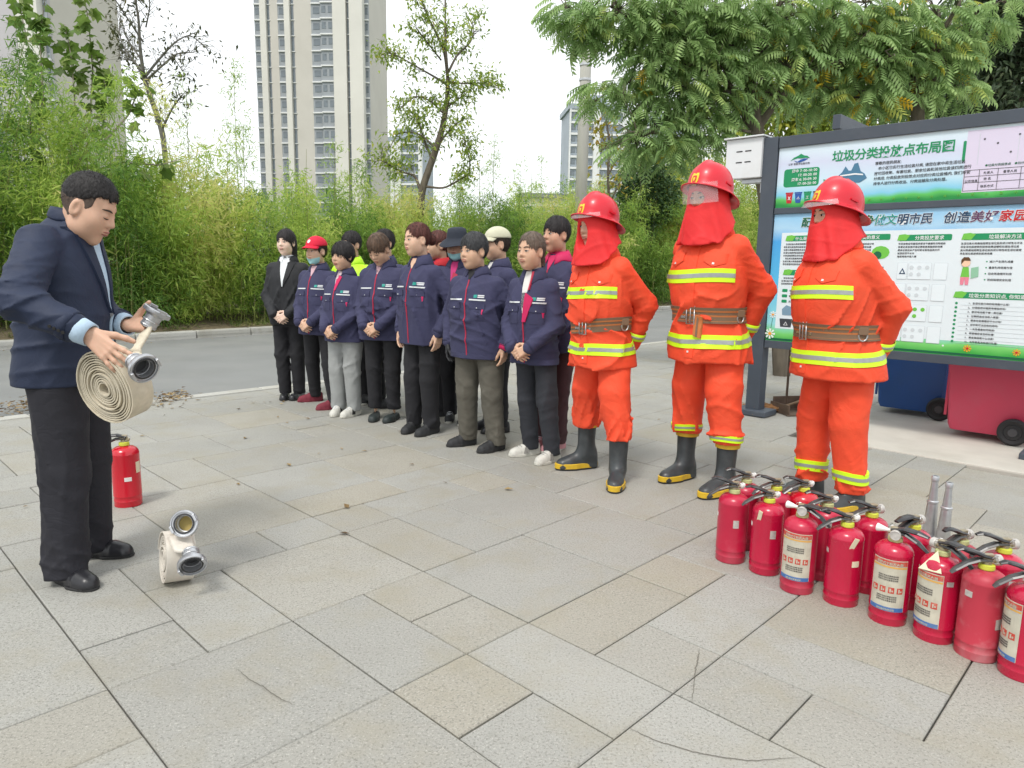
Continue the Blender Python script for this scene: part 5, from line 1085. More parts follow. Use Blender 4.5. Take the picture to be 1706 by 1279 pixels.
def skin_mat(name, col):
    if name in MATS: return MATS[name]
    m = M(name, col, .52, var=.07, vscale=22, bump=.12, bscale=180, spec=.4, dist=.002); p = m.node_tree.nodes['Principled BSDF']; p.inputs['Subsurface Weight'].default_value = .12; p.inputs['Subsurface Radius'].default_value = (.012, .005, .003); return m
SK = [skin_mat('skin_tan', (.60, .375, .255)), skin_mat('skin_light', (.74, .54, .43)), skin_mat('skin_warm', (.64, .41, .29)), skin_mat('skin_red', (.55, .32, .22))]
LIP = M('lips', (.36, .13, .10), .45); LIPD = M('lips_dark', (.30, .12, .09), .5); EYEW = M('eye_white', (.50, .46, .42), .3); IRIS = M('iris', (.02, .013, .01), .15); LASH = M('lash', (.03, .022, .018), .7); BROW = M('brow', (.06, .045, .035), .9)
def hair_mat(name, c, c2=None): return M(name, c, .55, spec=.3, var=.45, vscale=70, stretch=(1, 1, .12), bump=.9, bscale=160, dist=.004, dirt=c2, dscale=30, damt=.6)
H_BLACK = hair_mat('hair_black', (.026, .023, .024), (.055, .05, .05)); H_DARK = hair_mat('hair_dark_brown', (.045, .032, .026)); H_BROWN = hair_mat('hair_brown', (.12, .075, .05), (.10, .095, .09)); H_RED = hair_mat('hair_auburn', (.10, .035, .028)); H_GREY = hair_mat('hair_greying', (.045, .047, .05), (.16, .16, .16)); H_GREYB = hair_mat('hair_grey_brown', (.14, .105, .08), (.22, .20, .18))
def cloth(name, c, rough=.85, bump=.25, bscale=220, var=.08, sheen=.0, crease=.2, **k):
    m = M(name, c, rough, var=var, vscale=9, bump=bump, bscale=bscale, sheen=sheen, dist=.002, **k); t = m.node_tree; N = t.nodes; L = t.links
    b0 = next(n for n in N if n.type == 'BUMP'); tc = next(n for n in N if n.type == 'TEX_COORD')
    n = N.new('ShaderNodeTexNoise'); n.inputs['Scale'].default_value = 8; n.inputs['Detail'].default_value = 3; n.inputs['Distortion'].default_value = 1.6; L.new(tc.outputs['Object'], n.inputs[0])
    a = N.new('ShaderNodeMath'); a.operation = 'SUBTRACT'; a.inputs[1].default_value = .5; L.new(n.outputs[0], a.inputs[0]); b = N.new('ShaderNodeMath'); b.operation = 'ABSOLUTE'; L.new(a.outputs[0], b.inputs[0]); r = N.new('ShaderNodeMath'); r.operation = 'POWER'; r.inputs[1].default_value = .6; L.new(b.outputs[0], r.inputs[0])
    bp = N.new('ShaderNodeBump'); bp.inputs['Strength'].default_value = crease; bp.inputs['Distance'].default_value = .018; L.new(r.outputs[0], bp.inputs['Height']); L.new(bp.outputs[0], b0.inputs['Normal']); return m
NAVY = cloth('navy_cotton', (.037, .038, .088), dirt=(.052, .052, .105), dscale=6, damt=.5); BLACKT = cloth('black_trouser', (.011, .011, .014)); GREYT = cloth('light_grey_jersey', (.29, .30, .295)); OLIVET = cloth('olive_grey_trouser', (.095, .088, .070)); DENIM = cloth('charcoal_denim', (.022, .024, .031)); MAROONT = cloth('maroon_trouser', (.06, .025, .03))
ORANGE = cloth('fire_orange', (.80, .070, .022), .75, var=.07, dirt=(.72, .10, .04), dscale=5, damt=.5); HOODR = cloth('hood_red', (.70, .020, .022), .7, crease=.12); LIME = M('reflective_lime', (.62, .95, .015), .5); SILVR = M('reflective_silver', (.33, .35, .34), .35, metal=.2, var=.08, vscale=40)
MAGENTA = M('magenta_lining', (.55, .012, .10), .7); WSTRIP = M('white_strip', (.66, .68, .70), .6); TEAL = M('teal_logo', (.02, .30, .25), .5); REDPIPE = M('red_piping', (.38, .015, .05), .7)
SUITN = cloth('suit_navy', (.012, .021, .052), .7, .2, 300, .08, crease=.14); SUITT = cloth('suit_trouser', (.011, .011, .017), .75); SUITB = cloth('suit_black', (.012, .013, .016), .75); SHIRTB = cloth('shirt_light_blue', (.46, .60, .74), .7); SHIRTW = cloth('shirt_white', (.68, .71, .73), .7); HIVIS = cloth('hi_vis', (.50, .90, .02), .6); CYANM = cloth('mask_cyan', (.36, .66, .68), .8); REDCAP = cloth('cap_red', (.62, .008, .04), .8); BEIGEC = cloth('cap_beige', (.55, .54, .40), .85); BLUEH = cloth('hat_navy', (.020, .026, .040), .85); PINKS = cloth('knit_pink', (.55, .36, .40)); BLACKS = cloth('knit_black', (.015, .015, .017)); WHITES = cloth('tee_white', (.62, .61, .58))
LEATH = M('black_leather', (.016, .016, .019), .32, bump=.1, bscale=120, var=.2, vscale=20); SHOEB = cloth('shoe_black', (.02, .021, .023), .7); SHOEG = cloth('shoe_dark_green', (.022, .03, .03), .6); SHOER = cloth('shoe_maroon', (.17, .02, .035), .8); SHOEW = M('shoe_white', (.56, .55, .50), .6, var=.1, vscale=30, dirt=(.3, .29, .26), dscale=20, damt=.5); SHOEP = cloth('shoe_pink', (.55, .27, .30)); SOLEW = M('sole_white', (.55, .54, .48), .7, dirt=(.3, .28, .22), dscale=20, damt=.5); SOLEK = M('sole_black', (.02, .02, .02), .7)
BOOTK = M('boot_rubber', (.038, .044, .048), .38, var=.2, vscale=12, dirt=(.09, .095, .095), dscale=9, damt=.5); BOOTY = M('boot_yellow', (.62, .40, .02), .5, dirt=(.4, .26, .05), dscale=20, damt=.5); HELM = M('helmet_red', (.62, .006, .022), .36, coat=.2, dirt=(.6, .08, .09), dscale=6, damt=.35); BELT = M('belt_web', (.20, .125, .075), .8, bump=.3, bscale=200); BELTO = M('belt_orange', (.52, .17, .05), .8); CHROME = M('buckle_steel', (.55, .55, .56), .3, metal=.9); VISORM = None

# ---------------- head (local frame: face towards -Y, centre at mid-skull, size for a 0.225 m head)
def head_sdf(Q, fw=1., jaw=1., nose=1., lips=True, neck=.05):
    X = Q.copy(); X[:, 0] = np.abs(X[:, 0])
    d = ell(X, (0, .012, .030), (.077, .098, .086)); d = smin(d, ell(X, (0, -.020, -.038), (.060*fw, .070, .078)), .04)
    d = smin(d, ell(X, (.040*fw, -.050, -.030), (.028, .030, .034)), .03); d = smin(d, ell(X, (0, -.062, -.090*jaw), (.024, .022, .021)), .03); d = smin(d, ell(X, (.041*fw, -.012, -.068*jaw), (.022, .036, .026)), .035)
    d = smin(d, rcone(X, (0, -.080, .028), (.034, -.070, .030), .011, .009), .014)
    sock = ell(X, (.031, -.103, .006), (.021, .020, .0125)); d = smax(d, -sock, .012)
    d = smin(d, ell(X, (.031, -.0755, .004), (.0165, .0135, .0115)), .006)
    n = rcone(X, (0, -.086, .014), (0, -.1025*nose, -.020), .0070, .0112); n = smin(n, ell(X, (.0112, -.091, -.024), (.0090, .010, .0080)), .008); d = smin(d, n, .012)
    if lips:
        d = smin(d, ell(X, (0, -.083, -.054), (.024, .018, .012)), .012); d = smin(d, ell(X, (0, -.0955, -.0505), (.019, .008, .0055)), .005); d = smin(d, ell(X, (0, -.094, -.0605), (.017, .008, .006)), .005)
        d = smax(d, -ell(X, (0, -.105, -.0555), (.022, .010, .0018)), .003)
    e = ell(X, (.080, .012, -.008), (.012, .020, .033)); e = smax(e, -ell(X, (.092, .004, -.004), (.010, .011, .020)), .006); d = smin(d, e, .008)
    nk = rcone(Q, (0, .022, -.06), (0, .034, -.20), neck, neck*1.08); d = smin(d, nk, .03); return d
HF = dict(short=dict(t=.013), pulled=dict(t=.007))
def hair_sdf(Q, style):
    X = Q.copy(); ax = np.abs(Q[:, 0]); z = Q[:, 2]; y = Q[:, 1]
    th = np.arctan2(Q[:, 0], -(y-.01)); st = .0016*np.sin(th*34+3*np.sin(z*60))*np.cos(z*30+th*5)+.0012*np.sin(th*61+z*80)
    jag = .0045*np.sin(th*19+1.3)+.0035*np.sin(th*37+z*25)+.003*np.sin(th*9+4)
    sx = np.stack([ax, y, z], 1); fx_ = np.stack([ax, y, z+(jag if style != 'male' else jag*.3)], 1)
    if style == 'bob':      # straight fringe, round bowl over the ears
        d = ell(sx, (0, .014, .022), (.093, .113, .102)); d = smax(d, -z-jag*.8-.062+.02*np.clip(-y/.1, 0, 1), .01)
        face = ell(fx_, (0, -.125, -.055), (.070, .075, .083)); d = smax(d, -face, .012); d = smax(d, -rbox(fx_, (0, -.09, -.11), (.066, .06, .12), .02), .012)
    elif style == 'short':  # short cut with side-swept fringe, ears free
        d = ell(sx, (0, .014, .030), (.087, .108, .099)); d = smax(d, -z-jag*.8-.045-.04*np.clip(y/.08, -1.2, 1), .012)
        face = ell(fx_, (0, -.135, -.040), (.072, .085, .086)); d = smax(d, -face, .014); d = smax(d, -ell(sx, (.088, -.004, -.03), (.03, .03, .05)), .01)
    elif style == 'long_fringe':   # black hair parted over the forehead, falling behind the shoulders
        d = ell(sx, (0, .014, .028), (.088, .109, .099)); d = smin(d, rcone(sx, (.045, .05, -.02), (.055, .055, -.16), .045, .03), .03)
        face = ell(fx_, (0, -.120, -.035), (.060, .07, .082)); d = smax(d, -face, .01); d = smax(d, -rbox(sx, (0, -.09, -.13), (.064, .09, .12), .02), .012)
    elif style == 'male':   # short back and sides
        d = ell(sx, (0, .012, .036), (.0815, .1035, .0965))+np.clip((.035-z)*.12, 0, .008); d = smax(d, -z+.024-jag*.8-.075*np.clip(y/.09, -.5, 1), .006)
        face = ell(fx_, (0, -.126, -.006), (.080, .072, .088)); d = smax(d, -face, .006); d = smax(d, -ell(sx, (.085, -.004, -.018), (.03, .026, .042)), .006); d = smax(d, -rbox(sx, (.05, -.085, -.02), (.05, .055, .055), .02), .01)
        st = st*.5+.0016*np.sin(Q[:, 0]*310)*np.sin(y*290)*np.sin(z*300)
    elif style == 'bun':    # combed back, tied behind
        d = ell(sx, (0, .016, .030), (.083, .104, .0945)); d = smax(d, -z-jag*.8-.028-.055*np.clip(y/.08, -1, 1), .01); face = ell(fx_, (0, -.126, .004), (.075, .074, .090)); d = smax(d, -face, .01); d = smax(d, -ell(sx, (.088, -.004, -.018), (.03, .028, .046)), .008)
        d = smin(d, ell(Q, (0, .135, .0), (.035, .035, .04)), .02)
    elif style == 'pony':
        d = ell(sx, (0, .016, .030), (.085, .106, .0965)); d = smax(d, -z-jag*.8-.028-.055*np.clip(y/.08, -1, 1), .01); face = ell(fx_, (0, -.126, .000), (.073, .074, .090)); d = smax(d, -face, .01); d = smax(d, -ell(sx, (.088, -.004, -.02), (.03, .028, .046)), .008)
        d = smin(d, rcone(Q, (0, .11, .0), (0, .115, -.15), .03, .022), .02)
    elif style == 'under_cap':
        d = ell(sx, (0, .016, .018), (.083, .104, .092)); d = smax(d, -z-jag*.8-.03-.05*np.clip(y/.08, -1, 1), .01); face = ell(fx_, (0, -.118, -.03), (.074, .07, .09)); d = smax(d, -face, .01); d = smax(d, z-.06, .01); d = smax(d, -ell(sx, (.088, -.004, -.02), (.03, .028, .046)), .008)
    return d+st
def strands(f, V, n, L, seed, steps=4, lift=.0022, wid=.0011, out=0., grav=.55):
    """fine locks lying on the hair surface"""
    rg = np.random.default_rng(seed); V = V[V[:, 2] > -.19]; p = V[rg.integers(0, len(V), n)].astype(f32); crown = np.array([0, .035, .118], f32)
    def grad(p):
        e = .002; g_ = np.stack([f(p+np.array(o, f32)*e)-f(p-np.array(o, f32)*e) for o in ((1, 0, 0), (0, 1, 0), (0, 0, 1))], 1); return g_/(np.linalg.norm(g_, axis=1, keepdims=True)+1e-9)
    rows = []; st = (L*rg.uniform(.5, 1.2, n)/steps)[:, None].astype(f32); jit = rg.normal(0, .22, (n, 3)).astype(f32); lf = (lift*rg.uniform(.3, 1.6, n)).astype(f32)
    for k in range(steps+1):
        g_ = grad(p); p = p-g_*(f(p)-lf*(1 if k else -.5)*(1+k*out))[:, None]; d = p-crown; d = d/(np.linalg.norm(d, axis=1, keepdims=True)+1e-6)+np.array([0, .1, -grav], f32)+jit; d = d-g_*(d*g_).sum(1, keepdims=True); d /= np.linalg.norm(d, axis=1, keepdims=True)+1e-6
        sd = np.cross(d, g_); w_ = wid*(1-.75*k/steps); rows.append((p-sd*w_, p+sd*w_)); p = p+d*st
    Vn = np.stack([q for r in rows for q in r], 1).reshape(-1, 3); m = 2*(steps+1); base = (np.arange(n)*m)[:, None, None]; q = np.array([(2*k, 2*k+1, 2*k+3, 2*k+2) for k in range(steps)]); return Vn, (base+q[None]).reshape(-1, 4)
def face_details(o, T, f, lip=LIP, eyes='open', brow=BROW):
    u = np.linspace(-1, 1, 9); v = np.linspace(-1, 1, 3)
    for s in (-1, 1):
        def strip(cx, cz, hw, hh, arch, slant, nu=9):
            uu = np.linspace(-1, 1, nu)[:, None]; vv = v[None]
            x = s*(cx+uu*hw); z = cz+arch*(1-uu**2)+slant*uu+vv*hh*np.sqrt(np.clip(1.06-uu**2, 0, 1)); return np.stack([np.broadcast_to(x, z.shape), z], -1)
        front_patch('eyebrow', f, strip(.032, .0245, .0195, .0036, .004, .0008), .0016, brow, o, T, start=-.2, thick=.002)
        if eyes == 'open':
            front_patch('eye', f, strip(.0315, .0035, .0145, .0048, .0008, .0012), .0008, EYEW, o, T, start=-.2, thick=.002)
            front_patch('iris', f, strip(.0310, .0040, .0062, .0048, 0, 0, 7), .0016, IRIS, o, T, start=-.2, thick=.002)
        front_patch('eyelash', f, strip(.0315, .0066 if eyes == 'open' else -.001, .0155, .0017 if eyes == 'open' else .0018, .0014 if eyes == 'open' else -.002, .0012), .0022, LASH, o, T, start=-.2, thick=.002)
    uu = np.linspace(-1, 1, 11)[:, None]
    for (z0, hh, a) in ((-.0515, .0038, .001), (-.0600, .0042, -.001)):
        z = z0+a*(1-uu**2)*2-.0006*(np.abs(uu) < .2)+v[None]*hh*np.sqrt(np.clip(1.03-uu**2, 0, 1)); x = np.broadcast_to(uu*.0225, z.shape)
        front_patch('lip', f, np.stack([x, z], -1), .0005, lip, o, T, start=-.2, thick=.002)
def hand_fn(w_, d, n, s, curl=.5, spread=.1, L=1., thumb=.5, tcurl=.3):
    """list of (a,b,ra,rb) capsules: wrist w_, d finger direction, n palm normal, s thumb side"""
    w_, d, n, s = [np.asarray(q, float) for q in (w_, d, n, s)]; d = d/np.linalg.norm(d); n = n-d*(n@d); n /= np.linalg.norm(n); s = s-d*(s@d)-n*(s@n); s /= np.linalg.norm(s); C = []
    for k, o in enumerate((.026, .009, -.009, -.025)):
        C.append((w_+s*o*.6*L, w_+(d*.082+s*o)*L, .018*L, .0115*L))
    for k, (o, ln) in enumerate(((.029, .072), (.0105, .080), (-.0085, .074), (-.0265, .058))):
        p = w_+(d*.084+s*o)*L; cu = curl[k] if hasattr(curl, '__len__') else curl; ang = 0; r = (.0088, .0090, .0086, .0076)[k]*L
        for q, fr in enumerate((.45, .31, .26)):
            ang += cu*(.75, 1., .8)[q]; sp = spread*(1.5-k)/1.5; dd = d*math.cos(ang)+n*math.sin(ang)+s*sp*math.cos(ang); e = p+dd/np.linalg.norm(dd)*ln*fr*L; C.append((p, e, r, r*.92)); p = e; r *= .92
    p = w_+(d*.018+s*.024+n*.006)*L; dd = d*(1-thumb)+s*thumb*1.1+n*.35; dd /= np.linalg.norm(dd); e = p+dd*.042*L; C.append((p, e, .0155*L, .0125*L)); d2 = dd*(1-tcurl)+d*tcurl+n*tcurl*.5; d2 /= np.linalg.norm(d2); g_ = e+d2*.034*L; C.append((e, g_, .0115*L, .0105*L)); d3 = d2*.8+d*.3+n*.2; d3 /= np.linalg.norm(d3); C.append((g_, g_+d3*.025*L, .0105*L, .0085*L)); return C
def caps_sdf(C, k=.006):
    def f(P):
        d = None
        for a, b, r1, r2 in C: q = rcone(P, a, b, r1, r2); d = q if d is None else smin(d, q, k)
        return d
    return f
def add_mesh(parts):
    V = []; F = []; o = 0
    for v, f in parts:
        if len(v): V.append(v); F.append(f+o); o += len(v)
    return np.concatenate(V), np.concatenate(F)
def shoe(root, foot, ang, L, Wd, upper, sole, kind='sneaker', lace=None, stripes=None, topz=.085, name='shoe'):
    """foot: ankle ground point; ang: toe direction turn about z (0 = -Y)"""
    c, s = math.cos(ang), math.sin(ang); fx, fy = foot
    def T(P): P = np.asarray(P); return np.stack([P[..., 0]*c-P[..., 1]*s+fx, P[..., 0]*s+P[..., 1]*c+fy, P[..., 2]], -1)
    n = 26; pts = []
    for k in range(n):
        a = 2*PI*k/n; x, y = math.sin(a), -math.cos(a); wv = Wd*(.5 if y < .1 else .40); yy = -L*.5*y*(-1); yy = y*L*.5-L*.20
        pts.append((wv*np.sign(x)*abs(x)**.8*(1.04 if -.8 < y < 0 else 1), yy))
    sh = .022 if kind != 'flat' else .012
    def outline(g_, z): return T(np.array([(p[0]*g_, (p[1]+L*.2)*g_-L*.2, z) for p in pts]))
    rows = [outline(.93, 0), outline(1.0, .004), outline(1.0, sh*.8), outline(.95, sh)]; V = np.concatenate(rows); F = [tuple(range(n))[::-1]]+[(r*n+k, r*n+(k+1) % n, (r+1)*n+(k+1) % n, (r+1)*n+k) for r in range(3) for k in range(n)]+[tuple(range(3*n, 4*n))]
    so = mesh(V, F, 'sole'); sh_o = None
    def f(P):
        Q = P.copy(); t = np.clip((Q[:, 1]+L*.68)/(L*.98), 0, 1)     # 0 toe .. 1 heel
        hz = np.interp(t, [0, .12, .35, .55, .75, 1], [.030, .046, .062, .082 if kind != 'flat' else .05, topz, topz]).astype(f32); hw = Wd*np.interp(t, [0, .1, .3, .6, .85, 1], [.22, .40, .475, .40, .37, .30]).astype(f32)
        d = np.sqrt((np.abs(Q[:, 0])/hw)**2.2+(np.maximum(Q[:, 2]-.01, 0)/hz)**2.4)-1; d = d*np.minimum(hw, hz)*.9
        d = smax(d, np.abs(Q[:, 1]+L*.20)-L*.485, .02); d = smax(d, .008-Q[:, 2], .004); d = smax(d, Q[:, 2]-topz, .006); return d+.0012*np.sin(Q[:, 1]*140)*(t > .3)*(t < .6)
    v, q = sdf_mesh(f, (-Wd*.6, -L*.74, 0), (Wd*.6, L*.34, topz+.01), .0055); o = link(name, fmesh(T(v), q, name), upper, root); link('sole', so, sole, o, smooth=False)
    if lace is not None:
        lm = MB()
        for k in range(4):
            y = -L*(.42-.085*k); z = .062+.008*k; z = float(np.interp((y+L*.68)/(L*.98), [0, .12, .35, .55, .75, 1], [.030, .046, .062, .082, topz, topz]))+.012
            a = T(np.array([(-.022, y, z-.010), (0, y-.004, z), (.022, y+.004, z-.010)])); lm.tube(a, .0028, 5)
        lm.build('laces', lace, o)
    if stripes is not None:
        for k in range(3):
            y = -L*(.30-.055*k)
            for sx in (-1, 1):
                v0 = T(np.array([(sx*Wd*.50, y, .022), (sx*Wd*.50, y+.010, .022), (sx*Wd*.40, y+.024, .064), (sx*Wd*.40, y+.014, .064)])); v1 = T(np.array([(sx*Wd*.40, y, .022), (sx*Wd*.40, y+.009, .022), (sx*Wd*.28, y+.022, .06), (sx*Wd*.28, y+.013, .06)]))
                MB().add(list(v0)+list(v1), [(0, 1, 2, 3), (7, 6, 5, 4), (0, 4, 5, 1), (1, 5, 6, 2), (2, 6, 7, 3), (3, 7, 4, 0)]).build('stripe', stripes, o)
    return o
# ---------------- one figure
WORK = [(.70, .205, .150, .0), (.78, .208, .153, .0), (.90, .203, .150, -.005), (1.02, .198, .148, -.008), (1.14, .194, .140, -.004), (1.20, .184, .128, .004), (1.25, .156, .108, .010), (1.29, .116, .090, .016), (1.325, .084, .076, .02), (1.355, .066, .067, .022)]
def wrap_tube(f_, cen, axis_pts, r_out): pass
def person(label, xy, phi, H, jacket, trousers, skin=SK[0], bw=1., bd=1., rows=WORK, hem=None, head=(0, 0, 0), head_c=None, hair='short', hair_m=H_BLACK, hs=1., feet=((-.085, 0, .15), (.085, 0, -.15)),
           arms='clasp', wrists=None, poles=None, hands=True, kind='worker', shirt=None, shoes=('sneaker', SHOEB, SOLEK), leg_r=(.092, .068, .056), eyes='open', lip=LIP, seed=1, res=1., fw=1., jaw=1., sleeve_r=(.063, .054, .046), sh_y=.012, rz=None, knee_f=.02, glove=None, cuff_z=None, hip_y=0., detail=True, group='workers in navy jackets', cls='person', leg_end=.05, face=True, hip_w=.088, lean=0., sleeve_cut=0., hax=1.):
    k = H/1.60; root = empty('person', (xy[0], xy[1], 0), -phi if rz is None else rz, label=label, cat=cls, group=group)
    S = lambda *a: np.array(a, float)*k
    ly = lambda z: -lean*max(0., z-.55)/.85
    rows = [(z, w_, d_, y+ly(z)) for z, w_, d_, y in rows]; sh_y = sh_y+ly(1.23)
    # --- trousers
    leg = []
    for (fx, fy, fa), s in zip(feet, (-1, 1)):
        hp = S(s*hip_w*bw, hip_y, .80); an = np.array([fx*k, fy*k, leg_end*k]); kn = (hp+an)/2+np.array([0, -knee_f, 0]); leg.append((hp, kn, an))
    pel = Prof([(z*k, w_*k*bw, d_*k*bd, (y+hip_y)*k) for z, w_, d_, y in [(.70, .15, .10, .0), (.80, .172, .128, .005), (.90, .168, .125, .0), (1.02, .150, .115, 0)]])
    r1, r2, r3 = [q*k for q in leg_r]
    baggy = kind == 'ff'
    def trou(P):
        d = pel(P)
        for i, (hp, kn, an) in enumerate(leg):
            q = smin(rcone(P, hp, kn, r1*bw, r2), rcone(P, kn, an, r2, r3), .015*k); d = smin(d, q, .03*k) if i == 0 else smin(d, q, .018*k)
        w1 = np.exp(-((P[:, 2]-.43*k)/.16)**2)*.6+np.exp(-((P[:, 2]-(leg_end+.05)*k)/.10)**2)*(1.3 if baggy else .9)+.22
        d = d+folds(P, seed+50, 24/k, .0125 if not baggy else .018, 4, .5)*w1
        return np.maximum(d, leg_end*k-P[:, 2])
    v, q = sdf_mesh(trou, (-.32*k, -.30*k, leg_end*k-.01), (.32*k, .30*k, .98*k), .0105*res); tro = link('trousers', fmesh(v, q, 'trousers'), trousers, root)
    # --- arms
    shl = {s: S(s*.152*bw, sh_y, 1.232) for s in (-1, 1)}
    if sh_y is None: pass
    if wrists is None:
        wrists = {'clasp': {-1: (-.078, -.178*bd-.02+ly(.85), .825), 1: (.078, -.19*bd-.02+ly(.85), .832)}, 'back': {-1: (-.10, .15+ly(.9), .80), 1: (.10, .16+ly(.9), .81)}, 'side': {-1: (-.235*bw, -.03+ly(.8), .80), 1: (.235*bw, -.03+ly(.8), .80)}}[arms]
        wrists = {s: S(*p) for s, p in wrists.items()}
    if poles is None: poles = {s: ((s*.9, .75, -.2) if arms != 'back' else (s*.7, .8, .0)) for s in (-1, 1)}
    elb = {s: ik(shl[s], wrists[s], .268*k, .245*k, poles[s]) for s in (-1, 1)}
    rw = [(z*k, w_*k*bw, d_*k*bd, y*k) for z, w_, d_, y in rows]
    torso0 = Prof(rw)
    def torso(P): return torso0(P)+folds(P, seed, 17/k, .0155, 4, .55)*(.6+.8*np.exp(-((P[:, 2]-.92*k)/.15)**2))*(1.25 if baggy else 1)
    a1, a2, a3 = [q*k for q in sleeve_r]
    def sleeve(P, s):
        d = smin(rcone(P, shl[s], elb[s], a1*(bw*.5+.5), a2), rcone(P, elb[s], wrists[s]+(elb[s]-wrists[s])/np.linalg.norm(elb[s]-wrists[s])*sleeve_cut, a2, a3), .03*k)
        e = np.exp(-((P-elb[s].astype(f32))**2).sum(1)/(.10*k)**2); return d+folds(P, seed+7+s, 30/k, .0145, 5, 1.5)*(.5+.7*e)
    def jack(P):
        d = torso(P)
        for s in (-1, 1): d = smin(d, smin(sleeve(P, s), rcone(P, shl[s]*np.array([.55, 1, 1.0], f32)+S(0, 0, .018), shl[s], .050*k, .060*k), .03*k), .012*k)
        return d
    pts = np.array([shl[-1], shl[1], elb[-1], elb[1], wrists[-1], wrists[1]]); lo = np.minimum(pts.min(0)-.09, [-.28*k*bw, -.22*k*bd, rw[0][0]-.01]); hi = np.maximum(pts.max(0)+.09, [.28*k*bw, .22*k*bd, rw[-1][0]+.01])
    ymn = min(r[3]-r[2] for r in rw)-.02; ymx = max(r[3]+r[2] for r in rw)+.02; lo[1] = min(lo[1], ymn); hi[1] = max(hi[1], ymx)
    v, q = sdf_mesh(jack, lo, hi, .0088*res); jk = link('jacket', fmesh(v, q, 'jacket'), jacket, root)
    # --- head, hands, body under the clothes: one skin object
    R = rotm(*[math.radians(a) for a in head]); piv = S(0, .02+ly(1.395), 1.395)
    hc = piv+R@(S(0, -.008+ly(1.45), 1.482)-piv) if head_c is None else np.array(head_c, float)
    hsz = hs*k**.5
    HA = hsz*np.array([.93, .95, 1.04])*hax
    T = lambda Q: hc+(np.asarray(Q)*HA)@R.T
    toL = lambda P: ((P-hc.astype(f32))@R.astype(f32)/HA).astype(f32)
    rv = np.random.default_rng(seed*7+1); fw = fw*rv.uniform(.93, 1.08); jaw = jaw*rv.uniform(.95, 1.07); nos = rv.uniform(.975, 1.02)
    fl = lambda Q: head_sdf(Q, fw, jaw, nos, neck=.028)
    nb = np.array([0, rw[-1][3]+.004, rw[-1][0]-.05*k]); nt_ = T(np.array([[0, .034, -.045]]))[0]
    def skinf(P): return smin(head_sdf(toL(P), fw, jaw, nos, neck=.028)*hsz, rcone(P, nt_, nb, .043*hsz, .052*hsz), .016)
    ex = T(np.array([[x, y, z] for x in (-.1, .1) for y in (-.125, .125) for z in (-.13, .125)])); ex = np.vstack([ex, nb[None]-.05, nb[None]+.05])
    parts = [sdf_mesh(skinf, ex.min(0), ex.max(0), .0052*res)]
    if hands:
        hd = {}
        for s in (-1, 1):
            w_ = wrists[s]; fdir = w_-elb[s]; fdir /= np.linalg.norm(fdir)
            if hands is not True and s in hands: hd[s] = hand_fn(**hands[s])
            elif arms == 'clasp': hd[s] = hand_fn(w_+fdir*.004, (-s*.86, -.18+(.05 if s < 0 else -.02), -.50), (-s*.15, .95, -.2), (-s*.35, -.25, .8), curl=.42 if s > 0 else .30, L=.92*k**.5)
            elif arms == 'back': hd[s] = hand_fn(w_, (-s*.7, .1, -.6), (0, -1, 0), (0, .2, 1), curl=.5, L=.95*k**.5)
            else: hd[s] = hand_fn(w_, (-s*.05, -.10, -1), (-s, .1, 0), (0, -1, 0), curl=(.30, .38, .44, .5), spread=.03, thumb=.18, tcurl=.6, L=.95*k**.5)
        for s in (-1, 1):
            C = hd[s]+[(wrists[s]+(elb[s]-wrists[s])*.25, wrists[s], .027*k, .024*k)]; A_ = np.array([c[0] for c in C]+[c[1] for c in C])
            m_ = sdf_mesh(caps_sdf(C), A_.min(0)-.025, A_.max(0)+.025, .0045*res if detail else .006)
            if glove is not None and s == glove: link('glove', fmesh(*m_, 'glove'), M('black_glove', (.016, .017, .02), .6, bump=.3, bscale=90), root)
            else: parts.append(m_)
    UB = [(S(0, 0, .85), S(0, .0, 1.2), .09*k, .08*k)]+[(shl[s], elb[s], .03*k, .026*k) for s in (-1, 1)]+[(elb[s], wrists[s], .026*k, .02*k) for s in (-1, 1)]+[(S(0, .0, 1.2), shl[s], .05*k, .03*k) for s in (-1, 1)]+[(S(0, 0, 1.2), nb, .06*k, .05*k)]+[(l_[0], l_[1], .06*k, .045*k) for l_ in leg]+[(l_[1], np.array([l_[2][0], l_[2][1], .07*k if kind != 'ff' else .5*k]), .034*k, .018*k) for l_ in leg]
    A_ = np.array([c[0] for c in UB]+[c[1] for c in UB]); parts.append(sdf_mesh(caps_sdf(UB, .03), A_.min(0)-.1, A_.max(0)+.1, .022))
    V, F = add_mesh(parts); body = link('body', fmesh(V, F, 'body'), skin, root)
    if face: face_details(body, T, fl, lip, eyes)
    if hair:
        hf = lambda Q: hair_sdf(Q, hair); v, q = sdf_mesh(hf, (-.125, -.14, -.20), (.125, .19, .16), .0048*res); ml = hair == 'male'; sv, sq = strands(hf, v, 2600 if ml else 1500, .008 if ml else .055, seed, 2 if ml else 5, .0024, .0007 if ml else .0012, .8 if ml else .2, grav=-.3 if ml else .55); ps_ = [(v, q), (sv, sq)]
        if ml:                                              # cropped sides: a thin close layer on the scalp
            def fade(Q):
                ax = np.abs(Q[:, 0]); y = Q[:, 1]; d = fl(Q)-.0016; d = smax(d, -Q[:, 2]-.020-.080*np.clip(y/.09, -.75, 1), .006); d = smax(d, Q[:, 2]-.06, .004); d = smax(d, -.040-y, .006)
                return smax(d, -ell(np.stack([ax, y, Q[:, 2]], 1), (.086, .006, -.010), (.022, .026, .040)), .004)
            fv, fq = sdf_mesh(fade, (-.1, -.07, -.12), (.1, .14, .08), .005); link('cropped_hair', fmesh(T(fv), fq, 'cropped_hair'), M('hair_cropped', (.085, .058, .044), .8, var=.3, vscale=150), root)
        V2, F2 = add_mesh(ps_)
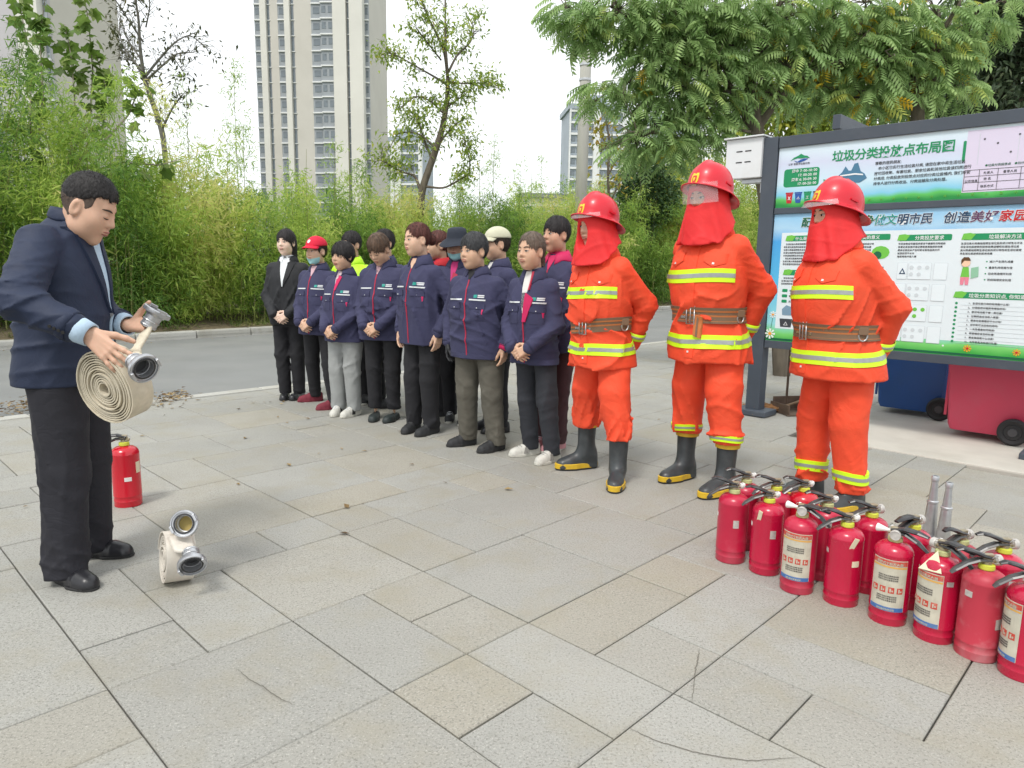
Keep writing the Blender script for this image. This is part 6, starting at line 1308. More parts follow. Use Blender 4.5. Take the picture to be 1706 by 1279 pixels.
        hr = link('hair', fmesh(T(V2), F2, 'hair'), hair_m, root)
    # --- shoes
    if shoes is not None:
        kd, up, so = shoes[:3]; ex_ = shoes[3] if len(shoes) > 3 else {}
        for (fx, fy, fa), s in zip(feet, (-1, 1)):
            shoe(root, (fx*k, fy*k), fa, .245*k**.5, .092*k**.5, up, so, kd, **ex_)
    W = dict(root=root, k=k, torso=torso, torso0=torso0, jacket=jk, trousers=tro, body=body, T=T, fl=fl, hc=hc, hsz=hsz, R=R, wr=wrists, el=elb, sh=shl, S=S, sleeve=sleeve, rw=rw, toL=toL, leg=leg, trou=trou)
    return W
def collar(W, mat, t0=.30, zt=1.362, drop=.125, tip=.148, name='collar', spread=0.):
    k, f = W['k'], W['torso']; th = np.linspace(t0, 2*PI-t0, 40); top = W['rw'][-1]; cy = top[3]; zz = top[0]+(zt-1.355)*k
    fr = np.clip(1-np.minimum(th, 2*PI-th)/1.0, 0, 1)**1.3                               # 1 at the front tips
    rl = (drop*.86+(tip-drop)*fr)*k; dr = np.stack([np.sin(th), -np.cos(th)], 1); z_top = zz+.022*k*(1-np.cos(th))/2-.012*k*fr
    O = np.stack([dr[:, 0]*rl, cy+dr[:, 1]*rl*.86, np.full(40, zz+.12*k)], 1); P = march(f, O, np.tile(np.array([0, 0, -1.]), (40, 1)), 50, .5*k); zl = np.maximum(P[:, 2], zz-.135*k)
    def ringp(r, z): return np.stack([dr[:, 0]*r, cy+dr[:, 1]*r*.95, z], 1)
    rt = np.full(40, .064*k)
    rows = [ringp(rt-.006*k, z_top-.035*k), ringp(rt-.003*k, z_top-.002), ringp(rt+.004*k, z_top+.002), np.stack([dr[:, 0]*(rt+rl)/2, cy+dr[:, 1]*(rt+rl)/2*.9, (z_top+zl)/2+.014*k], 1), np.stack([O[:, 0], O[:, 1], zl+.012*k], 1), np.stack([O[:, 0]*.97, cy+(O[:, 1]-cy)*.97, zl+.001*k], 1)]
    n = 40; V = np.concatenate(rows); F = [(r*n+i, (r+1)*n+i, (r+1)*n+i+1, r*n+i+1) for r in range(5) for i in range(n-1)]
    o = link(name, fmesh(V, F, name), mat, W['jacket']); sm = o.modifiers.new('t', 'SOLIDIFY'); sm.thickness = .004; return o
def neck_ring(W, mat, z0=1.315, z1=1.372, r=.059, name='inner_shirt', front=0.):
    k = W['k']; top = W['rw'][-1]; n = 28; V = []; F = []
    for i, (rr, z) in enumerate(((r*1.12, z0), (r, z1-.004), (r*.94, z1), (r*.88, z1-.02))):
        for q in range(n): a = 2*PI*q/n; V.append((rr*k*math.sin(a), top[3]-rr*k*.98*math.cos(a), top[0]+(z-1.355)*k-front*k*(1+math.cos(a))/2))
    F = [(i*n+q, i*n+(q+1) % n, (i+1)*n+(q+1) % n, (i+1)*n+q) for i in range(3) for q in range(n)]
    return link(name, fmesh(V, F, name), mat, W['root'])
def fp(W, name, a, b, c, d, mat, off=.003, nu=6, nv=4, parent=None, thick=.006, f=None):
    k = W['k']; return front_patch(name, f or W['torso'], quad_xz(*[np.array(q)*k for q in (a, b, c, d)], nu, nv), off, mat, parent or W['jacket'], thick=thick)
def worker_details(W, vtop=1.23, shirt=PINKS, collar_m=NAVY, lining=None, zipm=REDPIPE, strips=True, open_=0., inner=True):
    collar(W, collar_m)
    if inner: neck_ring(W, shirt)
    fp(W, 'inner_shirt', (-.036, 1.345), (.036, 1.345), (.004, vtop), (-.004, vtop), shirt, .004, 5, 6)
    t0_ = W['torso0']; cen_ = lambda z: (0, float(np.interp(z, t0_.z, t0_.c[2])))
    band('hem_band', W['torso'], cen_, lambda t: .722*W['k'], .036*W['k'], .0035, NAVY, W['jacket'], -PI, PI, 60, 2, .008)
    if lining is not None: fp(W, 'lining', (.002, vtop+.09), (.045, vtop+.07), (.012, vtop-.05), (-.004, vtop-.05), lining, .007)
    fp(W, 'zip', (-.005, vtop), (.004, vtop), (.004, .715), (-.005, .715), zipm, .004, 2, 24)
    if strips:
        for s in (-1, 1): fp(W, 'white_strip', (s*.030, 1.140), (s*.150, 1.136), (s*.150, 1.126), (s*.030, 1.130), WSTRIP, .0035, 10, 2)
        fp(W, 'logo_mark', (.066, 1.170), (.090, 1.170), (.090, 1.148), (.066, 1.148), TEAL, .0035, 3, 3)
        for z in (1.169, 1.157): fp(W, 'logo_lettering', (.096, z), (.140, z-.001), (.140, z-.009), (.096, z-.008), WSTRIP, .0035, 5, 2)
        for s in (-1, 1):
            fp(W, 'pocket_flap', (s*.042, 1.108), (s*.148, 1.104), (s*.148, 1.066), (s*.042, 1.070), NAVY, .007, 8, 3); fp(W, 'pocket', (s*.046, 1.072), (s*.144, 1.068), (s*.142, .985), (s*.048, .985), NAVY, .0025, 8, 5)
            fp(W, 'snap', (s*.092, 1.080), (s*.098, 1.080), (s*.098, 1.074), (s*.092, 1.074), WSTRIP, .009, 2, 2)
        fp(W, 'red_tab', (.128, 1.072), (.142, 1.072), (.138, 1.030), (.134, 1.030), MAGENTA, .006, 2, 4)
    for s in (-1, 1):                                       # cuffs
        a = W['wr'][s]; b = W['el'][s]; d = (b-a)/np.linalg.norm(b-a); r = .047*W['k']
        MB().lathe([(r-.006, -.004), (r, -.006), (r+.001, .028), (r-.004, .032)], 22, c=tuple(a), R=axis_matrix(d).to_3x3(), cap=False).build('cuff', NAVY, W['jacket'], smooth='all')
def head_part(W, name, me_V, F, mat, parent=None, smooth=True): return link(name, fmesh(W['T'](me_V), F, name, smooth), mat, parent or W['root'])
def cap(W, mat, peak=True, badge=None, tilt=0., z0=.050, loose=1.0, backward=False, name='cap'):
    cy0 = .010
    def f(Q):
        d = ell(Q, (0, cy0+.004, .044), (.093*loose, .114*loose, .088)); d = smax(d, z0-.004+.10*(Q[:, 1]-0)*-tilt-Q[:, 2], .010); th = np.arctan2(Q[:, 0], Q[:, 1]); return d+.0018*np.abs(np.sin(th*3))*np.clip((Q[:, 2]-.05)*12, 0, 1)-.0015
    v, q = sdf_mesh(f, (-.12, -.14, .0), (.12, .15, .16), .005); o = head_part(W, name, v, q, mat)
    if peak:
        n = 15; V = []; s = 1 if not backward else -1
        for j, e in enumerate((0, .35, .7, 1)):
            for i in range(n):
                a = -1.15+2.3*i/(n-1); r0 = np.array([.088*math.sin(a), -.105*math.cos(a)]); ex = .062*(math.cos(a)**.7)*e; V.append((r0[0]*(1+.06*e), s*(r0[1]-ex)+cy0, z0+.004-.020*e-.012*(1-math.cos(a))-.010*(abs(math.sin(a))**2)))
        V = np.array(V); F = [(j*n+i, j*n+i+1, (j+1)*n+i+1, (j+1)*n+i) for j in range(3) for i in range(n-1)]; p = head_part(W, 'peak', V, F, mat, o); m_ = p.modifiers.new('t', 'SOLIDIFY'); m_.thickness = .004
    if badge is not None:
        a = np.linspace(-1, 1, 7)[:, None]; b = np.linspace(-1, 1, 5)[None]; XZ = np.stack([a*.017*np.sqrt(np.clip(1.1-b**2, 0, 1)), .088+b*.014+0*a], -1); front_patch('badge', f, XZ, .002, badge, o, W['T'], start=-.25, thick=.003)
    return o
def bucket_hat(W, mat):
    prof = [(.0, .142), (.05, .140), (.080, .128), (.090, .095), (.096, .060), (.100, .052), (.135, .030), (.162, .008), (.164, .005), (.134, .024), (.098, .046), (.09, .05)]; n = 36; V = []; F = []
    for r, z in prof:
        for q in range(n): a = 2*PI*q/n; V.append((r*math.sin(a)*.97, -r*math.cos(a)*1.08+.012, z+.006*math.sin(3*a)*(r > .11)-.008*math.cos(a)*(r > .11)))
    F = [(i*n+q, i*n+(q+1) % n, (i+1)*n+(q+1) % n, (i+1)*n+q) for i in range(len(prof)-1) for q in range(n)]; return head_part(W, 'sun_hat', np.array(V), F, mat)
def chin_mask(W, z0=-.118, z1=-.062, mat=CYANM):
    th = np.linspace(-1.25, 1.25, 25); rows = 5; P = np.zeros((25, rows, 3), f32); D = np.zeros_like(P)
    for j in range(rows):
        e = j/(rows-1); z = z0+(z1-z0)*e+.020*(np.abs(th)/1.25)**1.5*(1-.3*e); dr = np.stack([np.sin(th), -np.cos(th), 0*th], 1); O = np.stack([0*th, 0*th-.01, z], 1)+dr*.25; P[:, j] = march(W['fl'], O, -dr, 40, .25); D[:, j] = -dr
    return grid_patch('chin_mask', P, D, .006, mat, W['root'], .004, W['T'])

# ---------------- firefighters
def visor_mat():
    m = bpy.data.materials.new('clear_visor'); m.use_nodes = True; t = m.node_tree; N = t.nodes; L = t.links; p = N['Principled BSDF']; p.inputs['Base Color'].default_value = (.75, .76, .78, 1); p.inputs['Roughness'].default_value = .08
    tr = N.new('ShaderNodeBsdfTransparent'); mx_ = N.new('ShaderNodeMixShader'); mx_.inputs[0].default_value = .26; L.new(tr.outputs[0], mx_.inputs[1]); L.new(p.outputs[0], mx_.inputs[2]); L.new(mx_.outputs[0], N['Material Output'].inputs[0]); return m
VISORM = visor_mat(); BADGEY = M('badge_yellow', (.66, .56, .03), .5); BADGER = M('badge_red', (.55, .03, .03), .5)
FFROWS = [(.675, .235, .185, .0), (.74, .228, .180, .0), (.84, .206, .164, -.004), (.905, .188, .150, -.008), (.97, .205, .166, -.014), (1.06, .214, .168, -.012), (1.14, .212, .160, -.004), (1.205, .202, .142, .006), (1.258, .172, .116, .014), (1.30, .124, .094, .018), (1.33, .090, .080, .02), (1.36, .072, .072, .022)]
def tri_band(W, f, cen, zf, h, parent, t0, t1, n=60, name='reflective_band'):
    o = band(name, f, cen, zf, h, .0045, LIME, parent, t0, t1, n, 3); band('silver_stripe', f, cen, zf, h*.32, .0062, SILVR, o, t0, t1, n, 2); return o
def firefighter(label, xy, phi, H, feet, head, opening, visor, boots=True, seed=1, leg_end=.268, boot_h=.305, leg_bands=None, bw=1.0, bd=1.0, hood_low=-.165, helm_tilt=-20, belt_dz=lambda t: 0., skin=SK[3], lean=.09):
    W = person(label, xy, phi, H, ORANGE, ORANGE, skin, bw, bd, rows=FFROWS, head=head, hair=None, feet=feet, arms='back', kind='ff', shoes=None, leg_r=(.110, .090, .072), leg_end=leg_end, seed=seed, sleeve_r=(.070, .063, .054), group='firefighters in orange suits', knee_f=.03, hs=1.0, lean=lean)
    k, S, root, jk, f = W['k'], W['S'], W['root'], W['jacket'], W['torso']; t0 = W['torso0']; cen = lambda z: (0, float(np.interp(z, t0.z, t0.c[2])))
    tri_band(W, f, cen, lambda t: (1.100+.006*math.sin(2*t))*k, .064*k, jk, -1.22, 1.22)
    tri_band(W, f, cen, lambda t: (.790-.010*math.cos(t)+.004*math.sin(3*t))*k, .066*k, jk, -PI, PI, 90)
    for s in (-1, 1):                                       # sleeve bands near the cuff
        a, b = W['wr'][s], W['el'][s]; d = (b-a)/np.linalg.norm(b-a); p0 = a+d*.055*k
        sb = MB().lathe([(.0595*k, -.022), (.0635*k, -.021), (.0645*k, .021), (.061*k, .022)], 26, c=tuple(p0), R=axis_matrix(d).to_3x3(), cap=False).build('sleeve_band', LIME, jk, smooth='all')
        MB().lathe([(.0640*k, -.007), (.0656*k, -.006), (.0656*k, .006), (.0640*k, .007)], 26, c=tuple(p0), R=axis_matrix(d).to_3x3(), cap=False).build('silver_stripe', SILVR, sb, smooth='all')
    # webbing belt with orange lines, buckle and ring
    bz = lambda t: (.912+belt_dz(t))*k
    fb = lambda P: t0(P)-.004; bl = band('belt', fb, cen, bz, .076*k, .006, BELT, root, -PI, PI, 90, 3, .012)
    for dz in (-.024, -.002, .020): band('orange_line', fb, cen, lambda t, dz=dz: bz(t)+dz*k, .0085*k, .0074, BELTO, bl, -PI, PI, 90, 2)
    yb = float(march(fb, np.array([[0, -.6, bz(0)]]), np.array([[0, 1., 0]]))[0][1])-.012
    bk = MB().tube([(-.026, yb, bz(0)-.044*k), (-.026, yb-.004, bz(0)+.044*k), (.024, yb-.004, bz(0)+.044*k), (.024, yb, bz(0)-.044*k), (-.026, yb, bz(0)-.044*k)], .0042, 8).tube([(.0, yb-.004, bz(0)-.044*k), (0, yb-.006, bz(0)+.044*k)], .003, 6).build('buckle', CHROME, bl, smooth='all')
    for x in (-.045, -.06, .045):
        for z in (-.013, .013): MB().lathe([(.003, -.002), (.0065, -.002), (.0065, .003), (.003, .003)], 12, c=(x, yb+.004+abs(x)*.1, bz(0)+z), R=Matrix.Rotation(PI/2, 3, 'X'), cap=False).build('eyelet', CHROME, bl)
    a = 1.25; P = march(fb, np.array([[math.sin(a)*.6, -math.cos(a)*.6, bz(a)]]), np.array([[-math.sin(a), math.cos(a), 0]]))[0]; P = P+np.array([math.sin(a), -math.cos(a), 0])*.014
    rd = np.array([math.cos(a), math.sin(a), 0]); MB().tube([P+rd*.022*math.cos(q)+np.array([0, 0, .026*math.sin(q)-.012]) for q in np.linspace(0, 2*PI, 19)], .0042, 7, cap=False).build('ring', CHROME, bl, smooth='all')
    MB().box(tuple(P+np.array([0, 0, .012])), (.05, .012, .04), rz=a, bev=.004).build('ring_holder', BELT, bl)
    if seed == 72: fp(W, 'belt_tail', (.020, .915), (.062, .905), (.058, .800), (.018, .812), BELTO, .016, 4, 6, bl, .004); fp(W, 'belt_tail_line', (.036, .905), (.046, .903), (.043, .805), (.033, .808), BELT, .0185, 3, 6, bl, .004)
    # jacket front: placket, pocket flaps with studs, throat tab, collar
    fp(W, 'placket', (-.028, 1.30), (.022, 1.30), (.022, .70), (-.028, .70), ORANGE, .004, 3, 30, thick=.004)
    for s in (-1, 1):
        fp(W, 'pocket_flap', (s*.055, 1.215), (s*.150, 1.205), (s*.150, 1.160), (s*.055, 1.172), ORANGE, .006, 8, 4); fp(W, 'pocket_flap_point', (s*.055, 1.173), (s*.150, 1.161), (s*.104, 1.146), (s*.100, 1.146), ORANGE, .006, 8, 3)
        fp(W, 'stud', (s*.097, 1.166), (s*.106, 1.165), (s*.106, 1.156), (s*.097, 1.157), M('stud_white', (.7, .7, .68), .4), .010, 2, 2)
    fp(W, 'hem_stud', (-.012, .735), (-.003, .735), (-.003, .726), (-.012, .726), MATS['stud_white'], .008, 2, 2)
    collar(W, ORANGE, .36, 1.368, .135, .165)
    fp(W, 'throat_tab', (.030, 1.300), (.095, 1.292), (.095, 1.250), (.030, 1.258), ORANGE, .012, 5, 4)
    neck_ring(W, BLACKS, 1.31, 1.375, .060, 'undershirt')
    # hood cloth hanging from the helmet
    hp = Prof([(-.215, .172, .190, .022), (-.175, .156, .172, .018), (-.13, .137, .152, .010), (-.08, .119, .135, .004), (-.02, .104, .122, .008), (.03, .099, .116, .012), (.07, .088, .106, .012)], 2.1)
    oc, orr = opening
    def hood(Q):
        d = hp(Q); th_ = np.arctan2(Q[:, 0], -Q[:, 1]); d = d+.0048*np.sin(7*th_+2*np.sin(3*th_+seed)+Q[:, 2]*14)*np.clip((.0-Q[:, 2])*9, 0, 1.3)+folds(Q, seed+3, 24, .005)*np.clip((.02-Q[:, 2])*8, 0, 1); d = smax(d, -ell(Q, oc, orr), .012); lowz = hood_low+.06*np.clip((Q[:, 1]+.02)/.12, -.6, .8); return smax(d, lowz-Q[:, 2], .008)
    v, q = sdf_mesh(hood, (-.19, -.19, -.24), (.19, .23, .09), .0062); head_part(W, 'hood', v, q, HOODR)
    # helmet: dome with comb, brim dipping at the back
    n = 56; V = []; tl = math.radians(helm_tilt); rows_ = [(0, 0)]+[(math.sin(a), math.cos(a)) for a in np.linspace(.12, PI/2, 12)]
    for r, c in rows_:
        for q in range(n):
            a = 2*PI*q/n; x, y = r**.9*.116*math.sin(a), -r**.9*.137*math.cos(a)+.014; z = .042+.132*c**.9; rg_ = math.exp(-(x/.011)**2)*.010*(1-r**6); V.append((x, y, z+rg_))
    for e, dz in ((.10, -.008), (.55, -.010), (1.0, -.016), (1.0, -.021), (.5, -.017), (.0, -.012)):
        for q in range(n):
            a = 2*PI*q/n; ext = (.024+.014*max(0, math.cos(a))**2+.030*max(0, -math.cos(a))**1.5)*e; sx = .116+ext; sy = .137+ext; V.append((sx*math.sin(a), -sy*math.cos(a)+.014, .042+dz-.026*max(0, -math.cos(a))**1.5*e-.004*abs(math.sin(a))*e))
    nr = len(rows_)+6; F = [(i*n+q, i*n+(q+1) % n, (i+1)*n+(q+1) % n, (i+1)*n+q) for i in range(nr-1) for q in range(n)]; V = np.array(V)
    Rt = np.array(Matrix.Rotation(tl, 3, 'X')); V = V@Rt.T; hl = head_part(W, 'helmet', V, F, HELM)
    fh = lambda Q: ell((Q@Rt.astype(f32)), (0, .014, .042), (.116, .137, .132)); b_ = np.linspace(-1, 1, 6)[None]; a_ = np.linspace(-1, 1, 7)[:, None]
    sh_ = np.interp(b_, [-1, -.3, .5, 1], [.45, .95, 1, .8]); bo = front_patch('badge', fh, np.stack([a_*.024*sh_, .092+b_*.029+0*a_], -1), .003, BADGEY, hl, W['T'], start=-.3, thick=.004)
    front_patch('badge_emblem', fh, np.stack([a_*.014*sh_, .093+b_*.017+0*a_], -1), .0045, BADGER, bo, W['T'], start=-.3, thick=.003); front_patch('badge_emblem', fh, np.stack([a_*.006*sh_, .094+b_*.008+0*a_], -1), .006, BADGEY, bo, W['T'], start=-.3, thick=.003)
    for s in (-1, 1): v_ = [(s*.120, .0, .064), (s*.121, .045, .060), (s*.121, .045, .068), (s*.120, 0, .072), (s*.108, 0, .064), (s*.108, .045, .060), (s*.108, .045, .068), (s*.108, 0, .072)]; head_part(W, 'clip', np.array(v_)@Rt.T, [(0, 1, 2, 3), (7, 6, 5, 4), (0, 4, 5, 1), (1, 5, 6, 2), (2, 6, 7, 3), (3, 7, 4, 0)], HELM, hl, False)
    if visor:
        za, zb, out = visor; th = np.linspace(-1.15, 1.15, 21); V = np.concatenate([np.stack([(.124+o_)*np.sin(th), -(.150+o_)*np.cos(th)+.012, np.full(21, z)], 1) for z, o_ in ((za, 0), ((za+zb)/2, out*.6), (zb, out))]); F = [(r*21+i, r*21+i+1, (r+1)*21+i+1, (r+1)*21+i) for r in range(2) for i in range(20)]; head_part(W, 'visor', V, F, VISORM, hl)
    # legs: bands and boots
    for i, (fx, fy, fa) in enumerate(feet):
        hp_, kn, an = W['leg'][i]
        if leg_bands:
            zc, hh = leg_bands; t_ = (zc*k-an[2])/(kn[2]-an[2]); cx, cyy = an[:2]+(kn[:2]-an[:2])*t_; fl_ = lambda P, i=i: rcone(P, W['leg'][i][1], W['leg'][i][2], .093*k, .077*k)
            tri_band(W, fl_, lambda z, cx=cx, cyy=cyy: (cx, cyy), lambda t, zc=zc: zc*k+.006*math.sin(2*t+i), hh*k, W['trousers'], -PI, PI, 40, 'leg_band')
        if boots:
            c, s = math.cos(fa), math.sin(fa); L, Wd = .285, .108; fx_, fy_ = fx*k, fy*k
            TT = lambda P, c=c, s=s, fx_=fx_, fy_=fy_: np.stack([P[..., 0]*c-P[..., 1]*s+fx_, P[..., 0]*s+P[..., 1]*c+fy_, P[..., 2]], -1); zt = boot_h
            def bf(Q):
                t = np.clip((Q[:, 1]+L*.68)/(L*.98), 0, 1); hz = np.interp(t, [0, .12, .35, .6, 1], [.045, .062, .085, .11, .11]).astype(f32); hw = Wd*np.interp(t, [0, .1, .3, .6, .85, 1], [.24, .42, .48, .41, .38, .32]).astype(f32)
                d = (np.sqrt((np.abs(Q[:, 0])/hw)**2.2+(np.maximum(Q[:, 2]-.01, 0)/hz)**2.4)-1)*np.minimum(hw, hz)*.9; d = smax(d, np.abs(Q[:, 1]+L*.20)-L*.485, .02); sft = rcone(Q, (0, .004, .10), (0, .012, .40), .050, .064); d = smin(d, sft, .04)+folds(Q, seed+20+i, 30, .0016)*np.clip((.2-Q[:, 2])*6, 0, 1); d = smax(d, Q[:, 2]-zt, .004); return smax(d, .008-Q[:, 2], .004)
            v, q = sdf_mesh(bf, (-.09, -L*.74, 0), (.09, .12, zt+.01), .007); bo = link('boot', fmesh(TT(v), q, 'boot'), BOOTK, root)
            MB().lathe([(.064, zt-.030), (.0695, zt-.030), (.0705, zt+.002), (.064, zt+.004)], 28, c=tuple(TT(np.array([0, .011, 0.]))), cap=False).build('top_band', BOOTY, bo, smooth=30)
            m = 30; pts = []
            for kk in range(m):
                a = 2*PI*kk/m; x, y = math.sin(a), -math.cos(a); pts.append((Wd*(.53 if y < .1 else .44)*np.sign(x)*abs(x)**.8, y*L*.51-L*.2))
            def ol(g_, z): return TT(np.array([(p[0]*g_, (p[1]+L*.2)*g_-L*.2, z) for p in pts]))
            rr = [ol(1., .012), ol(1.0, .040), ol(.95, .043)]; link('sole_band', mesh(np.concatenate(rr), [(r*m+q_, r*m+(q_+1) % m, (r+1)*m+(q_+1) % m, (r+1)*m+q_) for r in range(2) for q_ in range(m)]+[tuple(range(m))[::-1], tuple(range(2*m, 3*m))]), BOOTY, bo)
            rr = [ol(.95, 0), ol(.985, .003), ol(.985, .0115)]; link('sole', mesh(np.concatenate(rr), [(r*m+q_, r*m+(q_+1) % m, (r+1)*m+(q_+1) % m, (r+1)*m+q_) for r in range(2) for q_ in range(m)]+[tuple(range(m))[::-1]]), SOLEK, bo)
            if seed == 72 and i == 1: front_patch('boot_badge', lambda P: bf(P), quad_xz((.0, .20), (.03, .20), (.028, .155), (.002, .155), 4, 4), .002, BADGEY, bo, TT, d=(-1, .15, 0), start=-.0) if False else None
    return W
# ================================================================== the people in the square
def feet_px(xy, phi, k, specs):
    """specs: (px,py,world toe angle deg: 0 = towards -Y, positive = towards image left) right foot first"""
    out = []; c, s = math.cos(phi), math.sin(phi)
    for x, y, a in specs:
        g_ = G(x, y)[:2]-np.asarray(xy)[:2]; out.append(((g_[0]*c-g_[1]*s)/k, (g_[0]*s+g_[1]*c)/k, phi-math.radians(a)))
    return tuple(out)
R_ = math.radians
def stand(px, top, lift=0.):
    g_ = G(*px); z = AT(top[0], top[1], g_[1])[2]; return g_[:2], z-lift
SN = lambda up, so, **k: ('sneaker', up, so, k)
# -- front row, left to right
xy, H = stand((487, 663), (480, 378), .022)
W = person('young woman in a black suit and white shirt at the far left of the row', xy, R_(6), H, SUITB, BLACKT, SK[1], .92, .88, hair='long_fringe', hair_m=H_BLACK, hs=0.965, feet=((-.065, 0, .25), (.065, .02, -.1)), head=(-6, 2, 0), shoes=('flat', LEATH, SOLEK, dict(topz=.06)), seed=11, res=1.15, fw=.95, lip=LIP, rows=[(.72, .195, .145, 0)]+WORK[1:], group='people lined up in the square')
collar(W, SUITB, .42, 1.352, .115, .13); neck_ring(W, SHIRTW, 1.31, 1.366)
fp(W, 'shirt_front', (-.060, 1.34), (.050, 1.34), (.004, 1.075), (-.006, 1.075), SHIRTW, .004, 6, 10)
for s in (-1, 1): fp(W, 'lapel', (s*.046-.004, 1.345), (s*.098, 1.30), (s*.060, 1.17), (s*.004, 1.07), SUITB, .009, 6, 10); fp(W, 'shirt_collar', (s*.012, 1.352), (s*.052, 1.362), (s*.058, 1.315), (s*.026, 1.29), SHIRTW, .010, 5, 4)
xy, H = stand((536, 675), (528, 388), .045)
W = person('woman in a red peaked cap with a blue mask under her chin', xy, R_(24), H, NAVY, BLACKT, SK[2], 1., 1., hair='under_cap', hair_m=H_DARK, hs=1.000, feet=feet_px(xy, R_(24), H/1.6, [(526, 668, 70), (557, 681, 60)]), head=(-4, 4, 0), shoes=SN(SHOER, SHOER), seed=12, res=1.15)
worker_details(W, 1.25, PINKS); cap(W, REDCAP, badge=WSTRIP); chin_mask(W)
xy, H = stand((579, 690), (573, 400), .018)
W = person('woman with a black fringe and light grey trousers', xy, R_(28), H, NAVY, GREYT, SK[0], 1., 1., hair='bob', hair_m=H_BLACK, hs=1.015, feet=((-.085, -.02, .35), (.085, .0, -.05)), head=(-4, 5, 0), shoes=SN(SHOEW, SOLEW, stripes=SOLEK, lace=WSTRIP), leg_r=(.100, .078, .064), seed=13, res=1.15)
worker_details(W, 1.22, M('shirt_floral', (.42, .34, .36), .8, var=.6, vscale=60), lining=MAGENTA)
MB().tube([tuple(W['wr'][1]+np.array([.03*math.cos(a), .006, .03*math.sin(a)-.012])) for a in np.linspace(0, 2*PI, 17)], .003, 6, cap=False).build('bracelet', CHROME, W['root'])
xy, H = stand((642, 698), (632, 388), -.012)
W = person('brown-haired woman bowing her head over clasped hands', xy, R_(20), H, NAVY, BLACKT, SK[0], 1.04, 1., hair='short', hair_m=H_BROWN, hs=1.010, feet=((-.085, -.02, .35), (.085, .0, .05)), head=(-6, 34, 0), eyes='closed', shoes=('flat', SHOEG, SOLEK, dict(topz=.055)), seed=14, res=1.1, leg_end=.10)
worker_details(W, 1.25, M('scarf_plaid', (.35, .22, .24), .8, var=.9, vscale=45))
xy, H = stand((706, 719), (700, 370), .012)
W = person('auburn-haired woman with swept back hair and arms at her sides', xy, R_(40), H, NAVY, BLACKT, SK[2], .92, .95, hair='bun', hair_m=H_RED, hs=1.000, feet=((-.09, -.02, .3), (.09, .0, .0)), head=(-12, 3, 0), arms='side', shoes=SN(SHOEB, SOLEK, lace=SOLEK), seed=15, lean=.04, res=1.05, leg_r=(.098, .074, .060))
worker_details(W, 1.27, SK[2], inner=False)
xy, H = stand((798, 744), (793, 387), .015)
W = person('woman with short greying hair, olive trousers and one black glove', xy, R_(31), H, NAVY, OLIVET, SK[0], 1.08, 1.05, hair='short', hair_m=H_GREY, hs=1.025, feet=feet_px(xy, R_(31), H/1.6, [(779, 741, 62), (827, 750, 52)]), head=(-14, 4, 0), eyes='open', arms='side', glove=-1, shoes=SN(SHOEB, SOLEK, lace=SOLEK), seed=16, lean=.06, leg_r=(.106, .082, .064), fw=1.08)
worker_details(W, 1.275, BLACKS); a, b = W['wr'][1], W['el'][1]; d = (b-a)/np.linalg.norm(b-a)
MB().lathe([(.030, -.03), (.036, -.03), (.044, .0), (.04, .01)], 20, c=tuple(a), R=axis_matrix(d).to_3x3(), cap=False).build('magenta_cuff', MAGENTA, W['root'], smooth='all')
for (fx, fy, fa) in feet_px(xy, R_(31), H/1.6, [(779, 741, 62), (827, 750, 52)]): MB().lathe([(.038, .07), (.040, .075), (.040, .125), (.036, .13)], 18, c=(fx*W['k'], fy*W['k']+.0, 0), cap=False).build('sock', WHITES, W['root'], smooth='all')
xy, H = stand((889, 761), (888, 388), .008)
W = person('older woman with thin grey-brown hair and an open jacket over a white top', xy, R_(33), H, NAVY, DENIM, SK[0], .86, .90, hair='pony', hair_m=H_GREYB, hs=1.010, feet=feet_px(xy, R_(33), H/1.6, [(884, 757, 66), (920, 768, 44)]), head=(-8, 2, 0), shoes=SN(SHOEW, SOLEW, lace=M('lace_grey', (.3, .3, .29), .8), stripes=M('shoe_grey', (.26, .25, .23), .7)), seed=17, lean=.07, leg_r=(.095, .072, .058))
worker_details(W, 1.06, WHITES); fp(W, 'tee_print', (-.016, 1.20), (.020, 1.20), (.014, 1.10), (-.012, 1.10), M('tee_print', (.12, .12, .13), .8, var=.9, vscale=120), .006, 4, 6)
fp(W, 'lining', (.016, 1.20), (.075, 1.16), (.020, 1.00), (-.004, 1.00), MAGENTA, .011, 6, 10); fp(W, 'lining_piping', (.030, 1.345), (.042, 1.345), (.040, 1.22), (.030, 1.22), REDPIPE, .016, 3, 6)
for s in (-1, 1):
    a, b = W['wr'][s], W['el'][s]; d = (b-a)/np.linalg.norm(b-a); MB().lathe([(.028, -.016), (.036, -.016), (.042, .0), (.04, .01)], 20, c=tuple(a), R=axis_matrix(d).to_3x3(), cap=False).build('white_cuff', WHITES, W['root'], smooth='all')
# -- back row
xy = G(612, 667)[:2]; xy = np.array([AT(588, 500, xy[1])[0], xy[1]]); H = AT(583, 384, xy[1])[2]-.012
W = person('worker in a bright lime vest behind the fringe-haired woman', xy, R_(20), H, HIVIS, BLACKT, SK[0], 1.02, 1., hair='short', hair_m=H_BLACK, hs=0.980, feet=((-.09, 0, .3), (.14, -.04, .5)), head=(-10, 0, 0), shoes=SN(SHOEB, SOLEW), seed=21, res=1.3, arms='side', detail=False)
collar(W, HIVIS); neck_ring(W, BLACKS)
xy = G(655, 675)[:2]; xy = np.array([AT(642, 500, xy[1])[0], xy[1]]); H = AT(640, 381, xy[1])[2]-.01
W = person('dark-haired worker almost hidden behind the bowing woman', xy, R_(30), H, NAVY, BLACKT, SK[0], 1., 1., hair='short', hair_m=H_BLACK, hs=0.975, head=(-10, 0, 0), seed=22, res=1.3, arms='side', detail=False); worker_details(W, 1.25, PINKS)
